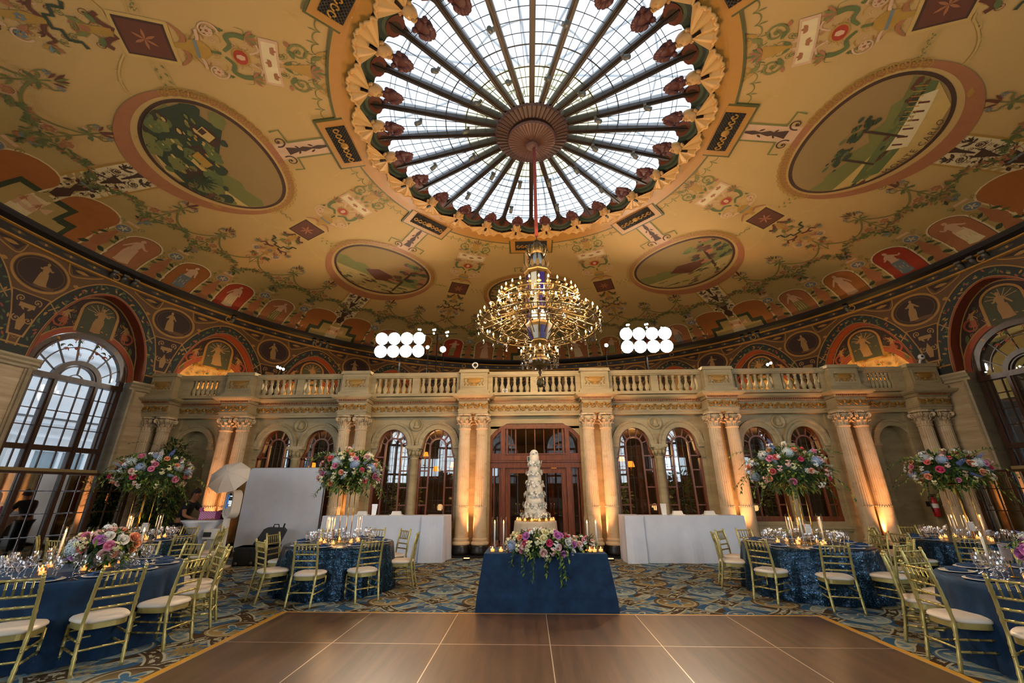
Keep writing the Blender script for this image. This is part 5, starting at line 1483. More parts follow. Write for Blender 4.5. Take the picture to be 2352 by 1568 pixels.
for i in range(len(xs) - 1):
    a, b = xs[i] + .41 - X0, xs[i + 1] - .41 - X0
    r = MB(); r.box(a, -.10, .61, b, .20, .66); r.box(a, -.07, .57, b, .17, .61); r.box(a, -.10, .66, b, .20, .72); r.box(a, -.06, 0, b, .18, .085)
    mid = (a + b) / 2
    L = b - a
    if L > 2.2:
        r.box(mid - .11, -.04, .08, mid + .11, .14, .58); segs = [(a + .14, mid - .11), (mid + .11, b - .14)]
        r.box(a, -.04, .08, a + .14, .14, .58); r.box(b - .14, -.04, .08, b, .14, .58)
    else:
        segs = [(a + .38, b - .38)]; r.box(a, -.04, .08, a + .38, .14, .58); r.box(b - .38, -.04, .08, b, .14, .58)
    r.build('rail', M_STONE, B)
    for s0, s1 in segs:
        nb = 6
        for q in range(nb): put('baluster', bal_me, B, (s0 + (s1 - s0) * (q + .5) / nb, .05, .08))

# the bar-room seen through the glass: a dim panelled room with lamps
RM = MB()
RM.box(-12, 19.9, 0, 12.4, 20.1, 3.8, 0); RM.box(-12, YW + .5, 3.7, 12.4, 20, 3.83, 1); RM.box(-12, YW + .4, -.05, 12.4, 20, 0.0, 2)
RM.box(-12.1, YW + .4, 0, -12, 20, 3.8, 0); RM.box(12.4, YW + .4, 0, 12.5, 20, 3.8, 0)
for i in range(12):
    x_ = -11 + 2 * i; RM.box(x_ - .12, 19.75, 0, x_ + .12, 19.9, 3.7, 3)
RM.build('wall_bar_room', [mat('bar_panelling', '#4a3320', .6, var=.3, scale=2), mat('bar_ceiling', '#7a6648', .8), mat('bar_floor', '#2a1d14', .4), M_MAHO], kind='structure')
M_DAY = emit('bright_window', '#cfe0f5', 1.3)
for i, x in enumerate((-8.3, -4.6, -1.9, 3.6, 6.6, 9.4)):
    wv = MB(); wv.box(x - .5, 19.70, 2.3, x + .5, 19.74, 3.1, 0)
    for u in (-.5, -.17, .17, .5): wv.box(x + u - .02, 19.64, 2.3, x + u + .02, 19.70, 3.1, 1)
    for z in (2.3, 2.7, 3.1): wv.box(x - .5, 19.64, z - .02, x + .5, 19.70, z + .02, 1)
    wv.build('window_%d' % (40 + i), [M_DAY, M_MAHO], kind='structure')
# shaded wall lamps and hanging lamps
M_SHADE = emit('lamp_shade_glow', '#ff8a2a', 3.2)
lam = thing('bar_lamp', '', 'lamp')
m = MB(); m.lathe([(.13, 0), (.08, .18)], 14, cap=False); m.build('lamp_shade', M_SHADE, lam)
m = MB(); m.tube([(0, 0, -.25), (0, 0, .05)], .012, 6); m.lathe([(.06, -.27), (.06, -.25), (.015, -.24)], 10); m.build('stem', M_GOLD, lam)
R = random.Random(3); n_ = 0
for x in (-8.0, -7.2, -6.4, -4.3, -3.6, -2.6, -.5, .9, 2.9, 3.5, 4.5, 6.9, 7.4, 8.0):
    for z in (2.75, 2.4):
        y_ = R.uniform(14.2, 17.0)
        lab = 'glowing orange shaded lamp hanging in the room behind the arcade glass'
        if n_ == 0: lam.location = (x, y_, z); tag(lam, lab, None, 'orange lamps behind the arcade')
        else: dup(lam, (x + R.uniform(-.15, .15), y_, z), 0, lab, 'orange lamps behind the arcade')
        n_ += 1
for x in (-6.5, -3.0, 3.8, 7.5): light('bar_room_lamp', 'POINT', (x, 15.2, 2.9), 90, (1.0, .5, .18), .3)
# console tables and shrubs in that room
for i, x in enumerate((-4.6, -2.3, 2.7, 4.9, 7.6)):
    tx = ('left of the left bar windows', 'right side of the left bar windows', 'left side of the right bar windows', 'right side of the right bar windows', 'behind the far right arches')[i]
    m = MB(); m.box(-.9, -.3, .72, .9, .3, .78); [m.box(sx * .8 - .04, sy * .24 - .04, 0.002, sx * .8 + .04, sy * .24 + .04, .72) for sx in (-1, 1) for sy in (-1, 1)]
    m.build('console_table', M_MAHO, None, (x, 14.3, 0), label='dark console table behind the arcade glass, ' + tx, cat='table')
    t = thing('potted_shrub', 'leafy shrub in a dark pot behind arcade glass, ' + tx, 'plant', (x + .25, 15.4, 0.002))
    m = MB(); m.lathe([(.2, 0), (.28, .4), (.25, .4), (0, .38)], 16, cap=False); m.build('pot', M_BLACKM, t)
    m = MB(); Rn = random.Random(i)
    for q in range(420):
        d = Vector((Rn.gauss(0, 1), Rn.gauss(0, 1), Rn.gauss(0, 1))).normalized() * Rn.uniform(.4, 1); c = Vector((d.x * .55, d.y * .45, 1.45 + d.z * 1.05))
        e = d.normalized() * .16; s_ = d.orthogonal().normalized() * .035
        m.add([c, c + e * .5 + s_, c + e, c + e * .5 - s_], [(0, 1, 2, 3)])
    m.tube([(0, 0, .38), (0, 0, 1.4)], .03, 6); fo = m.build('foliage', mat('shrub_green', '#4d6a35', .6, var=.4), t); fo['kind'] = 'stuff'
# ================================================================ furniture
M_CHG = mat('champagne_gold', '#b8aa68', .34, .55, .06, 3)
M_CUSH = mat('ivory_vinyl', '#ddd2c0', .45, var=.03, scale=2)
M_FOOT = mat('chair_foot', '#d8d8d8', .4)
def cloth_mat(name, a, b, scale, rough=.75, sheen=.4):
    g = N(name); p = g.obj(); f = g.noise(p, scale, 4, .6); f2 = g.noise(p, 240, 2)
    c = g.mix(g.step(f, .3, .7), a, b)
    return g.done(g.bsdf(c, rough, 0, g.bump(f2, .25, .004), .25, Sheen_Weight=sheen, Sheen_Roughness=.4, Sheen_Tint=lin('#466a90') + (1,)))
M_VELVET = cloth_mat('navy_velvet', '#0a1f38', '#14395a', 5, .75, .15)
def sequin_mat():
    g = N('navy_sequin'); p = g.obj()
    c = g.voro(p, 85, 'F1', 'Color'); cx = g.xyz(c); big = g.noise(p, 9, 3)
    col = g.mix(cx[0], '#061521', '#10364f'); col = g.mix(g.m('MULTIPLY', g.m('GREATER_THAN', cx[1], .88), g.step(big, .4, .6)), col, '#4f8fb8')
    nrm = g.n('ShaderNodeBump'); g.link(cx[2], nrm.inputs['Height']); nrm.inputs['Strength'].default_value = .9; nrm.inputs['Distance'].default_value = .006
    n2 = g.n('ShaderNodeBump'); g.link(big, n2.inputs['Height']); n2.inputs['Strength'].default_value = .8; n2.inputs['Distance'].default_value = .03; g.link(nrm.outputs[0], n2.inputs['Normal'])
    return g.done(g.bsdf(col, .30, .55, n2.outputs[0], .5))
M_SEQ = sequin_mat()
M_LINEN = cloth_mat('white_linen', '#c6ceda', '#d2d8e1', 3, .8, .1)
M_BEIGE = cloth_mat('beige_satin', '#b8a68a', '#cfbfa2', 4, .5, .2)
M_PORC = mat('porcelain', '#e8e4da', .15, var=.02)
M_NAPK = mat('navy_napkin', '#123a63', .7, var=.2, scale=20)
M_STEEL = mat('cutlery_steel', '#c4bfb4', .2, 1.0, .05)
M_GLASS = glassy('crystal', (.93, .93, .94), .16, .01)
M_WAX = mat('candle_wax', '#efe6d4', .5, var=.02, Subsurface_Weight=.0)
M_FLAME = emit('flame', '#ffb45a', 12)
M_GLOW = emit('lit_wax', '#ffb66a', 2.0)
M_BRASS = mat('brass', '#b08a3e', .25, .9, .1)
M_BLACKP = mat('black_plastic', '#14130f', .5, var=.3)
M_WHITEP = mat('white_plastic', '#d9d5cb', .4, var=.02)

# ---- chiavari chair: seat at the origin, faces +Y
def turned(m, p0, p1, r, nb, bead=1.35, n=8):
    p0, p1 = Vector(p0), Vector(p1); prs = [(0, r)]
    for i in range(nb):
        t = (i + 1) / (nb + 1)
        for d in (-.012, 0, .012): prs.append((t + d, r * (bead if d == 0 else 1.0)))
    prs.append((1, r))
    m.tube([p0.lerp(p1, t) for t, _ in prs], [q for _, q in prs], n)
SW, SD, SH = .205, .19, .405
def chair_parts():
    P = []
    # rear legs run up into the back posts
    for s in (-1, 1):
        m = MB(); pts = [(s * .185, -.27, 0), (s * .185, -.225, .22), (s * .185, -.195, .43), (s * .180, -.225, .68), (s * .175, -.27, .885)]
        fine, rr = [], []
        for a, b in zip(pts[:-1], pts[1:]):
            for i in range(8):
                fine.append(Vector(a).lerp(Vector(b), i / 8))
        fine.append(Vector(pts[-1]))
        for i, p in enumerate(fine): rr.append(.0165 * (1.28 if i % 8 in (3, 5) else 1.0))
        m.tube(fine, rr, 8); m.ball((pts[-1][0], pts[-1][1] - .003, .888), .019, 8, 5); m.lathe([(.013, 0), (.013, .012)], 8, (s * .185, -.27, 0), 1)
        P.append(('leg', m, [M_CHG, M_FOOT]))
    for s in (-1, 1):
        m = MB(); turned(m, (s * .19, .185, 0), (s * .185, .175, SH - .04), .0165, 3); m.lathe([(.013, 0), (.013, .012)], 8, (s * .19, .185, 0), 1)
        P.append(('leg', m, [M_CHG, M_FOOT]))
    m = MB()
    def outline(g):
        pts = []
        for i in range(32):
            a = 2 * PI * i / 32; c, s = cos(a), sin(a); e = .62
            x = (SW + g) * abs(c) ** e * (1 if c >= 0 else -1); y = (SD + .015 + g) * abs(s) ** e * (1 if s >= 0 else -1)
            pts.append((x * (1.0 + .08 * y / SD), y - .0))
        return pts
    m.prism(outline(0), lambda a, b, d: (a, b, d), SH - .05, SH)
    P.append(('seat_frame', m, [M_CHG]))
    m = MB(); rows = [(.0, 0), (.012, .006), (.012, .022), (.0, .038), (-.03, .047), (-.09, .052)]
    vs = []
    for g_, z in rows: vs += [(x, y, SH + z) for x, y in outline(g_)]
    vs.append((0, 0, SH + .054)); n_ = 32
    m.add(vs, [(j * n_ + i, j * n_ + (i + 1) % n_, (j + 1) * n_ + (i + 1) % n_, (j + 1) * n_ + i) for j in range(len(rows) - 1) for i in range(n_)] + [((len(rows) - 1) * n_ + i, (len(rows) - 1) * n_ + (i + 1) % n_, len(vs) - 1) for i in range(n_)], 0, True)
    P.append(('cushion', m, [M_CUSH]))
    def yb(z): return -.195 - .03 * (z - .43) / .25 if z < .68 else -.225 - .045 * (z - .68) / .205
    for z in (.855, .715, .625, .535):
        m = MB(); w = .178
        turned(m, (-w, yb(z), z), (w, yb(z), z), .0115, 4); P.append(('back_rail', m, [M_CHG]))
    for i in range(5):
        x = -.118 + .059 * i; m = MB(); turned(m, (x, yb(.715), .715), (x, yb(.855), .855), .0085, 1, 1.5); P.append(('spindle', m, [M_CHG]))
    for s in (-1, 1):
        for z in (.17, .27):
            m = MB(); turned(m, (s * .187, -.24, z), (s * .187, .182, z), .010, 3); P.append(('stretcher', m, [M_CHG]))
    for y, z in ((.182, .22), (.182, .30), (-.235, .20)):
        m = MB(); turned(m, (-.187, y, z), (.187, y, z), .010, 3); P.append(('stretcher', m, [M_CHG]))
    return P
CH = [(n_, m.mesh(n_, ms)) for n_, m, ms in chair_parts()]
chair0 = thing('chiavari_chair', '', 'chair')
for n_, me in CH: put(n_, me, chair0)
used = []
def chair(x, y, face, label, group):
    """face: direction (degrees from +X) the sitter looks"""
    rz = rad(face - 90)
    if not used:
        chair0.location = (x, y, 0); chair0.rotation_euler = (0, 0, rz); tag(chair0, label, None, group); used.append(1); return chair0
    return dup(chair0, (x, y, 0), rz, label, group)

# ---- draped round tables
def drape_round(R, H, flare, mi_mat, seed, folds=17, amp=.048):
    m = MB(); n = 160; Rn = random.Random(seed)
    ph = [Rn.uniform(0, 6.28) for _ in range(4)]
    rows = [(0, H, 0), (R * .6, H, 0), (R - .015, H, 0), (R, H - .012, 0), (R + .004, H - .06, .15), (R + flare * .3, H - .22, .5), (R + flare * .6, H * .45, .8), (R + flare * .9, .12, 1), (R + flare, .003, 1.0)]
    def pt(i, j):
        a = 2 * PI * i; k = int(round(j * (len(rows) - 1))); r, z, w = rows[k]
        f = cos(folds * a + ph[0] + .8 * sin(3 * a + ph[1])) * .6 + cos((folds * 2 + 3) * a + ph[2]) * .25 + .3 * cos(5 * a + ph[3])
        return ((r + amp * w * f) * cos(a), (r + amp * w * f) * sin(a), z)
    m.grid(pt, n, len(rows) - 1, 0, True, True)
    return m
TABLES = {}
TH = .745
def round_table(key, x, y, R, matl, label, seed, group=None, flare=.07):
    m = drape_round(R, TH, flare, matl, seed)
    t = thing('draped_round_table', label, 'table', (x, y, 0))
    m.build('tablecloth', matl, t)
    lg = MB(); lg.lathe([(.3, .004), (.3, .03), (.04, .05), (.04, TH - .04)], 16); lg.lathe([(R - .03, TH - .035), (R - .03, TH - .005)], 40); lg.build('pedestal_table', M_MAHO, t)
    TABLES[key] = (x, y, R)
round_table('T1', -5.5, 5.45, 1.06, M_VELVET, 'large round table under smooth navy velvet cloth, front left by the dance floor', 1)
round_table('T6', 5.50, 4.95, 1.06, M_VELVET, 'round table under smooth navy velvet cloth at the right edge, front right', 2)
round_table('T2', -7.75, 8.8, .93, M_SEQ, 'round navy sequin table on the far left by the mirrored doors', 3)
round_table('T3', -3.5, 8.35, .95, M_SEQ, 'round navy sequin table in front of the left white bar', 4)
round_table('T4', 4.85, 8.3, 1.0, M_SEQ, 'round navy sequin table in front of the right white bar', 5)
round_table('T5', 8.3, 9.0, .98, M_SEQ, 'round navy sequin table on the far right by the corner columns', 6)

TN = {'T1': 'the front left velvet table', 'T2': 'the far left sequin table', 'T3': 'the left bar sequin table', 'T4': 'the right bar sequin table', 'T5': 'the far right sequin table', 'T6': 'the front right velvet table'}
def seat_chairs(key, d, items):
    x, y, R = TABLES[key]
    for a, txt in items:
        xx, yy = x + d * cos(rad(a)), y + d * sin(rad(a))
        chair(xx, yy, a + 180, 'gold chair at %s, %s' % (TN[key], txt), 'gold chairs round ' + TN[key])
seat_chairs('T1', 1.27, [(-59, 'leftmost in front, cut off'), (-31, 'back to camera, by dance floor corner'), (-3, 'right side, third from front'), (27, 'seen side-on behind the third one'), (53, 'right of the low pink centrepiece, behind'), (80, 'far side, right of the pink flowers'), (108, 'far side, left of the pink flowers'), (140, 'far left, near the mirrored doors')])
seat_chairs('T2', 1.16, [(-22, 'on its right side facing the mirrors'), (-60, 'nearest the pink low centrepiece'), (-100, 'back to the front left table'), (-135, 'nearest the mirrored door'), (14, 'nearest the photo booth'), (48, 'seen edge-on by the cocktail table'), (95, 'far side, under the big bouquet'), (150, 'on its far side against the mirrors')])
seat_chairs('T3', 1.13, [(-128, 'front left one, turned to the right'), (-88, 'front middle, back to the dance floor'), (-47, 'front right, back to the dance floor'), (8, 'on its right side, seen side-on'), (50, 'rear right, by the bar corner'), (82, 'far side, before the bar front'), (122, 'far side, before the backdrop'), (174, 'left side, by the black case')])
seat_chairs('T4', 1.20, [(165, 'on its left side, seen edge-on'), (133, 'left rear by the bar end'), (-147, 'front left one'), (-106, 'front middle, back to the dance floor'), (-65, 'front right one, turned left'), (-27, 'right side, facing left'), (8, 'right rear one'), (45, 'far right side by the lit columns'), (75, 'far side before the arched window'), (104, 'far side behind the bouquet stand')])
seat_chairs('T5', 1.18, [(190, 'left side, seen from the side'), (158, 'left rear one by the lit columns'), (-132, 'front left, back to camera'), (-92, 'front one at the right picture edge'), (125, 'rear one near the blank niche'), (85, 'rear one before the corner columns')])
seat_chairs('T6', 1.20, [(176, 'large front one by the dance floor'), (140, 'second from front on left side'), (106, 'rear one facing the camera side'), (-152, 'at the right picture edge, cut off'), (66, 'rear right one partly out of frame')])

# ---- head table with a flared rectangular cloth
HX0, HX1, HY0, HY1, HH = -.69, 1.14, 6.86, 7.62, .755
m = MB()
def rc(g, z, wob=0.0):
    pts = []
    n_ = 24
    for i in range(n_): t = i / n_; pts.append((HX0 - g + (HX1 - HX0 + 2 * g) * t, HY0 - g + wob * .35 * sin(t * 9 + 1), z))
    for i in range(10): t = i / 10; pts.append((HX1 + g + wob * sin(t * 14), HY0 - g + (HY1 - HY0 + 2 * g) * t, z))
    for i in range(n_): t = i / n_; pts.append((HX1 + g - (HX1 - HX0 + 2 * g) * t, HY1 + g + wob * sin(t * 23), z))
    for i in range(10): t = i / 10; pts.append((HX0 - g + wob * sin(t * 14 + 2), HY1 + g - (HY1 - HY0 + 2 * g) * t, z))
    return pts
rows = [rc(-.012, HH), rc(0, HH - .008), rc(.012, HH - .10, .004), rc(.05, HH * .55, .008), rc(.085, .2, .012), rc(.10, .003, .016)]
nr = len(rows[0]); vs = [p for r in rows for p in r]
m.add([(a - .225, b - 7.24, c) for a, b, c in vs], [(j * nr + i, j * nr + (i + 1) % nr, (j + 1) * nr + (i + 1) % nr, (j + 1) * nr + i) for j in range(len(rows) - 1) for i in range(nr)] + [tuple(range(nr))], 0, False)
ht = thing('head_table', 'rectangular sweetheart table under a flared navy cloth, centre at dance floor edge', 'table', (.225, 7.24, 0))
m.build('tablecloth', cloth_mat('navy_linen', '#10243b', '#1b3652', 7, .8, .25), ht)
m = MB(); m.box(-.88, -.35, HH - .05, .88, .35, HH - .02); [m.box(a * .8 - .02, b * .3 - .02, .004, a * .8 + .02, b * .3 + .02, HH - .05) for a in (-1, 1) for b in (-1, 1)]
m.build('trestle', M_MAHO, ht)

# ---- L-shaped white bars
def bar_unit(x0, x1, xw, side, label):
    """front run x0..x1, wing at xw on the given side going back to the arcade"""
    t = thing('draped_bar', label, 'bar counter', ((x0 + x1) / 2, 11.5, 0)); o = t.location
    H = 1.06
    def cloth(pts, closed=True):
        m = MB(); fine = []
        n_ = len(pts)
        for i in range(n_):
            a, b = Vector(pts[i]), Vector(pts[(i + 1) % n_]); k = max(2, int((b - a).length / .07))
            for q in range(k): fine.append(a.lerp(b, q / k))
        cx = sum(p[0] for p in fine) / len(fine); cy_ = sum(p[1] for p in fine) / len(fine)
        rows = []
        for z, g, w in ((H, -.012, 0), (H - .01, 0, 0), (H * .7, .012, .3), (H * .35, .03, .7), (.004, .05, 1)):
            r = []
            for i, p in enumerate(fine):
                d = Vector((p[0] - cx, p[1] - cy_)); d = d.normalized() if d.length > 0 else d
                wv = w * (.022 * sin(i * .9) + .014 * sin(i * .37 + 1) - .01)
                r.append((p[0] + d.x * (g + wv) - o.x, p[1] + d.y * (g + wv) - o.y, z))
            rows.append(r)
        n2 = len(fine); vs = [p for r in rows for p in r]
        m.add(vs, [(j * n2 + i, j * n2 + (i + 1) % n2, (j + 1) * n2 + (i + 1) % n2, (j + 1) * n2 + i) for j in range(len(rows) - 1) for i in range(n2)] + [tuple(range(n2))], 0, False)
        return m
    cloth([(x0, 11.30), (x1, 11.30), (x1, 11.80), (x0, 11.80)]).build('bar_front', M_LINEN, t)
    a, b = (x1 + .004, xw) if side > 0 else (xw, x0 - .004)
    cloth([(a, 11.24), (b, 11.24 if side > 0 else 11.24), (b + (.06 if side > 0 else 0), 12.0), (b, 12.02), (a, 12.02)]).build('bar_wing', M_LINEN, t)
    return t
bar_unit(-5.30, -2.72, -2.16, 1, 'white linen draped bar counter left of the glass door')
bar_unit(2.82, 5.30, 2.36, -1, 'white linen draped bar counter right of the glass door')
def cocktail_sign(x, y, label):
    m = MB(); m.box(-.16, -.09, 0, .16, .09, .02); m.prism([(-.13, .02), (.13, .02), (.10, .10), (-.10, .10)], lambda a, b, d: (a, d, b), -.05, .05)
    m.build('napkin_stack', M_PORC, None, (x, y, 1.062), label=label, cat='napkins')
cocktail_sign(-4.35, 11.5, 'white folded napkin stack on the left bar, left one'); cocktail_sign(-3.45, 11.5, 'white folded napkin stack on the left bar, right one')
cocktail_sign(4.55, 11.5, 'white folded napkin stack on the right bar, right one'); cocktail_sign(3.75, 11.5, 'white folded napkin stack on the right bar, left one')
for x, l in ((-4.05, 'tall white menu card standing on the left bar'), (3.42, 'tall white menu card standing on the right bar')):
    m = MB(); m.prism([(-.055, 0), (.055, 0), (.075, .27), (-.075, .27)], lambda a, b, d: (a, d + b * .1, b), -.01, .01); m.box(-.06, -.05, 0, .06, .05, .012)
    m.build('menu_card', M_PORC, None, (x, 11.5, 1.062), label=l, cat='card')

# ---- cake table
round_t = drape_round(.50, .98, .05, M_BEIGE, 11, 18, .02)
ct = thing('cake_table', 'small high round table under beige satin cloth, carrying the wedding cake', 'table', (.14, 10.75, 0))
round_t.build('tablecloth', M_BEIGE, ct)

# ================================================================ tableware
gm = MB(); gm.lathe([(.034, 0), (.034, .003), (.006, .008), (.0045, .05), (.005, .095), (.018, .108), (.034, .135), (.037, .165), (.030, .21)], 12, cap=False)
wine_me = gm.mesh('wine_glass', M_GLASS)
gm = MB(); gm.lathe([(.036, 0), (.036, .003), (.006, .009), (.005, .04), (.007, .07), (.030, .09), (.044, .125), (.045, .15), (.036, .19)], 14, cap=False)
gob_me = gm.mesh('water_goblet', M_GLASS)
gm = MB(); gm.lathe([(.030, 0), (.030, .003), (.005, .008), (.004, .06), (.005, .10), (.020, .125), (.024, .16), (.022, .225)], 12, cap=False)
flu_me = gm.mesh('champagne_flute', M_GLASS)
pl2 = MB(); pl2.lathe([(.09, 0), (.14, .010), (.155, .016), (.150, .019), (.11, .010), (.09, .006), (.0, .006)], 32, cap=False)
plate_me = pl2.mesh('dinner_plate', M_PORC)
nm_ = MB(); nm_.grid(lambda i, j: ((i - .5) * (.21 - .06 * j), (j - .5) * .17, .022 + .018 * math.sin(PI * i) ** .5 * (1 - .4 * abs(2 * j - 1)) + .006 * sin(9 * i + 5 * j)), 8, 6)
nm_.box(-.09, -.08, .008, .09, .08, .024); nm_.ball((0, 0, .042), .016, 8, 5, 0, (1, 2.0, .6))
napk_me = nm_.mesh('napkin', M_NAPK)
fk = MB(); fk.box(-.0035, -.09, 0, .0035, .03, .003); fk.box(-.011, .03, 0, .011, .045, .003); [fk.box(-.011 + .0073 * i, .045, 0, -.0075 + .0073 * i, .09, .003) for i in range(4)]
fork_me = fk.mesh('fork', M_STEEL)
kn = MB(); kn.box(-.005, -.11, 0, .005, -.01, .005); kn.prism([(-.006, -.01), (.008, -.01), (.009, .06), (.002, .11), (-.006, .10)], lambda a, b, d: (a, b, d), .001, .003)
knife_me = kn.mesh('knife', M_STEEL)
def setting(key, a, full=True):
    x, y, R = TABLES[key]; g = TN[key]; Rn = random.Random(int(a * 10) + ord(key[1]) * 100)
    ca, sa = cos(rad(a)), sin(rad(a)); rz = rad(a + 90)
    def at(dr, du): return (x + (R - dr) * ca - du * sa, y + (R - dr) * sa + du * ca, TH + .002)
    p = at(.20, 0)
    put('dinner_plate', plate_me, None, p, rz, 'white porcelain plate holding a navy napkin on ' + g, 'plate', 'plates on ' + g)
    put('napkin', napk_me, None, (p[0], p[1], p[2] + .008), rz + Rn.uniform(-.2, .2), 'folded navy napkin lying on a white plate on ' + g, 'napkin', 'napkins on ' + g)
    for du in (-.20, -.225): put('fork', fork_me, None, at(.20, -du), rz + PI, 'steel fork beside a plate on ' + g, 'fork', 'forks on ' + g)
    put('knife', knife_me, None, at(.20, -.20), rz + PI, 'steel knife beside a plate on ' + g, 'knife', 'knives on ' + g)
    for dr, du, me, nm, lb in ((.40, .02, gob_me, 'water_goblet', 'round clear water goblet'), (.43, -.10, wine_me, 'wine_glass', 'clear stemmed wine glass'), (.38, -.17, flu_me, 'champagne_flute', 'slim clear champagne flute'), (.49, -.03, wine_me, 'wine_glass', 'clear stemmed wine glass')):
        put(nm, me, None, at(dr + Rn.uniform(-.02, .02), du + Rn.uniform(-.02, .02)), Rn.uniform(0, 6), '%s standing on %s' % (lb, g), 'glass', '%ss on %s' % (nm.replace('_', ' ').rstrip('s'), g) if nm != 'wine_glass' else 'wine glasses on ' + g)
for key, angs in {'T1': (-59, -31, -3, 27, 53, 80, 108, 140, 170, -150, -118, -88), 'T2': (-22, -60, -100, -135, 14, 48, 95, 150), 'T3': (-128, -88, -47, 8, 50, 82, 122, 174), 'T4': (165, 133, -147, -106, -65, -27, 8, 45, 75, 104), 'T5': (190, 158, -132, -92, 125, 85, -50, 40), 'T6': (176, 140, 106, -152, 66, -120)}.items():
    for a in angs: setting(key, a)

# ---- candles
def make_votive():
    t = thing('votive_candle', '', 'candle')
    m = MB(); m.lathe([(.030, 0), (.036, .004), (.040, .075), (.036, .075), (.033, .010), (0, .010)], 14, cap=False); m.build('glass_cup', glassy('votive_glass', (1, .9, .75), .10), t)
    m = MB(); m.lathe([(.029, .011), (.031, .042)], 12); m.build('wax', M_GLOW, t)
    m = MB(); m.lathe([(.002, .042), (.0075, .052), (.005, .064), (.001, .075)], 8); m.build('flame', M_FLAME, t)
    return t
def make_taper(h=.30, tube=.40):
    t = thing('taper_candle', '', 'candle')
    m = MB(); m.lathe([(.045, 0), (.045, .006), (.012, .012), (.010, .05), (.022, .06), (.012, .07), (.030, .08), (.030, .09)], 14); m.build('holder', M_GLASS, t)
    m = MB(); m.lathe([(.0115, .09), (.0115, .09 + h)], 10); m.build('wax', M_WAX, t)
    m = MB(); z = .09 + h; m.lathe([(.002, z), (.009, z + .014), (.006, z + .032), (.001, z + .05)], 8); m.build('flame', M_FLAME, t)
    m = MB(); m.lathe([(.046, .085), (.046, .085 + tube)], 18, cap=False); m.build('glass_chimney', glassy('chimney_glass', (.98, .98, .98), .03, edge=.3), t)
    return t
vot0, tap0 = make_votive(), make_taper()
vu, tu = [], []
def votive(x, y, z, label, group):
    if not vu: vot0.location = (x, y, z); tag(vot0, label, None, group); vu.append(1)
    else: dup(vot0, (x, y, z), 0, label, group)
def taper(x, y, z, label, group):
    if not tu: tap0.location = (x, y, z); tag(tap0, label, None, group); tu.append(1)
    else: dup(tap0, (x, y, z), 0, label, group)
Rn = random.Random(21)
for key in TABLES:
    x, y, R = TABLES[key]; g = TN[key]
    for i in range(7):
        a = i * .9 + .3; r = .30 + .12 * (i % 2)
        votive(x + r * cos(a), y + r * sin(a), TH + .002, 'lit votive candle in a glass cup on ' + g, 'votive candles on ' + g)
    sp = {'T1': ((-.42, .12), (.33, -.28), (.45, .3)), 'T6': ((-.52, .28), (.3, .35), (.2, -.4))}.get(key, ((-.24, -.10), (-.12, -.22), (.33, -.05)))
    nm = ('left', 'middle', 'right')
    for (dx, dy), n_ in zip(sp, nm): taper(x + dx, y + dy, TH + .002, 'tall lit white taper in a glass chimney on %s, %s one' % (g, n_), 'taper candles on ' + g)
    light('candle_glow', 'POINT', (x, y - .1, TH + .33), 7, (1, .55, .22), .12)
for x, n_ in ((-.55, 'outer left'), (-.41, 'inner left'), (.90, 'inner right'), (1.035, 'outer right')):
    taper(x, 7.12, HH + .001, 'tall lit white taper in a glass chimney on the head table, %s' % n_, 'taper candles on the head table')
for x, y, n_ in ((-.57, 6.98, 'at its left end'), (-.44, 6.97, 'second from the left end'), (-.33, 7.0, 'beside the flowers on the left'), (.86, 7.14, 'behind the small flowers on the right'), (.90, 6.98, 'third from the right end'), (.97, 6.96, 'second from the right end'), (1.07, 7.0, 'at its right end')):
    votive(x, y, HH + .001, 'lit votive candle on the head table, %s' % n_, 'votive candles on the head table')
for i in range(8):
    a = PI + .15 + (PI - .3) * i / 7
    votive(.14 + .43 * cos(a), 10.75 + .43 * sin(a), .982, 'lit votive candle around the foot of the wedding cake', 'votive candles round the cake')
# menu cards on gold stands
for key, dx, dy, l in (('T2', .28, -.3, 'pale table card on a thin stand on the far left sequin table'), ('T1', .30, .15, 'pale pink table card among flowers on the front left table'), ('T4', .02, -.18, 'small pink table card behind candles on the sequin table before the right bar'), ('T5', -.02, -.2, 'white table card with pink flowers on the far right sequin table'), ('T6', -.38, .22, 'pale pink table card on the front right velvet table')):
    x, y, R = TABLES[key]
    t = thing('table_card', l, 'card', (x + dx, y + dy, TH + .002))
    m = MB(); m.lathe([(.035, 0), (.035, .006), (.004, .01), (.004, .16)], 10); m.build('stand', M_BRASS, t)
    m = MB(); m.box(-.055, -.002, .16, .055, .002, .32, 0); m.box(-.03, -.0028, .285, .03, -.002, .29, 1)
    for i in range(6): m.box(-.035 + .004 * (i % 2), -.0028, .19 + .014 * i, .035 - .004 * (i % 3), -.002, .193 + .014 * i, 1)
    for s in (-1, 1): m.ball((s * .042, -.003, .30), .010, 6, 4, 2, (1, .3, 1)); m.ball((s * .040, -.003, .175), .009, 6, 4, 2, (1, .3, 1))
    m.build('card', [M_PORC, mat('card_ink', '#a68a6a', .7), mat('card_pink', '#d8879a', .7)], t)
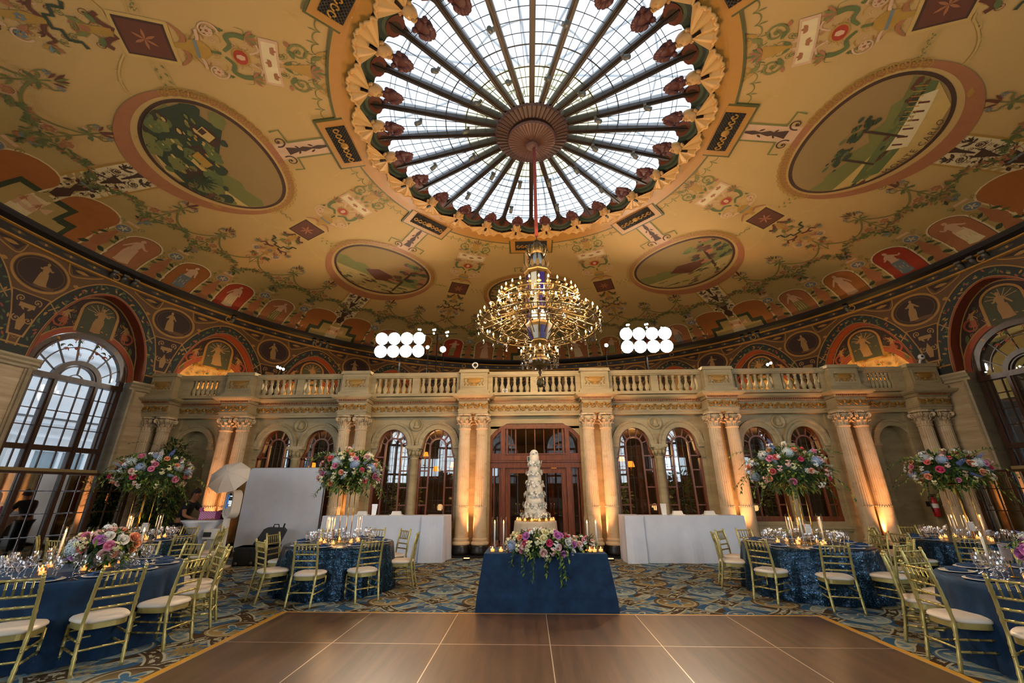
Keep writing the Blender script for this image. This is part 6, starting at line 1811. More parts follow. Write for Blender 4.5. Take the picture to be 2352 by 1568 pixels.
# ================================================================ flowers
FC = {k: mat('petal_' + k, v, .6, var=.10, scale=30, Subsurface_Weight=0.0) for k, v in dict(hotpink='#d8466e', pink='#e58aa6', blush='#eec2b6', peach='#eda27c', coral='#e5706a', lilac='#cf7fc0', white='#f0ece0', cream='#ece3b0', blue='#a9bcd8', sky='#ccd8da', green='#7c9a4a', delph='#6f86cf').items()}
LEAFM = [mat('leaf_green', '#4d6e2a', .55, var=.3, scale=12), mat('leaf_dark', '#2a4420', .55, var=.3, scale=12), mat('leaf_yellow', '#8f9a3c', .55, var=.25, scale=12)]
def rose_mesh():
    m = MB(); Rn = random.Random(5)
    m.ball((0, 0, .35), .38, 10, 6, 0, (1, 1, 1.15))
    for lay, (n_, r0, r1, z0, z1, op) in enumerate(((4, .22, .36, .05, .92, .0), (5, .30, .58, -.05, .88, .22), (6, .36, .86, -.15, .70, .55), (7, .36, 1.05, -.2, .42, 1.0))):
        for i in range(n_):
            a0 = 2 * PI * i / n_ + lay * .5; w = PI / n_ * 1.45
            def pg(s_, t_, a0=a0, w=w):
                a = a0 + (s_ * 2 - 1) * w * (.45 + .55 * math.sin(PI * min(1, t_ * .5 + .25)))
                r = r0 + (r1 - r0) * t_ ** 1.4; z = z0 + (z1 - z0) * t_ - op * .22 * max(0, t_ - .7) / .3 - .10 * (2 * s_ - 1) ** 2 * t_
                return (r * cos(a), r * sin(a), z)
            m.grid(pg, 4, 4, 0)
    return m.mesh('rose', FC['pink'])
def hyd_mesh():
    m = MB(); Rn = random.Random(8)
    m.ball((0, 0, 0), .66, 10, 6)
    for i in range(150):
        z = 1 - 2 * (i + .5) / 150
        if z < -.45: continue
        a = i * 2.39996; r = math.sqrt(1 - z * z); d = Vector((r * cos(a), r * sin(a), z)); u = d.orthogonal().normalized(); v = d.cross(u); ph = Rn.uniform(0, 1.5)
        for q in range(4):
            w = ph + q * PI / 2; c = d * Rn.uniform(.78, 1.04) + (u * cos(w) + v * sin(w)) * .10
            e = (u * cos(w) + v * sin(w)) * .085; f = (u * -sin(w) + v * cos(w)) * .075
            m.add([c - e, c + f, c + e + d * .03, c - f], [(0, 1, 2, 3)])
    return m.mesh('hydrangea', FC['sky'])
def spike_mesh(n_=70):
    m = MB(); Rn = random.Random(9); m.tube([(0, 0, 0), (0, 0, 1)], .012, 5, 1)
    for i in range(n_):
        t = i / n_; a = i * 2.4; r = .11 * (1 - t) ** .6 + .02; c = Vector((r * cos(a), r * sin(a), .12 + .88 * t)); s_ = .055 * (1 - .7 * t)
        d = Vector((cos(a), sin(a), .3)).normalized(); u = d.orthogonal().normalized(); v = d.cross(u)
        for q in range(5):
            w = q * 1.257; p = u * cos(w) + v * sin(w); k = u * -sin(w) + v * cos(w)
            m.add([c, c + (p * .6 + k * .5) * s_, c + p * s_ * 1.2 + d * .01, c + (p * .6 - k * .5) * s_], [(0, 1, 2, 3)])
    return m.mesh('flower_spike', [FC['delph'], LEAFM[0]])
def cluster_mesh():
    m = MB(); Rn = random.Random(10)
    for i in range(13):
        d = Vector((Rn.uniform(-1, 1), Rn.uniform(-1, 1), Rn.uniform(.1, 1))).normalized(); c = d * Rn.uniform(.5, 1); m.ball(c, .09, 6, 4); m.tube([(0, 0, -.3), c], .015, 4, 1, cap=False)
        u = d.orthogonal().normalized(); v = d.cross(u)
        for q in range(5):
            w = q * 1.257; p = u * cos(w) + v * sin(w); k = u * -sin(w) + v * cos(w)
            m.add([c + d * .05, c + (p * .7 + k * .45) * .26 + d * .1, c + p * .38 + d * .05, c + (p * .7 - k * .45) * .26 + d * .1], [(0, 1, 2, 3)])
    return m.mesh('small_blossom', [FC['white'], LEAFM[0]])
rose_me, hyd_me, spk_me, clu_me = rose_mesh(), hyd_mesh(), spike_mesh(), cluster_mesh()
def leafquad(m, c, d, L, w, mi, up=None):
    """a creased pointed leaf"""
    d = d.normalized(); s_ = d.cross(up if up is not None else Vector((0, 0, 1)))
    s_ = s_.normalized() if s_.length > 1e-4 else d.orthogonal().normalized(); n_ = s_.cross(d)
    p = [c, c + d * L * .35 + s_ * w + n_ * w * .25, c + d * L * .75 + s_ * w * .7 + n_ * w * .2, c + d * L, c + d * L * .75 - s_ * w * .7 + n_ * w * .2, c + d * L * .35 - s_ * w + n_ * w * .25, c + d * L * .5]
    m.add(p, [(0, 6, 2, 1), (6, 3, 2), (0, 5, 4, 6), (6, 4, 3)], mi)
def orient(o, d):
    o.rotation_mode = 'QUATERNION'; o.rotation_quaternion = Vector(d).to_track_quat('Z', 'Y')
def bloom(par, name, me, loc, d, s_, m_):
    o = put(name, me, par, loc, scale=s_); orient(o, d); setmat(o, m_); return o
def arrangement(name, label, loc, rx, ry, rz, nrose, nhyd, nspk, nclu, seed, cols, leaves=700, trail=10, droop=.5, rs=.055, group=None, flat=False):
    t = thing(name, label, 'flowers', loc, 0, group); Rn = random.Random(seed)
    def sph(i, n_, jit=.25, zmin=-.55):
        for _ in range(50):
            z = 1 - (1 - zmin) * (i + .5) / n_ + Rn.uniform(-jit, jit) * .6; z = max(zmin, min(1, z)); a = i * 2.39996 + Rn.uniform(-jit, jit)
            r = math.sqrt(1 - z * z); return Vector((r * cos(a), r * sin(a), z))
    f = MB()
    for i in range(leaves):
        d = Vector((Rn.gauss(0, 1), Rn.gauss(0, 1), Rn.gauss(-.05, .9))).normalized(); k = Rn.uniform(.45, 1.02)
        c = Vector((d.x * rx * k, d.y * ry * k, d.z * rz * k)); o = (d + Vector((Rn.gauss(0, .6), Rn.gauss(0, .6), Rn.gauss(-.1, .5)))).normalized()
        leafquad(f, c, o, Rn.uniform(.06, .13), Rn.uniform(.012, .026), Rn.choice((0, 0, 1, 1, 2)))
    f.ball((0, 0, 0), 1, 14, 8, 1, (rx * .62, ry * .62, rz * .6))
    for i in range(trail):      # leafy sprays that reach out and hang
        a = 2 * PI * i / trail + Rn.uniform(-.2, .2); el = Rn.uniform(-.5, .9); L = Rn.uniform(.5, .95)
        d = Vector((cos(a) * cos(el), sin(a) * cos(el), sin(el))); p = Vector((d.x * rx, d.y * ry, d.z * rz)) * .7; v = d * 1.0
        pts = [p.copy()]
        for q in range(9):
            v = (v + Vector((Rn.gauss(0, .12), Rn.gauss(0, .12), -.16 * droop * 2))).normalized(); p = p + v * L * max(rx, rz) * .13; pts.append(p.copy())
            for s_ in (-1, 1, 0):
                leafquad(f, p, (v + v.orthogonal() * s_ * 1.2 + Vector((Rn.gauss(0, .3),) * 3)).normalized(), Rn.uniform(.05, .09), Rn.uniform(.010, .018), Rn.choice((0, 1, 1, 2)))
        f.tube(pts, .003, 4, 0, cap=False)
    fo = f.build('foliage', LEAFM, t); fo['kind'] = 'stuff'
    for i in range(nrose):
        d = sph(i, nrose); k = Rn.uniform(.93, 1.06); bloom(t, 'rose', rose_me, (d.x * rx * k, d.y * ry * k, d.z * rz * k), d + Vector((0, -.25, .1)), rs * Rn.uniform(.8, 1.2), FC[Rn.choice(cols)])
    for i in range(nhyd):
        d = sph(i * 3 + 1, nhyd * 3, .3, -.3); bloom(t, 'hydrangea', hyd_me, (d.x * rx * .92, d.y * ry * .92, d.z * rz * .9), d, rs * 1.7, FC[Rn.choice(('sky', 'sky', 'sky', 'blue', 'blue', 'green'))])
    for i in range(nspk):
        d = sph(i * 2 + 1, nspk * 2, .4, -.35); bloom(t, 'flower_spike', spk_me, (d.x * rx * .75, d.y * ry * .75, d.z * rz * .75), d + Vector((0, 0, -.05)), Rn.uniform(.30, .46) * max(rx, .5), FC[Rn.choice(('delph', 'blue', 'white', 'sky'))])
    for i in range(nclu):
        d = sph(i, nclu, .4, -.6); k = Rn.uniform(.95, 1.12); bloom(t, 'small_blossom', clu_me, (d.x * rx * k, d.y * ry * k, d.z * rz * k), d, rs * Rn.uniform(.9, 1.3), FC[Rn.choice(('white', 'cream', 'cream', 'white', 'blush'))])
    return t
PK = ('hotpink', 'pink', 'pink', 'blush', 'peach', 'peach', 'coral')
def flower_stand(x, y, label):
    t = thing('flower_stand', label, 'stand', (x, y, TH + .002))
    m = MB(); m.box(-.13, -.13, 0, .13, .13, .012); m.build('base_plate', M_BRASS, t)
    for sx in (-1, 1):
        for sy in (-1, 1):
            m = MB(); m.tube([(sx * .115, sy * .115, .01), (sx * .115, sy * .115, .98)], .007, 6); m.build('rod', M_BRASS, t)
    m = MB(); m.box(-.13, -.13, .975, .13, .13, .99); m.lathe([(.10, .985), (.13, 1.06), (.12, 1.07)], 16); m.build('tray', M_BRASS, t)
for key, dx, dy, rx, rz, seed, l, s_ in (('T2', -.15, 0, .70, .38, 31, 'leftmost tall bouquet of pink roses and pale blue hydrangea on a gold stand', 'tall gold four-rod stand on the far left sequin table'),
                                    ('T3', 0, 0, .55, .40, 32, 'tall bouquet of roses and blue delphinium in front of the left bar and backdrop', 'tall gold four-rod stand on the sequin table before the left bar'),
                                    ('T4', .05, .05, .66, .42, 33, 'tall bouquet with long blue delphinium spikes right of the right bar', 'tall gold four-rod stand on the sequin table before the right bar'),
                                    ('T5', .12, 0, .66, .36, 34, 'rightmost tall bouquet before the corner columns', 'tall gold four-rod stand on the far right sequin table')):
    x, y, R = TABLES[key]; x += dx; y += dy
    flower_stand(x, y, s_)
    arrangement('tall_bouquet', l, (x, y, 2.0), rx, rx * .8, rz, 30, 8, 10, 40, seed, PK, 1700, 22, .45)
# head table spray
arrangement('table_flowers', 'long low spray of pink peonies, roses and white blossoms on the head table', (.17, 6.97, HH + .10), .50, .19, .20, 40, 2, 3, 46, 51, ('hotpink', 'pink', 'lilac', 'lilac', 'blush', 'white', 'cream', 'peach'), 650, 16, 1.5, .052)
arrangement('table_flowers', 'small clump of blush flowers behind the right candles on the head table', (.80, 7.12, HH + .08), .20, .12, .11, 14, 0, 1, 14, 52, ('blush', 'pink', 'peach'), 220, 5, .8, .042)
# low centrepieces on brass compotes
for key, dx, dy, seed, l, l2 in (('T1', 0.36, -.10, 61, 'low centrepiece of pink peonies and cream roses on the front left table', 'brass footed bowl under the low pink flowers on the front left table'), ('T6', -.05, -.02, 62, 'low pink and blush centrepiece at the right picture edge on the front right table', 'brass footed bowl under the low flowers on the front right table')):
    x, y, R = TABLES[key]; x += dx; y += dy
    m = MB(); m.lathe([(.085, 0), (.085, .012), (.05, .03), (.025, .06), (.03, .08), (.09, .11), (.14, .17), (.135, .17), (.08, .12), (0, .11)], 24, cap=False)
    m.build('footed_bowl', M_BRASS, None, (x, y, TH + .002), label=l2, cat='bowl')
    arrangement('table_flowers', l, (x, y, TH + .26), .30, .28, .17, 34, 3, 3, 22, seed, ('pink', 'lilac', 'peach', 'blush', 'coral', 'cream', 'white'), 500, 9, .6, .056)

# ---- wedding cake
ck = thing('wedding_cake', 'tall white tiered wedding cake wrapped in sugar flower garlands, before the glass door', 'cake', (.14, 10.75, .982))
M_ICE = mat('icing', '#ddd3bd', .5, var=.02); M_SUG = mat('sugar_petal', '#ebe4d4', .55, var=.03); M_SUGB = mat('sugar_petal_grey', '#a9b0a6', .55)
m = MB(); m.lathe([(.36, 0), (.36, .03), (.30, .05), (.30, .07)], 32); m.build('cake_stand', M_BRASS, ck)
z = .07; Rn = random.Random(77)
pet = []
for i, (r, h) in enumerate(((.262, .24), (.225, .24), (.196, .25), (.168, .24), (.142, .22), (.115, .24))):
    m = MB(); m.lathe([(r * 1.04, z), (r, z + h * .5), (r * .97, z + h), (0, z + h)], 32); m.build('cake_tier', M_ICE, ck)
    g_ = MB(); nf = int(36 - i * 3)
    for q in range(nf * 3):
        a = Rn.uniform(0, 6.283); zz = z + Rn.uniform(-.02, .09); k = r * 1.04 + Rn.uniform(.0, .065) * (1.4 if i == 0 else 1)
        c = Vector((k * cos(a), k * sin(a), zz)); d = Vector((cos(a), sin(a), Rn.uniform(-.3, .6))).normalized(); u = d.orthogonal().normalized(); v = d.cross(u); s_ = Rn.uniform(.022, .042); mi = 1 if Rn.random() < .2 else 0
        for w in range(5):
            t_ = w * 1.257 + a * 3; p = u * cos(t_) + v * sin(t_); kk = u * -sin(t_) + v * cos(t_)
            g_.add([c, c + (p * .7 + kk * .5) * s_ + d * s_ * .3, c + p * s_ * 1.2, c + (p * .7 - kk * .5) * s_ + d * s_ * .3], [(0, 1, 2, 3)], mi)
    g_.build('flower_garland', [M_SUG, M_SUGB], ck)
    z += h
g_ = MB()
for q in range(130):
    d = Vector((Rn.gauss(0, 1), Rn.gauss(0, 1), Rn.gauss(.2, 1))).normalized(); c = Vector((0, 0, z + .03)) + Vector((d.x * .10, d.y * .10, d.z * .10)); u = d.orthogonal().normalized(); v = d.cross(u); s_ = .026
    for w in range(5):
        t_ = w * 1.257; p = u * cos(t_) + v * sin(t_); kk = u * -sin(t_) + v * cos(t_)
        g_.add([c, c + (p * .7 + kk * .5) * s_ + d * s_ * .3, c + p * s_ * 1.2, c + (p * .7 - kk * .5) * s_ + d * s_ * .3], [(0, 1, 2, 3)], 0)
g_.build('flower_top', [M_SUG], ck)

# ---- leafy tree in the left niche
t = thing('potted_tree', 'dark leafy tree filling the arched niche left of the photo booth', 'plant', (-10.35, 12.05, 0))
m = MB(); m.lathe([(.20, 0), (.24, .02), (.30, .42), (.32, .45), (.28, .45), (.27, .40), (0, .40)], 20, cap=False); m.build('pot', M_BLACKP, t)
m = MB()
for i in range(5):
    a = i * 1.26; m.tube([(.05 * cos(a), .05 * sin(a), .4), (.12 * cos(a), .12 * sin(a), 1.2), (.3 * cos(a + .4), .25 * sin(a + .4), 2.1)], [.03, .025, .012], 6)
m.build('trunk', M_DARKW, t)
m = MB(); Rn = random.Random(90)
for i in range(2600):
    d = Vector((Rn.gauss(0, 1), Rn.gauss(0, .8), Rn.gauss(0, 1))).normalized() * Rn.uniform(.3, 1) ** .5
    c = Vector((d.x * .60, d.y * .34, 1.75 + d.z * 1.35)); o = (Vector((d.x, d.y * .6, -.3 + .5 * d.z)) + Vector((Rn.gauss(0, .4), Rn.gauss(0, .4), Rn.gauss(0, .3)))).normalized()
    leafquad(m, c, o, Rn.uniform(.10, .2), Rn.uniform(.014, .03), Rn.choice((1, 1, 0, 1, 2) if Rn.random() < .5 else (1, 1, 0)))
for i in range(22):
    a = Rn.uniform(0, 2 * PI); p = Vector((.45 * cos(a), .25 * sin(a), Rn.uniform(1.2, 2.9))); v = Vector((cos(a), -.3, .4)).normalized()
    for q in range(8):
        v = (v + Vector((0, 0, -.12))).normalized(); p = p + v * .09
        for s_ in (-1, 1): leafquad(m, p, (v + Vector((-v.y, v.x, 0)) * s_).normalized(), .12, .018, Rn.choice((0, 1, 2)))
fo = m.build('foliage', LEAFM, t); fo['kind'] = 'stuff'
# ================================================================ chandelier
CX, CY = X0 + .05, Y0
ch = thing('chandelier', 'huge tiered bronze chandelier with candle bulbs and crystal drops hanging under the skylight', 'chandelier', (CX, CY, 0))
M_BRZ = mat('antique_bronze', '#5b4a28', .4, .7, .35, 20); M_GILT2 = mat('chandelier_gilt', '#5f4a22', .45, .6, .25, 18)
M_VIO = mat('violet_glass_panel', '#1d1850', .2); M_OPAL = mat('opal_glass_panel', '#6f7a80', .2)
M_BULB = emit('candle_bulb', '#ffc273', 22)
M_CRY = glassy('crystal_drop', (.96, .94, .9), .28, .03)
M_ROPE = mat('red_velvet_sleeve', '#8a3526', .8, bump=.5)
m = MB(); m.tube([(0, 0, 9.42), (0, 0, 8.4), (0, 0, 7.2), (0, 0, 6.92)], .04, 10); m.build('chain_sleeve', M_ROPE, ch)
m = MB()
for i in range(2): m.tube([(.055 * cos(t) * (1 if i else 0), .055 * cos(t) * (0 if i else 1), 6.85 - .10 * i + .075 * sin(t)) for t in us(0, 2 * PI, 16)], .014, 6)
m.lathe([(.03, 6.68), (.05, 6.70), (.05, 6.74), (.02, 6.78)], 12); m.build('hook', M_BRZ, ch)
m = MB(); m.lathe([(.04, 6.68), (.12, 6.66), (.19, 6.60), (.205, 6.52), (.17, 6.46), (.13, 6.43)], 24, cap=False)
for i in range(10):
    a = 2 * PI * i / 10; m.tube([(.08 * cos(a), .08 * sin(a), 6.67), (.20 * cos(a), .20 * sin(a), 6.62), (.24 * cos(a), .24 * sin(a), 6.52), (.20 * cos(a), .20 * sin(a), 6.44)], .018, 5); m.ball((.22 * cos(a), .22 * sin(a), 6.52), .035, 6, 4)
m.build('crown', M_BRZ, ch)
m = MB()
for i in range(8):
    a0, a1 = 2 * PI * (i + .5) / 8 - PI / 8 + .03, 2 * PI * (i + .5) / 8 + PI / 8 - .03
    m.add([(.115 * cos(a0), .115 * sin(a0), 6.44), (.115 * cos(a1), .115 * sin(a1), 6.44), (.20 * cos(a1), .20 * sin(a1), 6.12), (.20 * cos(a0), .20 * sin(a0), 6.12)], [(0, 1, 2, 3)], 1)
    a = 2 * PI * i / 8; m.tube([(.12 * cos(a), .12 * sin(a), 6.44), (.21 * cos(a), .21 * sin(a), 6.12)], .016, 5, 0)
m.lathe([(.10, 6.44), (.185, 6.12)], 8, (0, 0, 0), 0, False); m.build('lantern_cone', [M_GILT2, M_OPAL], ch)
m = MB(); m.lathe([(.20, 6.12), (.27, 6.06), (.29, 6.0), (.26, 5.97)], 8, smooth=False)
for i in range(16):
    a = 2 * PI * i / 16; leafquad(m, Vector((.27 * cos(a), .27 * sin(a), 6.02)), Vector((.35 * cos(a), .35 * sin(a), 1)), .17, .045, 0, Vector((cos(a), sin(a), 0)))
m.build('leaf_crown', M_GILT2, ch)
m = MB()
m.lathe([(.225, 5.97), (.225, 4.80)], 8, (0, 0, 0), 0, False)
for z in (5.96, 5.42, 5.10, 4.80): m.lathe([(.225, z - .02), (.27, z - .02), (.27, z + .02), (.225, z + .02)], 8, (0, 0, 0), 0, False)
for i in range(8):
    a = 2 * PI * i / 8; m.tube([(.24 * cos(a), .24 * sin(a), 4.8), (.24 * cos(a), .24 * sin(a), 5.97)], .022, 6, 0)
    c = cos(PI / 8) * .225 + .012; b = a + PI / 8; w = .062
    for z0, z1 in ((5.46, 5.92), (5.14, 5.38), (4.84, 5.06)):
        m.add([(c * cos(b) - s * w * sin(b), c * sin(b) + s * w * cos(b), z) for s, z in ((-1, z0), (1, z0), (1, z1), (-1, z1))], [(0, 1, 2, 3)], 1 + i % 2)
m.build('body', [M_GILT2, M_VIO, M_OPAL], ch)
m = MB(); m.lathe([(.27, 4.78), (.25, 4.72), (.155, 4.46), (.17, 4.43), (.10, 4.36), (.11, 4.15), (.20, 4.02), (.14, 3.92), (.03, 3.86)], 8, (0, 0, 0), 0, False)
for i in range(8):
    b = 2 * PI * (i + .5) / 8; k = cos(PI / 8)
    m.add([(r * k * cos(b) - s * w * sin(b), r * k * sin(b) + s * w * cos(b), z) for s, r, w, z in ((-1, .262, .075, 4.72), (1, .262, .075, 4.72), (1, .172, .045, 4.47), (-1, .172, .045, 4.47))], [(0, 1, 2, 3)], 1 + i % 2)
m.build('lower_cone', [M_GILT2, M_VIO, M_OPAL], ch)
m = MB(); m.lathe([(.03, 3.88), (.04, 3.80), (.02, 3.74), (.06, 3.70), (.075, 3.60), (.05, 3.52), (.0, 3.50)], 14)
for i in range(20):
    a = i * 2.4; m.ball((.055 * cos(a), .055 * sin(a), 3.53 + .009 * i), .022, 6, 4)
m.build('tassel', M_BRZ, ch)
# candle = cup, sleeve and bulb; two big rings and a small one
cmx = MB(); cmx.lathe([(.012, -.03), (.045, -.005), (.048, .004), (.014, .006), (.014, .075), (.012, .078)], 10)
cand_me = cmx.mesh('candle', [M_BRZ])
cmx = MB(); cmx.lathe([(.004, .078), (.015, .095), (.015, .108), (.009, .130), (.002, .145)], 8); bulb_me = cmx.mesh('bulb', [M_BULB])
dm_ = MB(); dm_.lathe([(.003, 0), (.003, -.03), (.012, -.04), (.026, -.085), (.024, -.105), (.012, -.125), (.0, -.128)], 7, smooth=False); drop_me = dm_.mesh('crystal_drop', M_CRY)
def ring(R, z, n_, za, Ra, nd, ph=0.0):
    m = MB(); m.tube([(R * .97 * cos(t), R * .97 * sin(t), z - .07) for t in us(0, 2 * PI, 72)], .011, 6)
    m.tube([(R * .62 * cos(t), R * .62 * sin(t), z - .10) for t in us(0, 2 * PI, 60)], .010, 6)
    m.build('ring', M_BRZ, ch)
    for i in range(n_):
        a = 2 * PI * i / n_ + ph
        c = put('candle', cand_me, ch, (R * cos(a), R * sin(a), z - .02)); put('bulb', bulb_me, c)
    for i in range(n_ // 2):
        a = 2 * PI * (2 * i + .5) / n_ + ph; m = MB()
        m.tube([(Ra * cos(a), Ra * sin(a), za), ((Ra + (R - Ra) * .3) * cos(a), (Ra + (R - Ra) * .3) * sin(a), za - .10), ((Ra + (R - Ra) * .6) * cos(a), (Ra + (R - Ra) * .6) * sin(a), z - .02),
                ((Ra + (R - Ra) * .85) * cos(a), (Ra + (R - Ra) * .85) * sin(a), z - .14), (R * cos(a), R * sin(a), z - .07)], .014, 6)
        for q in (.35, .7):
            r = Ra + (R - Ra) * q; zc = za + (z - za) * q
            m.tube([(r * cos(a) + .05 * cos(t) * cos(a) * (1 - t / 8), r * sin(a) + .05 * cos(t) * sin(a) * (1 - t / 8), zc + .02 + .05 * sin(t) * (1 - t / 8)) for t in us(0, 6, 10)], .009, 5)
            m.ball((r * cos(a), r * sin(a), zc - .06), .022, 6, 4)
        m.build('arm', M_BRZ, ch)
    for i in range(nd):
        a = 2 * PI * (i + .5) / nd + ph; r = R * (1.0 if i % 2 else .80)
        put('crystal_drop', drop_me, ch, (r * cos(a), r * sin(a), z - .09 - .02 * (i % 3)))
ring(.82, 5.40, 28, 5.50, .25, 28)
ring(1.24, 4.82, 36, 5.06, .26, 40, .05)
ring(.36, 4.16, 12, 4.30, .14, 26)
for R_c, z_c in ((1.0, 5.10), (.62, 5.22), (.75, 4.66)):
    m = MB(); m.tube([(R_c * cos(t), R_c * sin(t), z_c) for t in us(0, 2 * PI, 64)], .010, 6)
    for i in range(16):
        a = 2 * PI * i / 16
        m.tube([(R_c * cos(a) + .07 * cos(t) * cos(a) * (1 - t / 9), R_c * sin(a) + .07 * cos(t) * sin(a) * (1 - t / 9), z_c + .07 * sin(t) * (1 - t / 9)) for t in us(0, 7, 14)], .012, 5); m.ball((R_c * cos(a + .2), R_c * sin(a + .2), z_c - .04), .025, 6, 4)
        m.tube([(.26 * cos(a), .26 * sin(a), z_c - .1), ((R_c * .6) * cos(a), (R_c * .6) * sin(a), z_c + .09), (R_c * cos(a), R_c * sin(a), z_c)], .010, 5)
    m.build('scroll_ring', M_BRZ, ch)
for i in range(8):
    a = 2 * PI * i / 8; light('chandelier_glow', 'POINT', (CX + .95 * cos(a), CY + .95 * sin(a), 5.30), 95, (1.0, .64, .33), .10)

# ================================================================ stage lights on the gallery
M_LENS = emit('stage_lamp_lens', '#fff0d8', 60)
def stage_light(x, y, z, label):
    t = thing('stage_light', label, 'stage light', (x, y, 4.32))
    m = MB(); m.tube([(0, 0, .02), (0, 0, z - 4.32)], .03, 8)
    for i in range(3):
        a = i * 2.09; m.tube([(0, 0, .45), (.4 * cos(a), .4 * sin(a), .01)], .016, 6)
    m.tube([(-.85, 0, z - 4.32), (.85, 0, z - 4.32)], .03, 8); m.build('stand', M_BLACKP, t)
    for px in (-.72, -.24, .24, .72):  # extra lamps and oversized lenses, added so the cluster fills its glare
        for pz in (-.25, .25):
            m = MB(); m.lathe([(.10, 0), (.225, .04), (.235, .22), (.225, .22)], 18, (px, .05, z - 4.32 + pz), axis=(.0 - px * .1, -.93, -.34)); hs = m.build('lamp_head', M_BLACKP, t)
            m = MB(); m.lathe([(.228, .215), (.228, .222)], 18, (px, .05, z - 4.32 + pz), axis=(.0 - px * .1, -.93, -.34)); m.build('lens', M_LENS, hs)
    return t
stage_light(-4.72, 14.5, 6.86, 'bright stage lamp cluster on the gallery, multiplied to fill its glare, left of the chandelier')
stage_light(4.36, 14.5, 6.90, 'bright stage lamp cluster on the gallery, multiplied to fill its glare, right of the chandelier')
def small_lamp(x, y, z, r, label, rows=((0, 0),)):
    t = thing('stage_lamp', label, 'stage light', (x, y, 4.32)); h = z - 4.32
    m = MB(); m.tube([(0, 0, .01), (0, 0, h - .05)], .02, 6); m.lathe([(.2, 0), (.2, .02)], 12)
    w = max(abs(px) for px, _ in rows) + .05; hz = [pz for _, pz in rows]
    m.tube([(-w, 0, h - .06), (w, 0, h - .06)], .015, 6)
    for px, pz in rows: m.tube([(px, 0, h - .06), (px, 0, h + pz)], .008, 5); 
    m.build('stand', M_BLACKP, t)
    for px, pz in rows:
        m = MB(); m.lathe([(r * .6, 0), (r, .05), (r, .16)], 12, (px, 0, h + pz), axis=(0, -.94, -.33)); b = m.build('lamp_head', M_BLACKP, t)
        m = MB(); m.lathe([(r * .9, .155), (r * .9, .163)], 12, (px, 0, h + pz), axis=(0, -.94, -.33)); m.build('lens', M_LENS, b)
small_lamp(-3.10, 14.5, 6.64, .12, 'single round stage lamp just left of the chandelier on the gallery')
small_lamp(-3.68, 14.5, 6.73, .07, 'small stage lamp between the left cluster and the single round lamp')
small_lamp(2.90, 14.5, 6.70, .07, 'small stage lamp just right of the chandelier on the gallery')
small_lamp(-3.6, 15.5, 7.70, .04, 'bar of tiny white lamps above the left cluster', ((-.75, .15), (-.68, .14), (-.15, .12), (-.08, .13), (-.12, -.03), (.38, 0), (.45, .02), (.42, -.14)))
small_lamp(4.6, 15.5, 7.75, .04, 'bar of tiny white lamps above the right cluster', ((-.62, .14), (-.55, .15), (-.58, 0), (.1, .15), (.18, .16), (.14, .02), (.72, 0)))
small_lamp(-8.8, 14.0, 5.85, .05, 'row of three small lamps above the left end of the balustrade', ((-.10, .04), (0, 0), (.12, -.04)))
small_lamp(8.25, 14.0, 5.76, .05, 'pair of small lamps above the right end of the balustrade', ((-.05, -.02), (.06, .03)))
for s in (-1, 1):
    light('stage_beam', 'SPOT', (s * 4.4, 14.25, 6.9), 900, (1.0, .70, .42), .25, target=(s * 1.5, 6.5, 0.2), spot=75, blend=.7)

# cameras and boxes on the arcade
def sec_cam(x, y, z, s, label):
    t = thing('security_camera', label, 'camera', (x, y, z))
    m = MB(); m.tube([(0, 0, 0), (s * 1.0, .0, -.10), (-s * .35, .02, .05)], .018, 6); m.box(-.05, -.04, -.04, .05, .04, .02); m.build('bracket', M_BRZ, t)
    m = MB(); m.tube([(0, 0, 0), (0, -.06, .10), (.0, -.10, .16)], .03, 8); m.ball((0, -.14, .20), .085, 14, 8); m.build('housing', M_WHITEP, t)
    m = MB(); m.ball((-s * -.03, -.205, .20), .035, 10, 6); m.build('lens', M_BLACKP, t)
sec_cam(-11.75, 12.35, 5.17, 1, 'white dome security camera on a rod at the left end of the balustrade')
sec_cam(11.75, 12.35, 5.17, -1, 'white dome security camera on a rod at the right end of the balustrade')
t = thing('tracking_camera', 'small white ring-headed device on the balustrade pedestal left of the chandelier', 'device', (PAIRS[2], YF - .05, 5.12))
m = MB(); m.lathe([(.05, 0), (.05, .02), (.022, .04), (.02, .12)], 12); m.build('stem', M_WHITEP, t)
m = MB(); m.tube([(.075 * cos(a), 0, .195 + .075 * sin(a)) for a in us(0, 2 * PI, 24)], .022, 8); m.build('ring_head', M_WHITEP, t)
m = MB(); m.lathe([(.06, 0), (.06, .01)], 16, (0, .01, .195), axis=(0, -1, 0)); m.build('lens', M_BLACKP, t)
m = MB(); m.box(-.075, -.06, 0, .075, .04, .20); [m.lathe([(.05, 0), (.05, .012)], 14, (0, -.06, z_), 1, axis=(0, -1, 0)) for z_ in (.06, .145)]
m.build('speaker_box', [M_WHITEP, mat('speaker_mesh', '#9a978e', .7)], None, (-.68, YF + .02, 4.36), label='small white double speaker box under the balustrade above the door', cat='speaker')

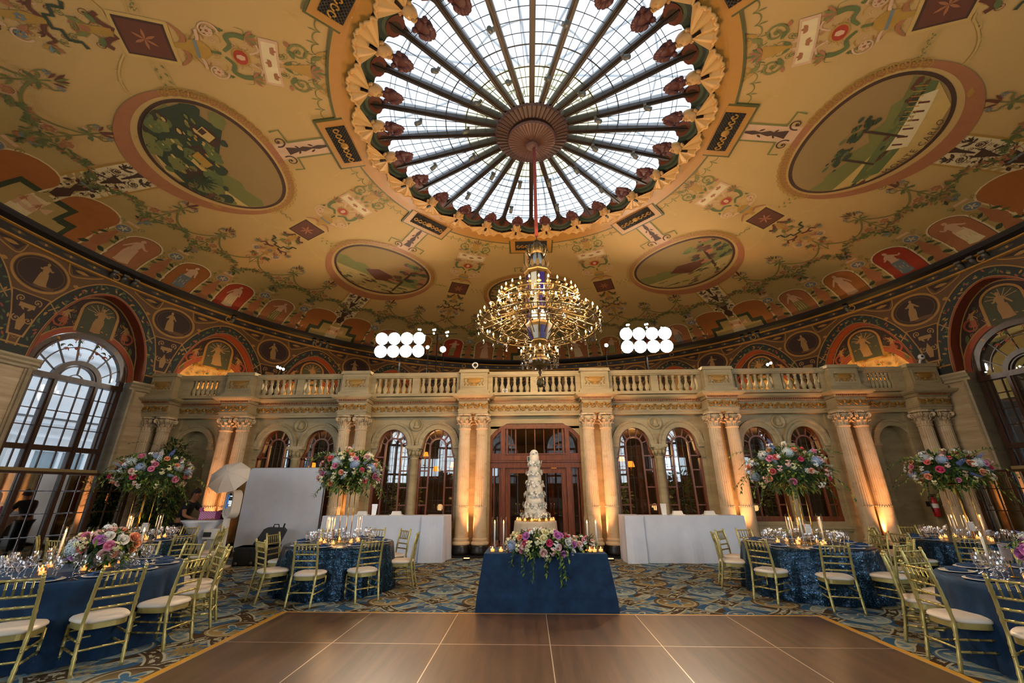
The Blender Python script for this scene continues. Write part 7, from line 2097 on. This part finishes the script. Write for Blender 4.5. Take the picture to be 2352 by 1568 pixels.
# fire extinguisher on the niche wall
t = thing('fire_extinguisher', 'red fire extinguisher hanging on the wall right of the blank niche', 'fire extinguisher', (10.97, YW - .20, .97))
m = MB(); m.lathe([(.07, 0), (.078, .02), (.078, .40), (.05, .46), (.025, .48), (.025, .52)], 18); m.build('cylinder', mat('extinguisher_red', '#a3161a', .35), t)
m = MB(); m.lathe([(.0795, .22), (.0795, .33)], 18, cap=False); m.build('label_band', M_WHITEP, t)
m = MB(); m.box(-.03, -.05, .51, .03, .06, .54); m.box(-.012, -.12, .55, .012, .05, .57); m.tube([(0, .03, .52), (-.1, .0, .5), (-.12, -.02, .3), (-.10, -.02, .12)], .012, 6); m.build('valve', M_BLACKP, t)
m = MB(); m.box(-.04, .07, .25, .04, .198, .38); m.build('wall_bracket', M_BLACKP, t)

# sign behind the cake top
m = MB(); m.box(-.04, -.015, 0, .30, .015, .16, 0); m.box(-.03, -.018, .01, .29, .018, .15, 1); m.box(.12, -.01, .16, .14, .01, .20, 0)
m.build('door_sign', [M_WHITEP, mat('sign_green', '#35503f', .5)], None, (.0, YW - .14, 2.44), label='small green and white sign on the door transom, half hidden by the cake top', cat='sign')

# black LED uplight boxes at the foot of each pair of columns
for i, x in enumerate(PAIRS):
    t = thing('led_uplight', 'black LED uplight box before the column pair ' + cl[i + 1][0].replace('second bouquet from the left', 'second bouquet'), 'uplight', (x, YF - .62, 0))
    m = MB(); m.box(-.09, -.06, 0.002, .09, .06, .05); m.build('housing', M_BLACKP, t)
    m = MB(); m.box(-.07, -.045, .05, .07, .045, .056); m.build('lens', emit('uplight_lens', '#ff9a5a', 6), t)

# ================================================================ photo corner
bd = thing('photo_backdrop', 'large white fabric photo backdrop on a frame before the left arches', 'backdrop', (-6.75, 11.9, 0))
def bdp(a, b, d): return (a, d, b)
m = MB()
def bg_(i, j):
    x = -1.10 + 2.2 * i; z = .17 + 2.10 * j
    wr_ = .012 * sin(14 * i + 8 * j) * max(0, 1 - j * 5) + .006 * sin(5 * i)
    c = .10
    if j > .95 and (i < .06 or i > .94):
        k = (j - .95) / .05; e = min(1, (.06 - min(i, 1 - i)) / .06); z -= .10 * e * e * k
    return (x, -.04 + wr_, z)
m.grid(bg_, 40, 30, 0); m.grid(lambda i, j: (bg_(i, j)[0], .02, bg_(i, j)[2]), 40, 30, 0)
m.build('fabric', M_LINEN, bd)
m = MB(); m.tube([(-1.12, 0, .03), (-1.12, 0, 2.18), (-1.02, 0, 2.27), (1.02, 0, 2.27), (1.12, 0, 2.18), (1.12, 0, .03)], .016, 8); m.tube([(-1.12, 0, .15), (1.12, 0, .15)], .016, 8)
for s in (-1, 1): m.box(s * 1.12 - .03, -.35, 0, s * 1.12 + .03, .35, .025)
m.build('frame', mat('frame_alu', '#9a9a98', .4, .6), bd)
# booth: leg, oval head with screen, umbrella
pb = thing('photo_booth', 'white photo booth on a slanted post with an oval head, screen and umbrella', 'photo booth', (-7.25, 10.5, 0)); o = pb.location
m = MB(); m.box(-.26, -.22, 0, .26, .22, .03); m.build('base', M_WHITEP, pb)
m = MB(); m.prism([(-.055, .03), (.075, .03), (.055, 1.10), (-.045, 1.10)], bdp, -.05, .05); m.build('post', M_WHITEP, pb)
def stadium(w, h, n_=12): return [(w * cos(a), h + w * sin(a)) for a in us(0, PI, n_)] + [(w * cos(a), -h + w * sin(a)) for a in us(PI, 2 * PI, n_)]
hd = MB(); so, si = stadium(.165, .16), stadium(.125, .135)
R_ = Matrix.Rotation(rad(-24), 3, 'Z')
def hp(a, b, d): v = R_ @ Vector((a, d, b + 1.36)); return tuple(v)
n_ = len(so)
hd.prism(so, hp, .0, .17)
vs = [hp(a, b, -.05) for a, b in so] + [hp(a, b, .0) for a, b in so] + [hp(a, b, -.05) for a, b in si] + [hp(a, b, .03) for a, b in si]
hd.add(vs, [(i, (i + 1) % n_, n_ + (i + 1) % n_, n_ + i) for i in range(n_)] + [(i, (i + 1) % n_, 2 * n_ + (i + 1) % n_, 2 * n_ + i) for i in range(n_)] + [(2 * n_ + i, 2 * n_ + (i + 1) % n_, 3 * n_ + (i + 1) % n_, 3 * n_ + i) for i in range(n_)])
hd.build('head', M_WHITEP, pb)
sc_ = MB(); sc_.prism([p for p in si if p[1] > -.10] + [(-.125, -.10)], hp, -.012, -.006, 0)
bl = emit('screen_white', '#e8eef0', 1.1)
for z, w in ((.17, .05), (.06, .08), (.03, .085), (.0, .08), (-.04, .06)): sc_.prism([(-w * .7, z), (w, z), (w, z + .02), (-w * .7, z + .02)], hp, -.016, -.013, 1)
sc_.prism([(-.10, -.09), (-.085, -.09), (-.085, .12), (-.06, .20), (-.075, .21), (-.10, .13)], hp, -.016, -.013, 2)
sc_.build('screen', [mat('screen_black', '#0a0c0e', .2), bl, emit('screen_blue', '#3a7bd8', 1.3)], pb)
m = MB(); m.tube([hp(.02, .33, .08), hp(.06, .45, .12), (.02, .02, 1.84)], .014, 6); m.box(-.03, -.03, 1.76, .07, .05, 1.86); m.build('bracket', M_BLACKP, pb)
um_ = MB(); ax = Vector((.14, -.81, .55)).normalized(); q = Vector((0, 0, 1)).rotation_difference(ax); c0 = Vector((.02, -.25, 1.97))
def umb(i, j):
    a = 2 * PI * i; r = .45 * j; k = 1; z = .20 * (1 - j ** 1.8)
    return tuple(c0 + q @ Vector((r * k * cos(a), r * k * sin(a), z)))
um_.grid(umb, 8, 8, 0, False, True)
for i in range(8):
    a = 2 * PI * i / 8; um_.tube([umb(i / 8, j) for j in us(0, 1, 6)], .006, 4)
um_.tube([tuple(c0 + q @ Vector((0, 0, -.25))), tuple(c0 + q @ Vector((0, 0, .20)))], .008, 6); um_.build('umbrella', mat('umbrella_white', '#d9d6cc', .6, var=.03, Transmission_Weight=0.0), pb)
m = MB(); m.box(-.42, -.12, .60, -.08, .16, .82); m.box(-.34, -.06, .03, -.22, .08, .60); m.build('printer_cabinet', M_WHITEP, pb)
m = MB(); m.box(-.40, -.135, .65, -.22, -.12, .75); m.build('printer_slot', M_BLACKP, pb)
# open black flight case with lid leaning back
fc = thing('equipment_case', 'open black hard case with wheels on the carpet before the white backdrop', 'case', (-6.62, 10.95, 0), rad(14))
m = MB(); m.box(-.42, -.26, .02, .42, .26, .40); m.box(-.44, -.28, .34, .44, .28, .40)
for x in (-.3, -.1, .1, .3): m.box(x - .03, -.28, .04, x + .03, -.26, .36)
m.build('body', M_BLACKP, fc)
m = MB(); L_ = [(-.40, .38), (-.36, .62), (.02, .98), (.36, 1.02), (.40, .92), (.40, .38)]
m.prism([(-.20, .40), (.38, .40), (.50, .72), (.44, .78), (.08, .80), (.00, .76)], lambda a, b, d: (a, d, b), .16, .36); m.build('lid', M_BLACKP, fc)
m = MB(); m.tube([(.18, .26, .78), (.20, .26, .86), (.30, .26, .86), (.32, .26, .78)], .014, 6); m.tube([(.42, .26, .78), (.44, .26, .88)], .02, 6); m.build('handle', M_BLACKP, fc)
for x in (-.34, -.02):
    m = MB(); m.lathe([(.035, -.02), (.035, .02)], 14, (x, -.285, .06), axis=(0, 1, 0)); m.build('wheel', mat('case_wheel', '#4a4a44', .5), fc)
# cocktail table under a stretch cover with props on top
tb = thing('cocktail_table', 'high cocktail table under a white stretch cover left of the photo booth', 'table', (-7.92, 10.62, 0))
m = MB(); rows = [(0, 1.0), (.42, 1.0), (.43, .985), (.40, .95), (.24, .72), (.17, .45), (.20, .22), (.36, .03), (.38, 0.003)]
def ct_(i, j):
    a = 2 * PI * i; k = int(round(j * 8)); r, z = rows[k]; f = 1 + (.10 * cos(4 * a) if k > 2 else 0)
    return (r * f * cos(a) * 1.05, r * f * sin(a), z)
m.grid(ct_, 64, 8, 0, True, True); m.build('stretch_cover', M_LINEN, tb)
m = MB(); m.box(-.20, -.10, 0, .20, .10, .19, 0)
for i in range(12):
    for j in range(4): m.lathe([(.013, 0), (.013, .002)], 8, (-.18 + .033 * i, -.10, .03 + .042 * j + .02 * (i % 2)), 1, axis=(0, -1, 0), smooth=False)
m.box(-.21, -.11, .19, -.15, -.06, .28, 0)
m.build('gift_box', [mat('pink_box', '#b45a9c', .6), mat('pink_dot', '#e6c3dd', .6)], None, (-7.83, 10.70, 1.003), label='pink and white patterned box on the cocktail table', cat='box')
m = MB(); m.tube([(.16 * cos(a), .03 * sin(a * 2), .03 + .15 * sin(a)) for a in us(0, PI, 14)], .035, 8); m.ball((.0, .02, .06), .10, 10, 6, 0, (1.3, .6, .7))
m.build('black_hat', M_BLACKP, None, (-7.66, 10.86, 1.003), label='black hat-like prop behind the pink box', cat='hat')
m = MB(); m.ball((0, 0, .045), .045, 12, 6, 0, (1.5, .8, 1)); m.build('pink_ribbon', mat('hot_pink', '#e0245a', .5), None, (-8.10, 10.78, 1.003), label='bright pink crumpled prop left of the pink box', cat='prop')
for i, (x, y) in enumerate(((-7.62, 10.52), (-7.72, 10.44))):
    m = MB(); m.tube([(-.07, 0, .02), (-.02, 0, .035), (.02, 0, .035), (.07, 0, .02)], .008, 6); [m.tube([(s * .035 + .026 * cos(a), .026 * sin(a), .02) for a in us(0, 2 * PI, 14)], .006, 5) for s in (-1, 1)]
    m.build('party_glasses', mat('party_gold', '#a8823a', .4, .5), None, (x, y, 1.003), label='small gold party glasses on the cocktail table, ' + ('nearest the booth post' if i == 0 else 'nearest the camera'), cat='glasses')

# ================================================================ the person bending over the cocktail table
def skin_obj(name, verts, edges, radii, m_, parent=None, root=0, sub=2):
    me = bpy.data.meshes.new(name); me.from_pydata(verts, edges, []); me.materials.append(m_)
    o = put(name, me, parent)
    sk_ = o.modifiers.new('skin', 'SKIN'); sk_.use_smooth_shade = True
    if not me.skin_vertices: pass
    for i, r in enumerate(radii):
        rr = r if isinstance(r, tuple) else (r, r)
        me.skin_vertices[0].data[i].radius = rr; me.skin_vertices[0].data[i].use_root = (i == root)
    sb = o.modifiers.new('sub', 'SUBSURF'); sb.levels = sub; sb.render_levels = sub
    return o
M_SKIN = mat('skin', '#9c6a48', .55, var=.05); M_SHIRT = mat('black_shirt', '#0d0d10', .85, bump=.3); M_TROU = mat('black_trousers', '#121114', .85); M_HAIR = mat('dark_hair', '#17100c', .7)
pe = thing('person', 'person in black T-shirt and dark trousers bending over the cocktail table', 'person', (-8.78, 10.98, 0))
V, Ed, Rd = [], [], []
def J(p, r, par=None):
    V.append(p); Rd.append(r)
    if par is not None: Ed.append((par, len(V) - 1))
    return len(V) - 1
pel = J((0, 0, .93), (.145, .115)); spi = J((.06, -.01, 1.10), (.125, .10), pel); chs = J((.17, -.03, 1.30), (.155, .115), spi); nk = J((.25, -.05, 1.44), .058, chs)
hd0 = J((.285, -.06, 1.50), .066, nk); hd1 = J((.325, -.07, 1.585), (.092, .085), hd0); hd2 = J((.335, -.07, 1.665), (.070, .07), hd1)
for s, el, wr_ in ((-1, (.30, -.30, 1.10), (.50, -.30, 1.035)), (1, (.46, .16, 1.12), (.60, .02, 1.06))):
    sh = J((.19, .17 * s - .03, 1.36), .062, chs); e_ = J(el, .044, sh); w_ = J(wr_, .030, e_); dx = Vector((wr_[0] - el[0], wr_[1] - el[1], 0)).normalized(); sd = Vector((-dx.y, dx.x, 0))
    pm0 = J(tuple(Vector(wr_) + dx * .06 + Vector((0, 0, -.004))), (.034, .018), w_)
    for f in range(4):
        off = sd * (.027 - .018 * f); b = Vector(wr_) + dx * .095 + off; L = (.062, .075, .070, .055)[f]
        k1 = J(tuple(b), .0095, pm0); k2 = J(tuple(b + dx * L * .55 + Vector((0, 0, -.006))), .0085, k1); J(tuple(b + dx * L + Vector((0, 0, -.020))), .0075, k2)
    tb_ = J(tuple(Vector(wr_) + dx * .04 + sd * .04), .0105, w_); J(tuple(Vector(wr_) + dx * .085 + sd * .055 + Vector((0, 0, -.012))), .009, tb_)
for s in (-1, 1):
    hp_ = J((0, .085 * s, .88), .088, pel); kn_ = J((.06, .10 * s, .50), .060, hp_); an = J((-.02, .11 * s, .09), .040, kn_); J((.11, .12 * s, .035), (.042, .03), an)
skin_obj('body', V, Ed, Rd, M_SKIN, pe)
V2, Ed, Rd = [], [], []
V = V2
a0 = J((0, 0, .90), (.162, .132)); a1 = J((.06, -.01, 1.10), (.143, .118), a0); a2 = J((.17, -.03, 1.30), (.172, .130), a1); a3 = J((.235, -.045, 1.41), .085, a2)
for s, el in ((-1, (.30, -.30, 1.10)), (1, (.46, .16, 1.12))):
    sh = J((.19, .17 * s - .03, 1.36), .080, a2); J(tuple(Vector((.19, .17 * s - .03, 1.36)).lerp(Vector(el), .62)), .068, sh)
skin_obj('t_shirt', V, Ed, Rd, M_SHIRT, pe)
V, Ed, Rd = [], [], []
a0 = J((0, 0, .92), (.152, .124))
for s in (-1, 1):
    h = J((0, .085 * s, .85), .104, a0); k = J((.06, .10 * s, .50), .078, h); J((-.01, .11 * s, .09), .066, k)
skin_obj('trousers', V, Ed, Rd, M_TROU, pe)
for s in (-1, 1):
    m = MB(); m.ball((.06, .115 * s, .05), .06, 12, 6, 0, (2.1, .85, .8)); m.build('shoe', M_BLACKP, pe)
m = MB()
m.grid(lambda i, j: (.318 + .105 * sin(PI * (.06 + .55 * j)) * cos(2 * PI * i) - .02 * j, -.07 + .098 * sin(PI * (.06 + .55 * j)) * sin(2 * PI * i), 1.62 + .115 * cos(PI * (.06 + .55 * j)) + .035 * cos(2 * PI * i) * j), 20, 6, 0, True, True)
m.ball((.318, -.07, 1.725), .03, 8, 4); m.build('hair', M_HAIR, pe)
m = MB(); m.ball((.428, -.075, 1.585), .017, 8, 6, 0, (1.1, .8, 1.3))
for s in (-1, 1): m.ball((.33, -.07 + s * .095, 1.59), .020, 8, 6, 0, (.9, .5, 1.4))
m.build('nose_and_ears', M_SKIN, pe)
m = MB()
for s in (-1, 1): m.ball((.407, -.075 + s * .034, 1.612), .011, 8, 5, 0, (.8, 1.3, .8))
m.ball((.41, -.075, 1.545), .016, 8, 4, 0, (.6, 1.5, .35)); m.build('eyes_and_mouth', mat('dark_features', '#3a1a14', .5), pe)
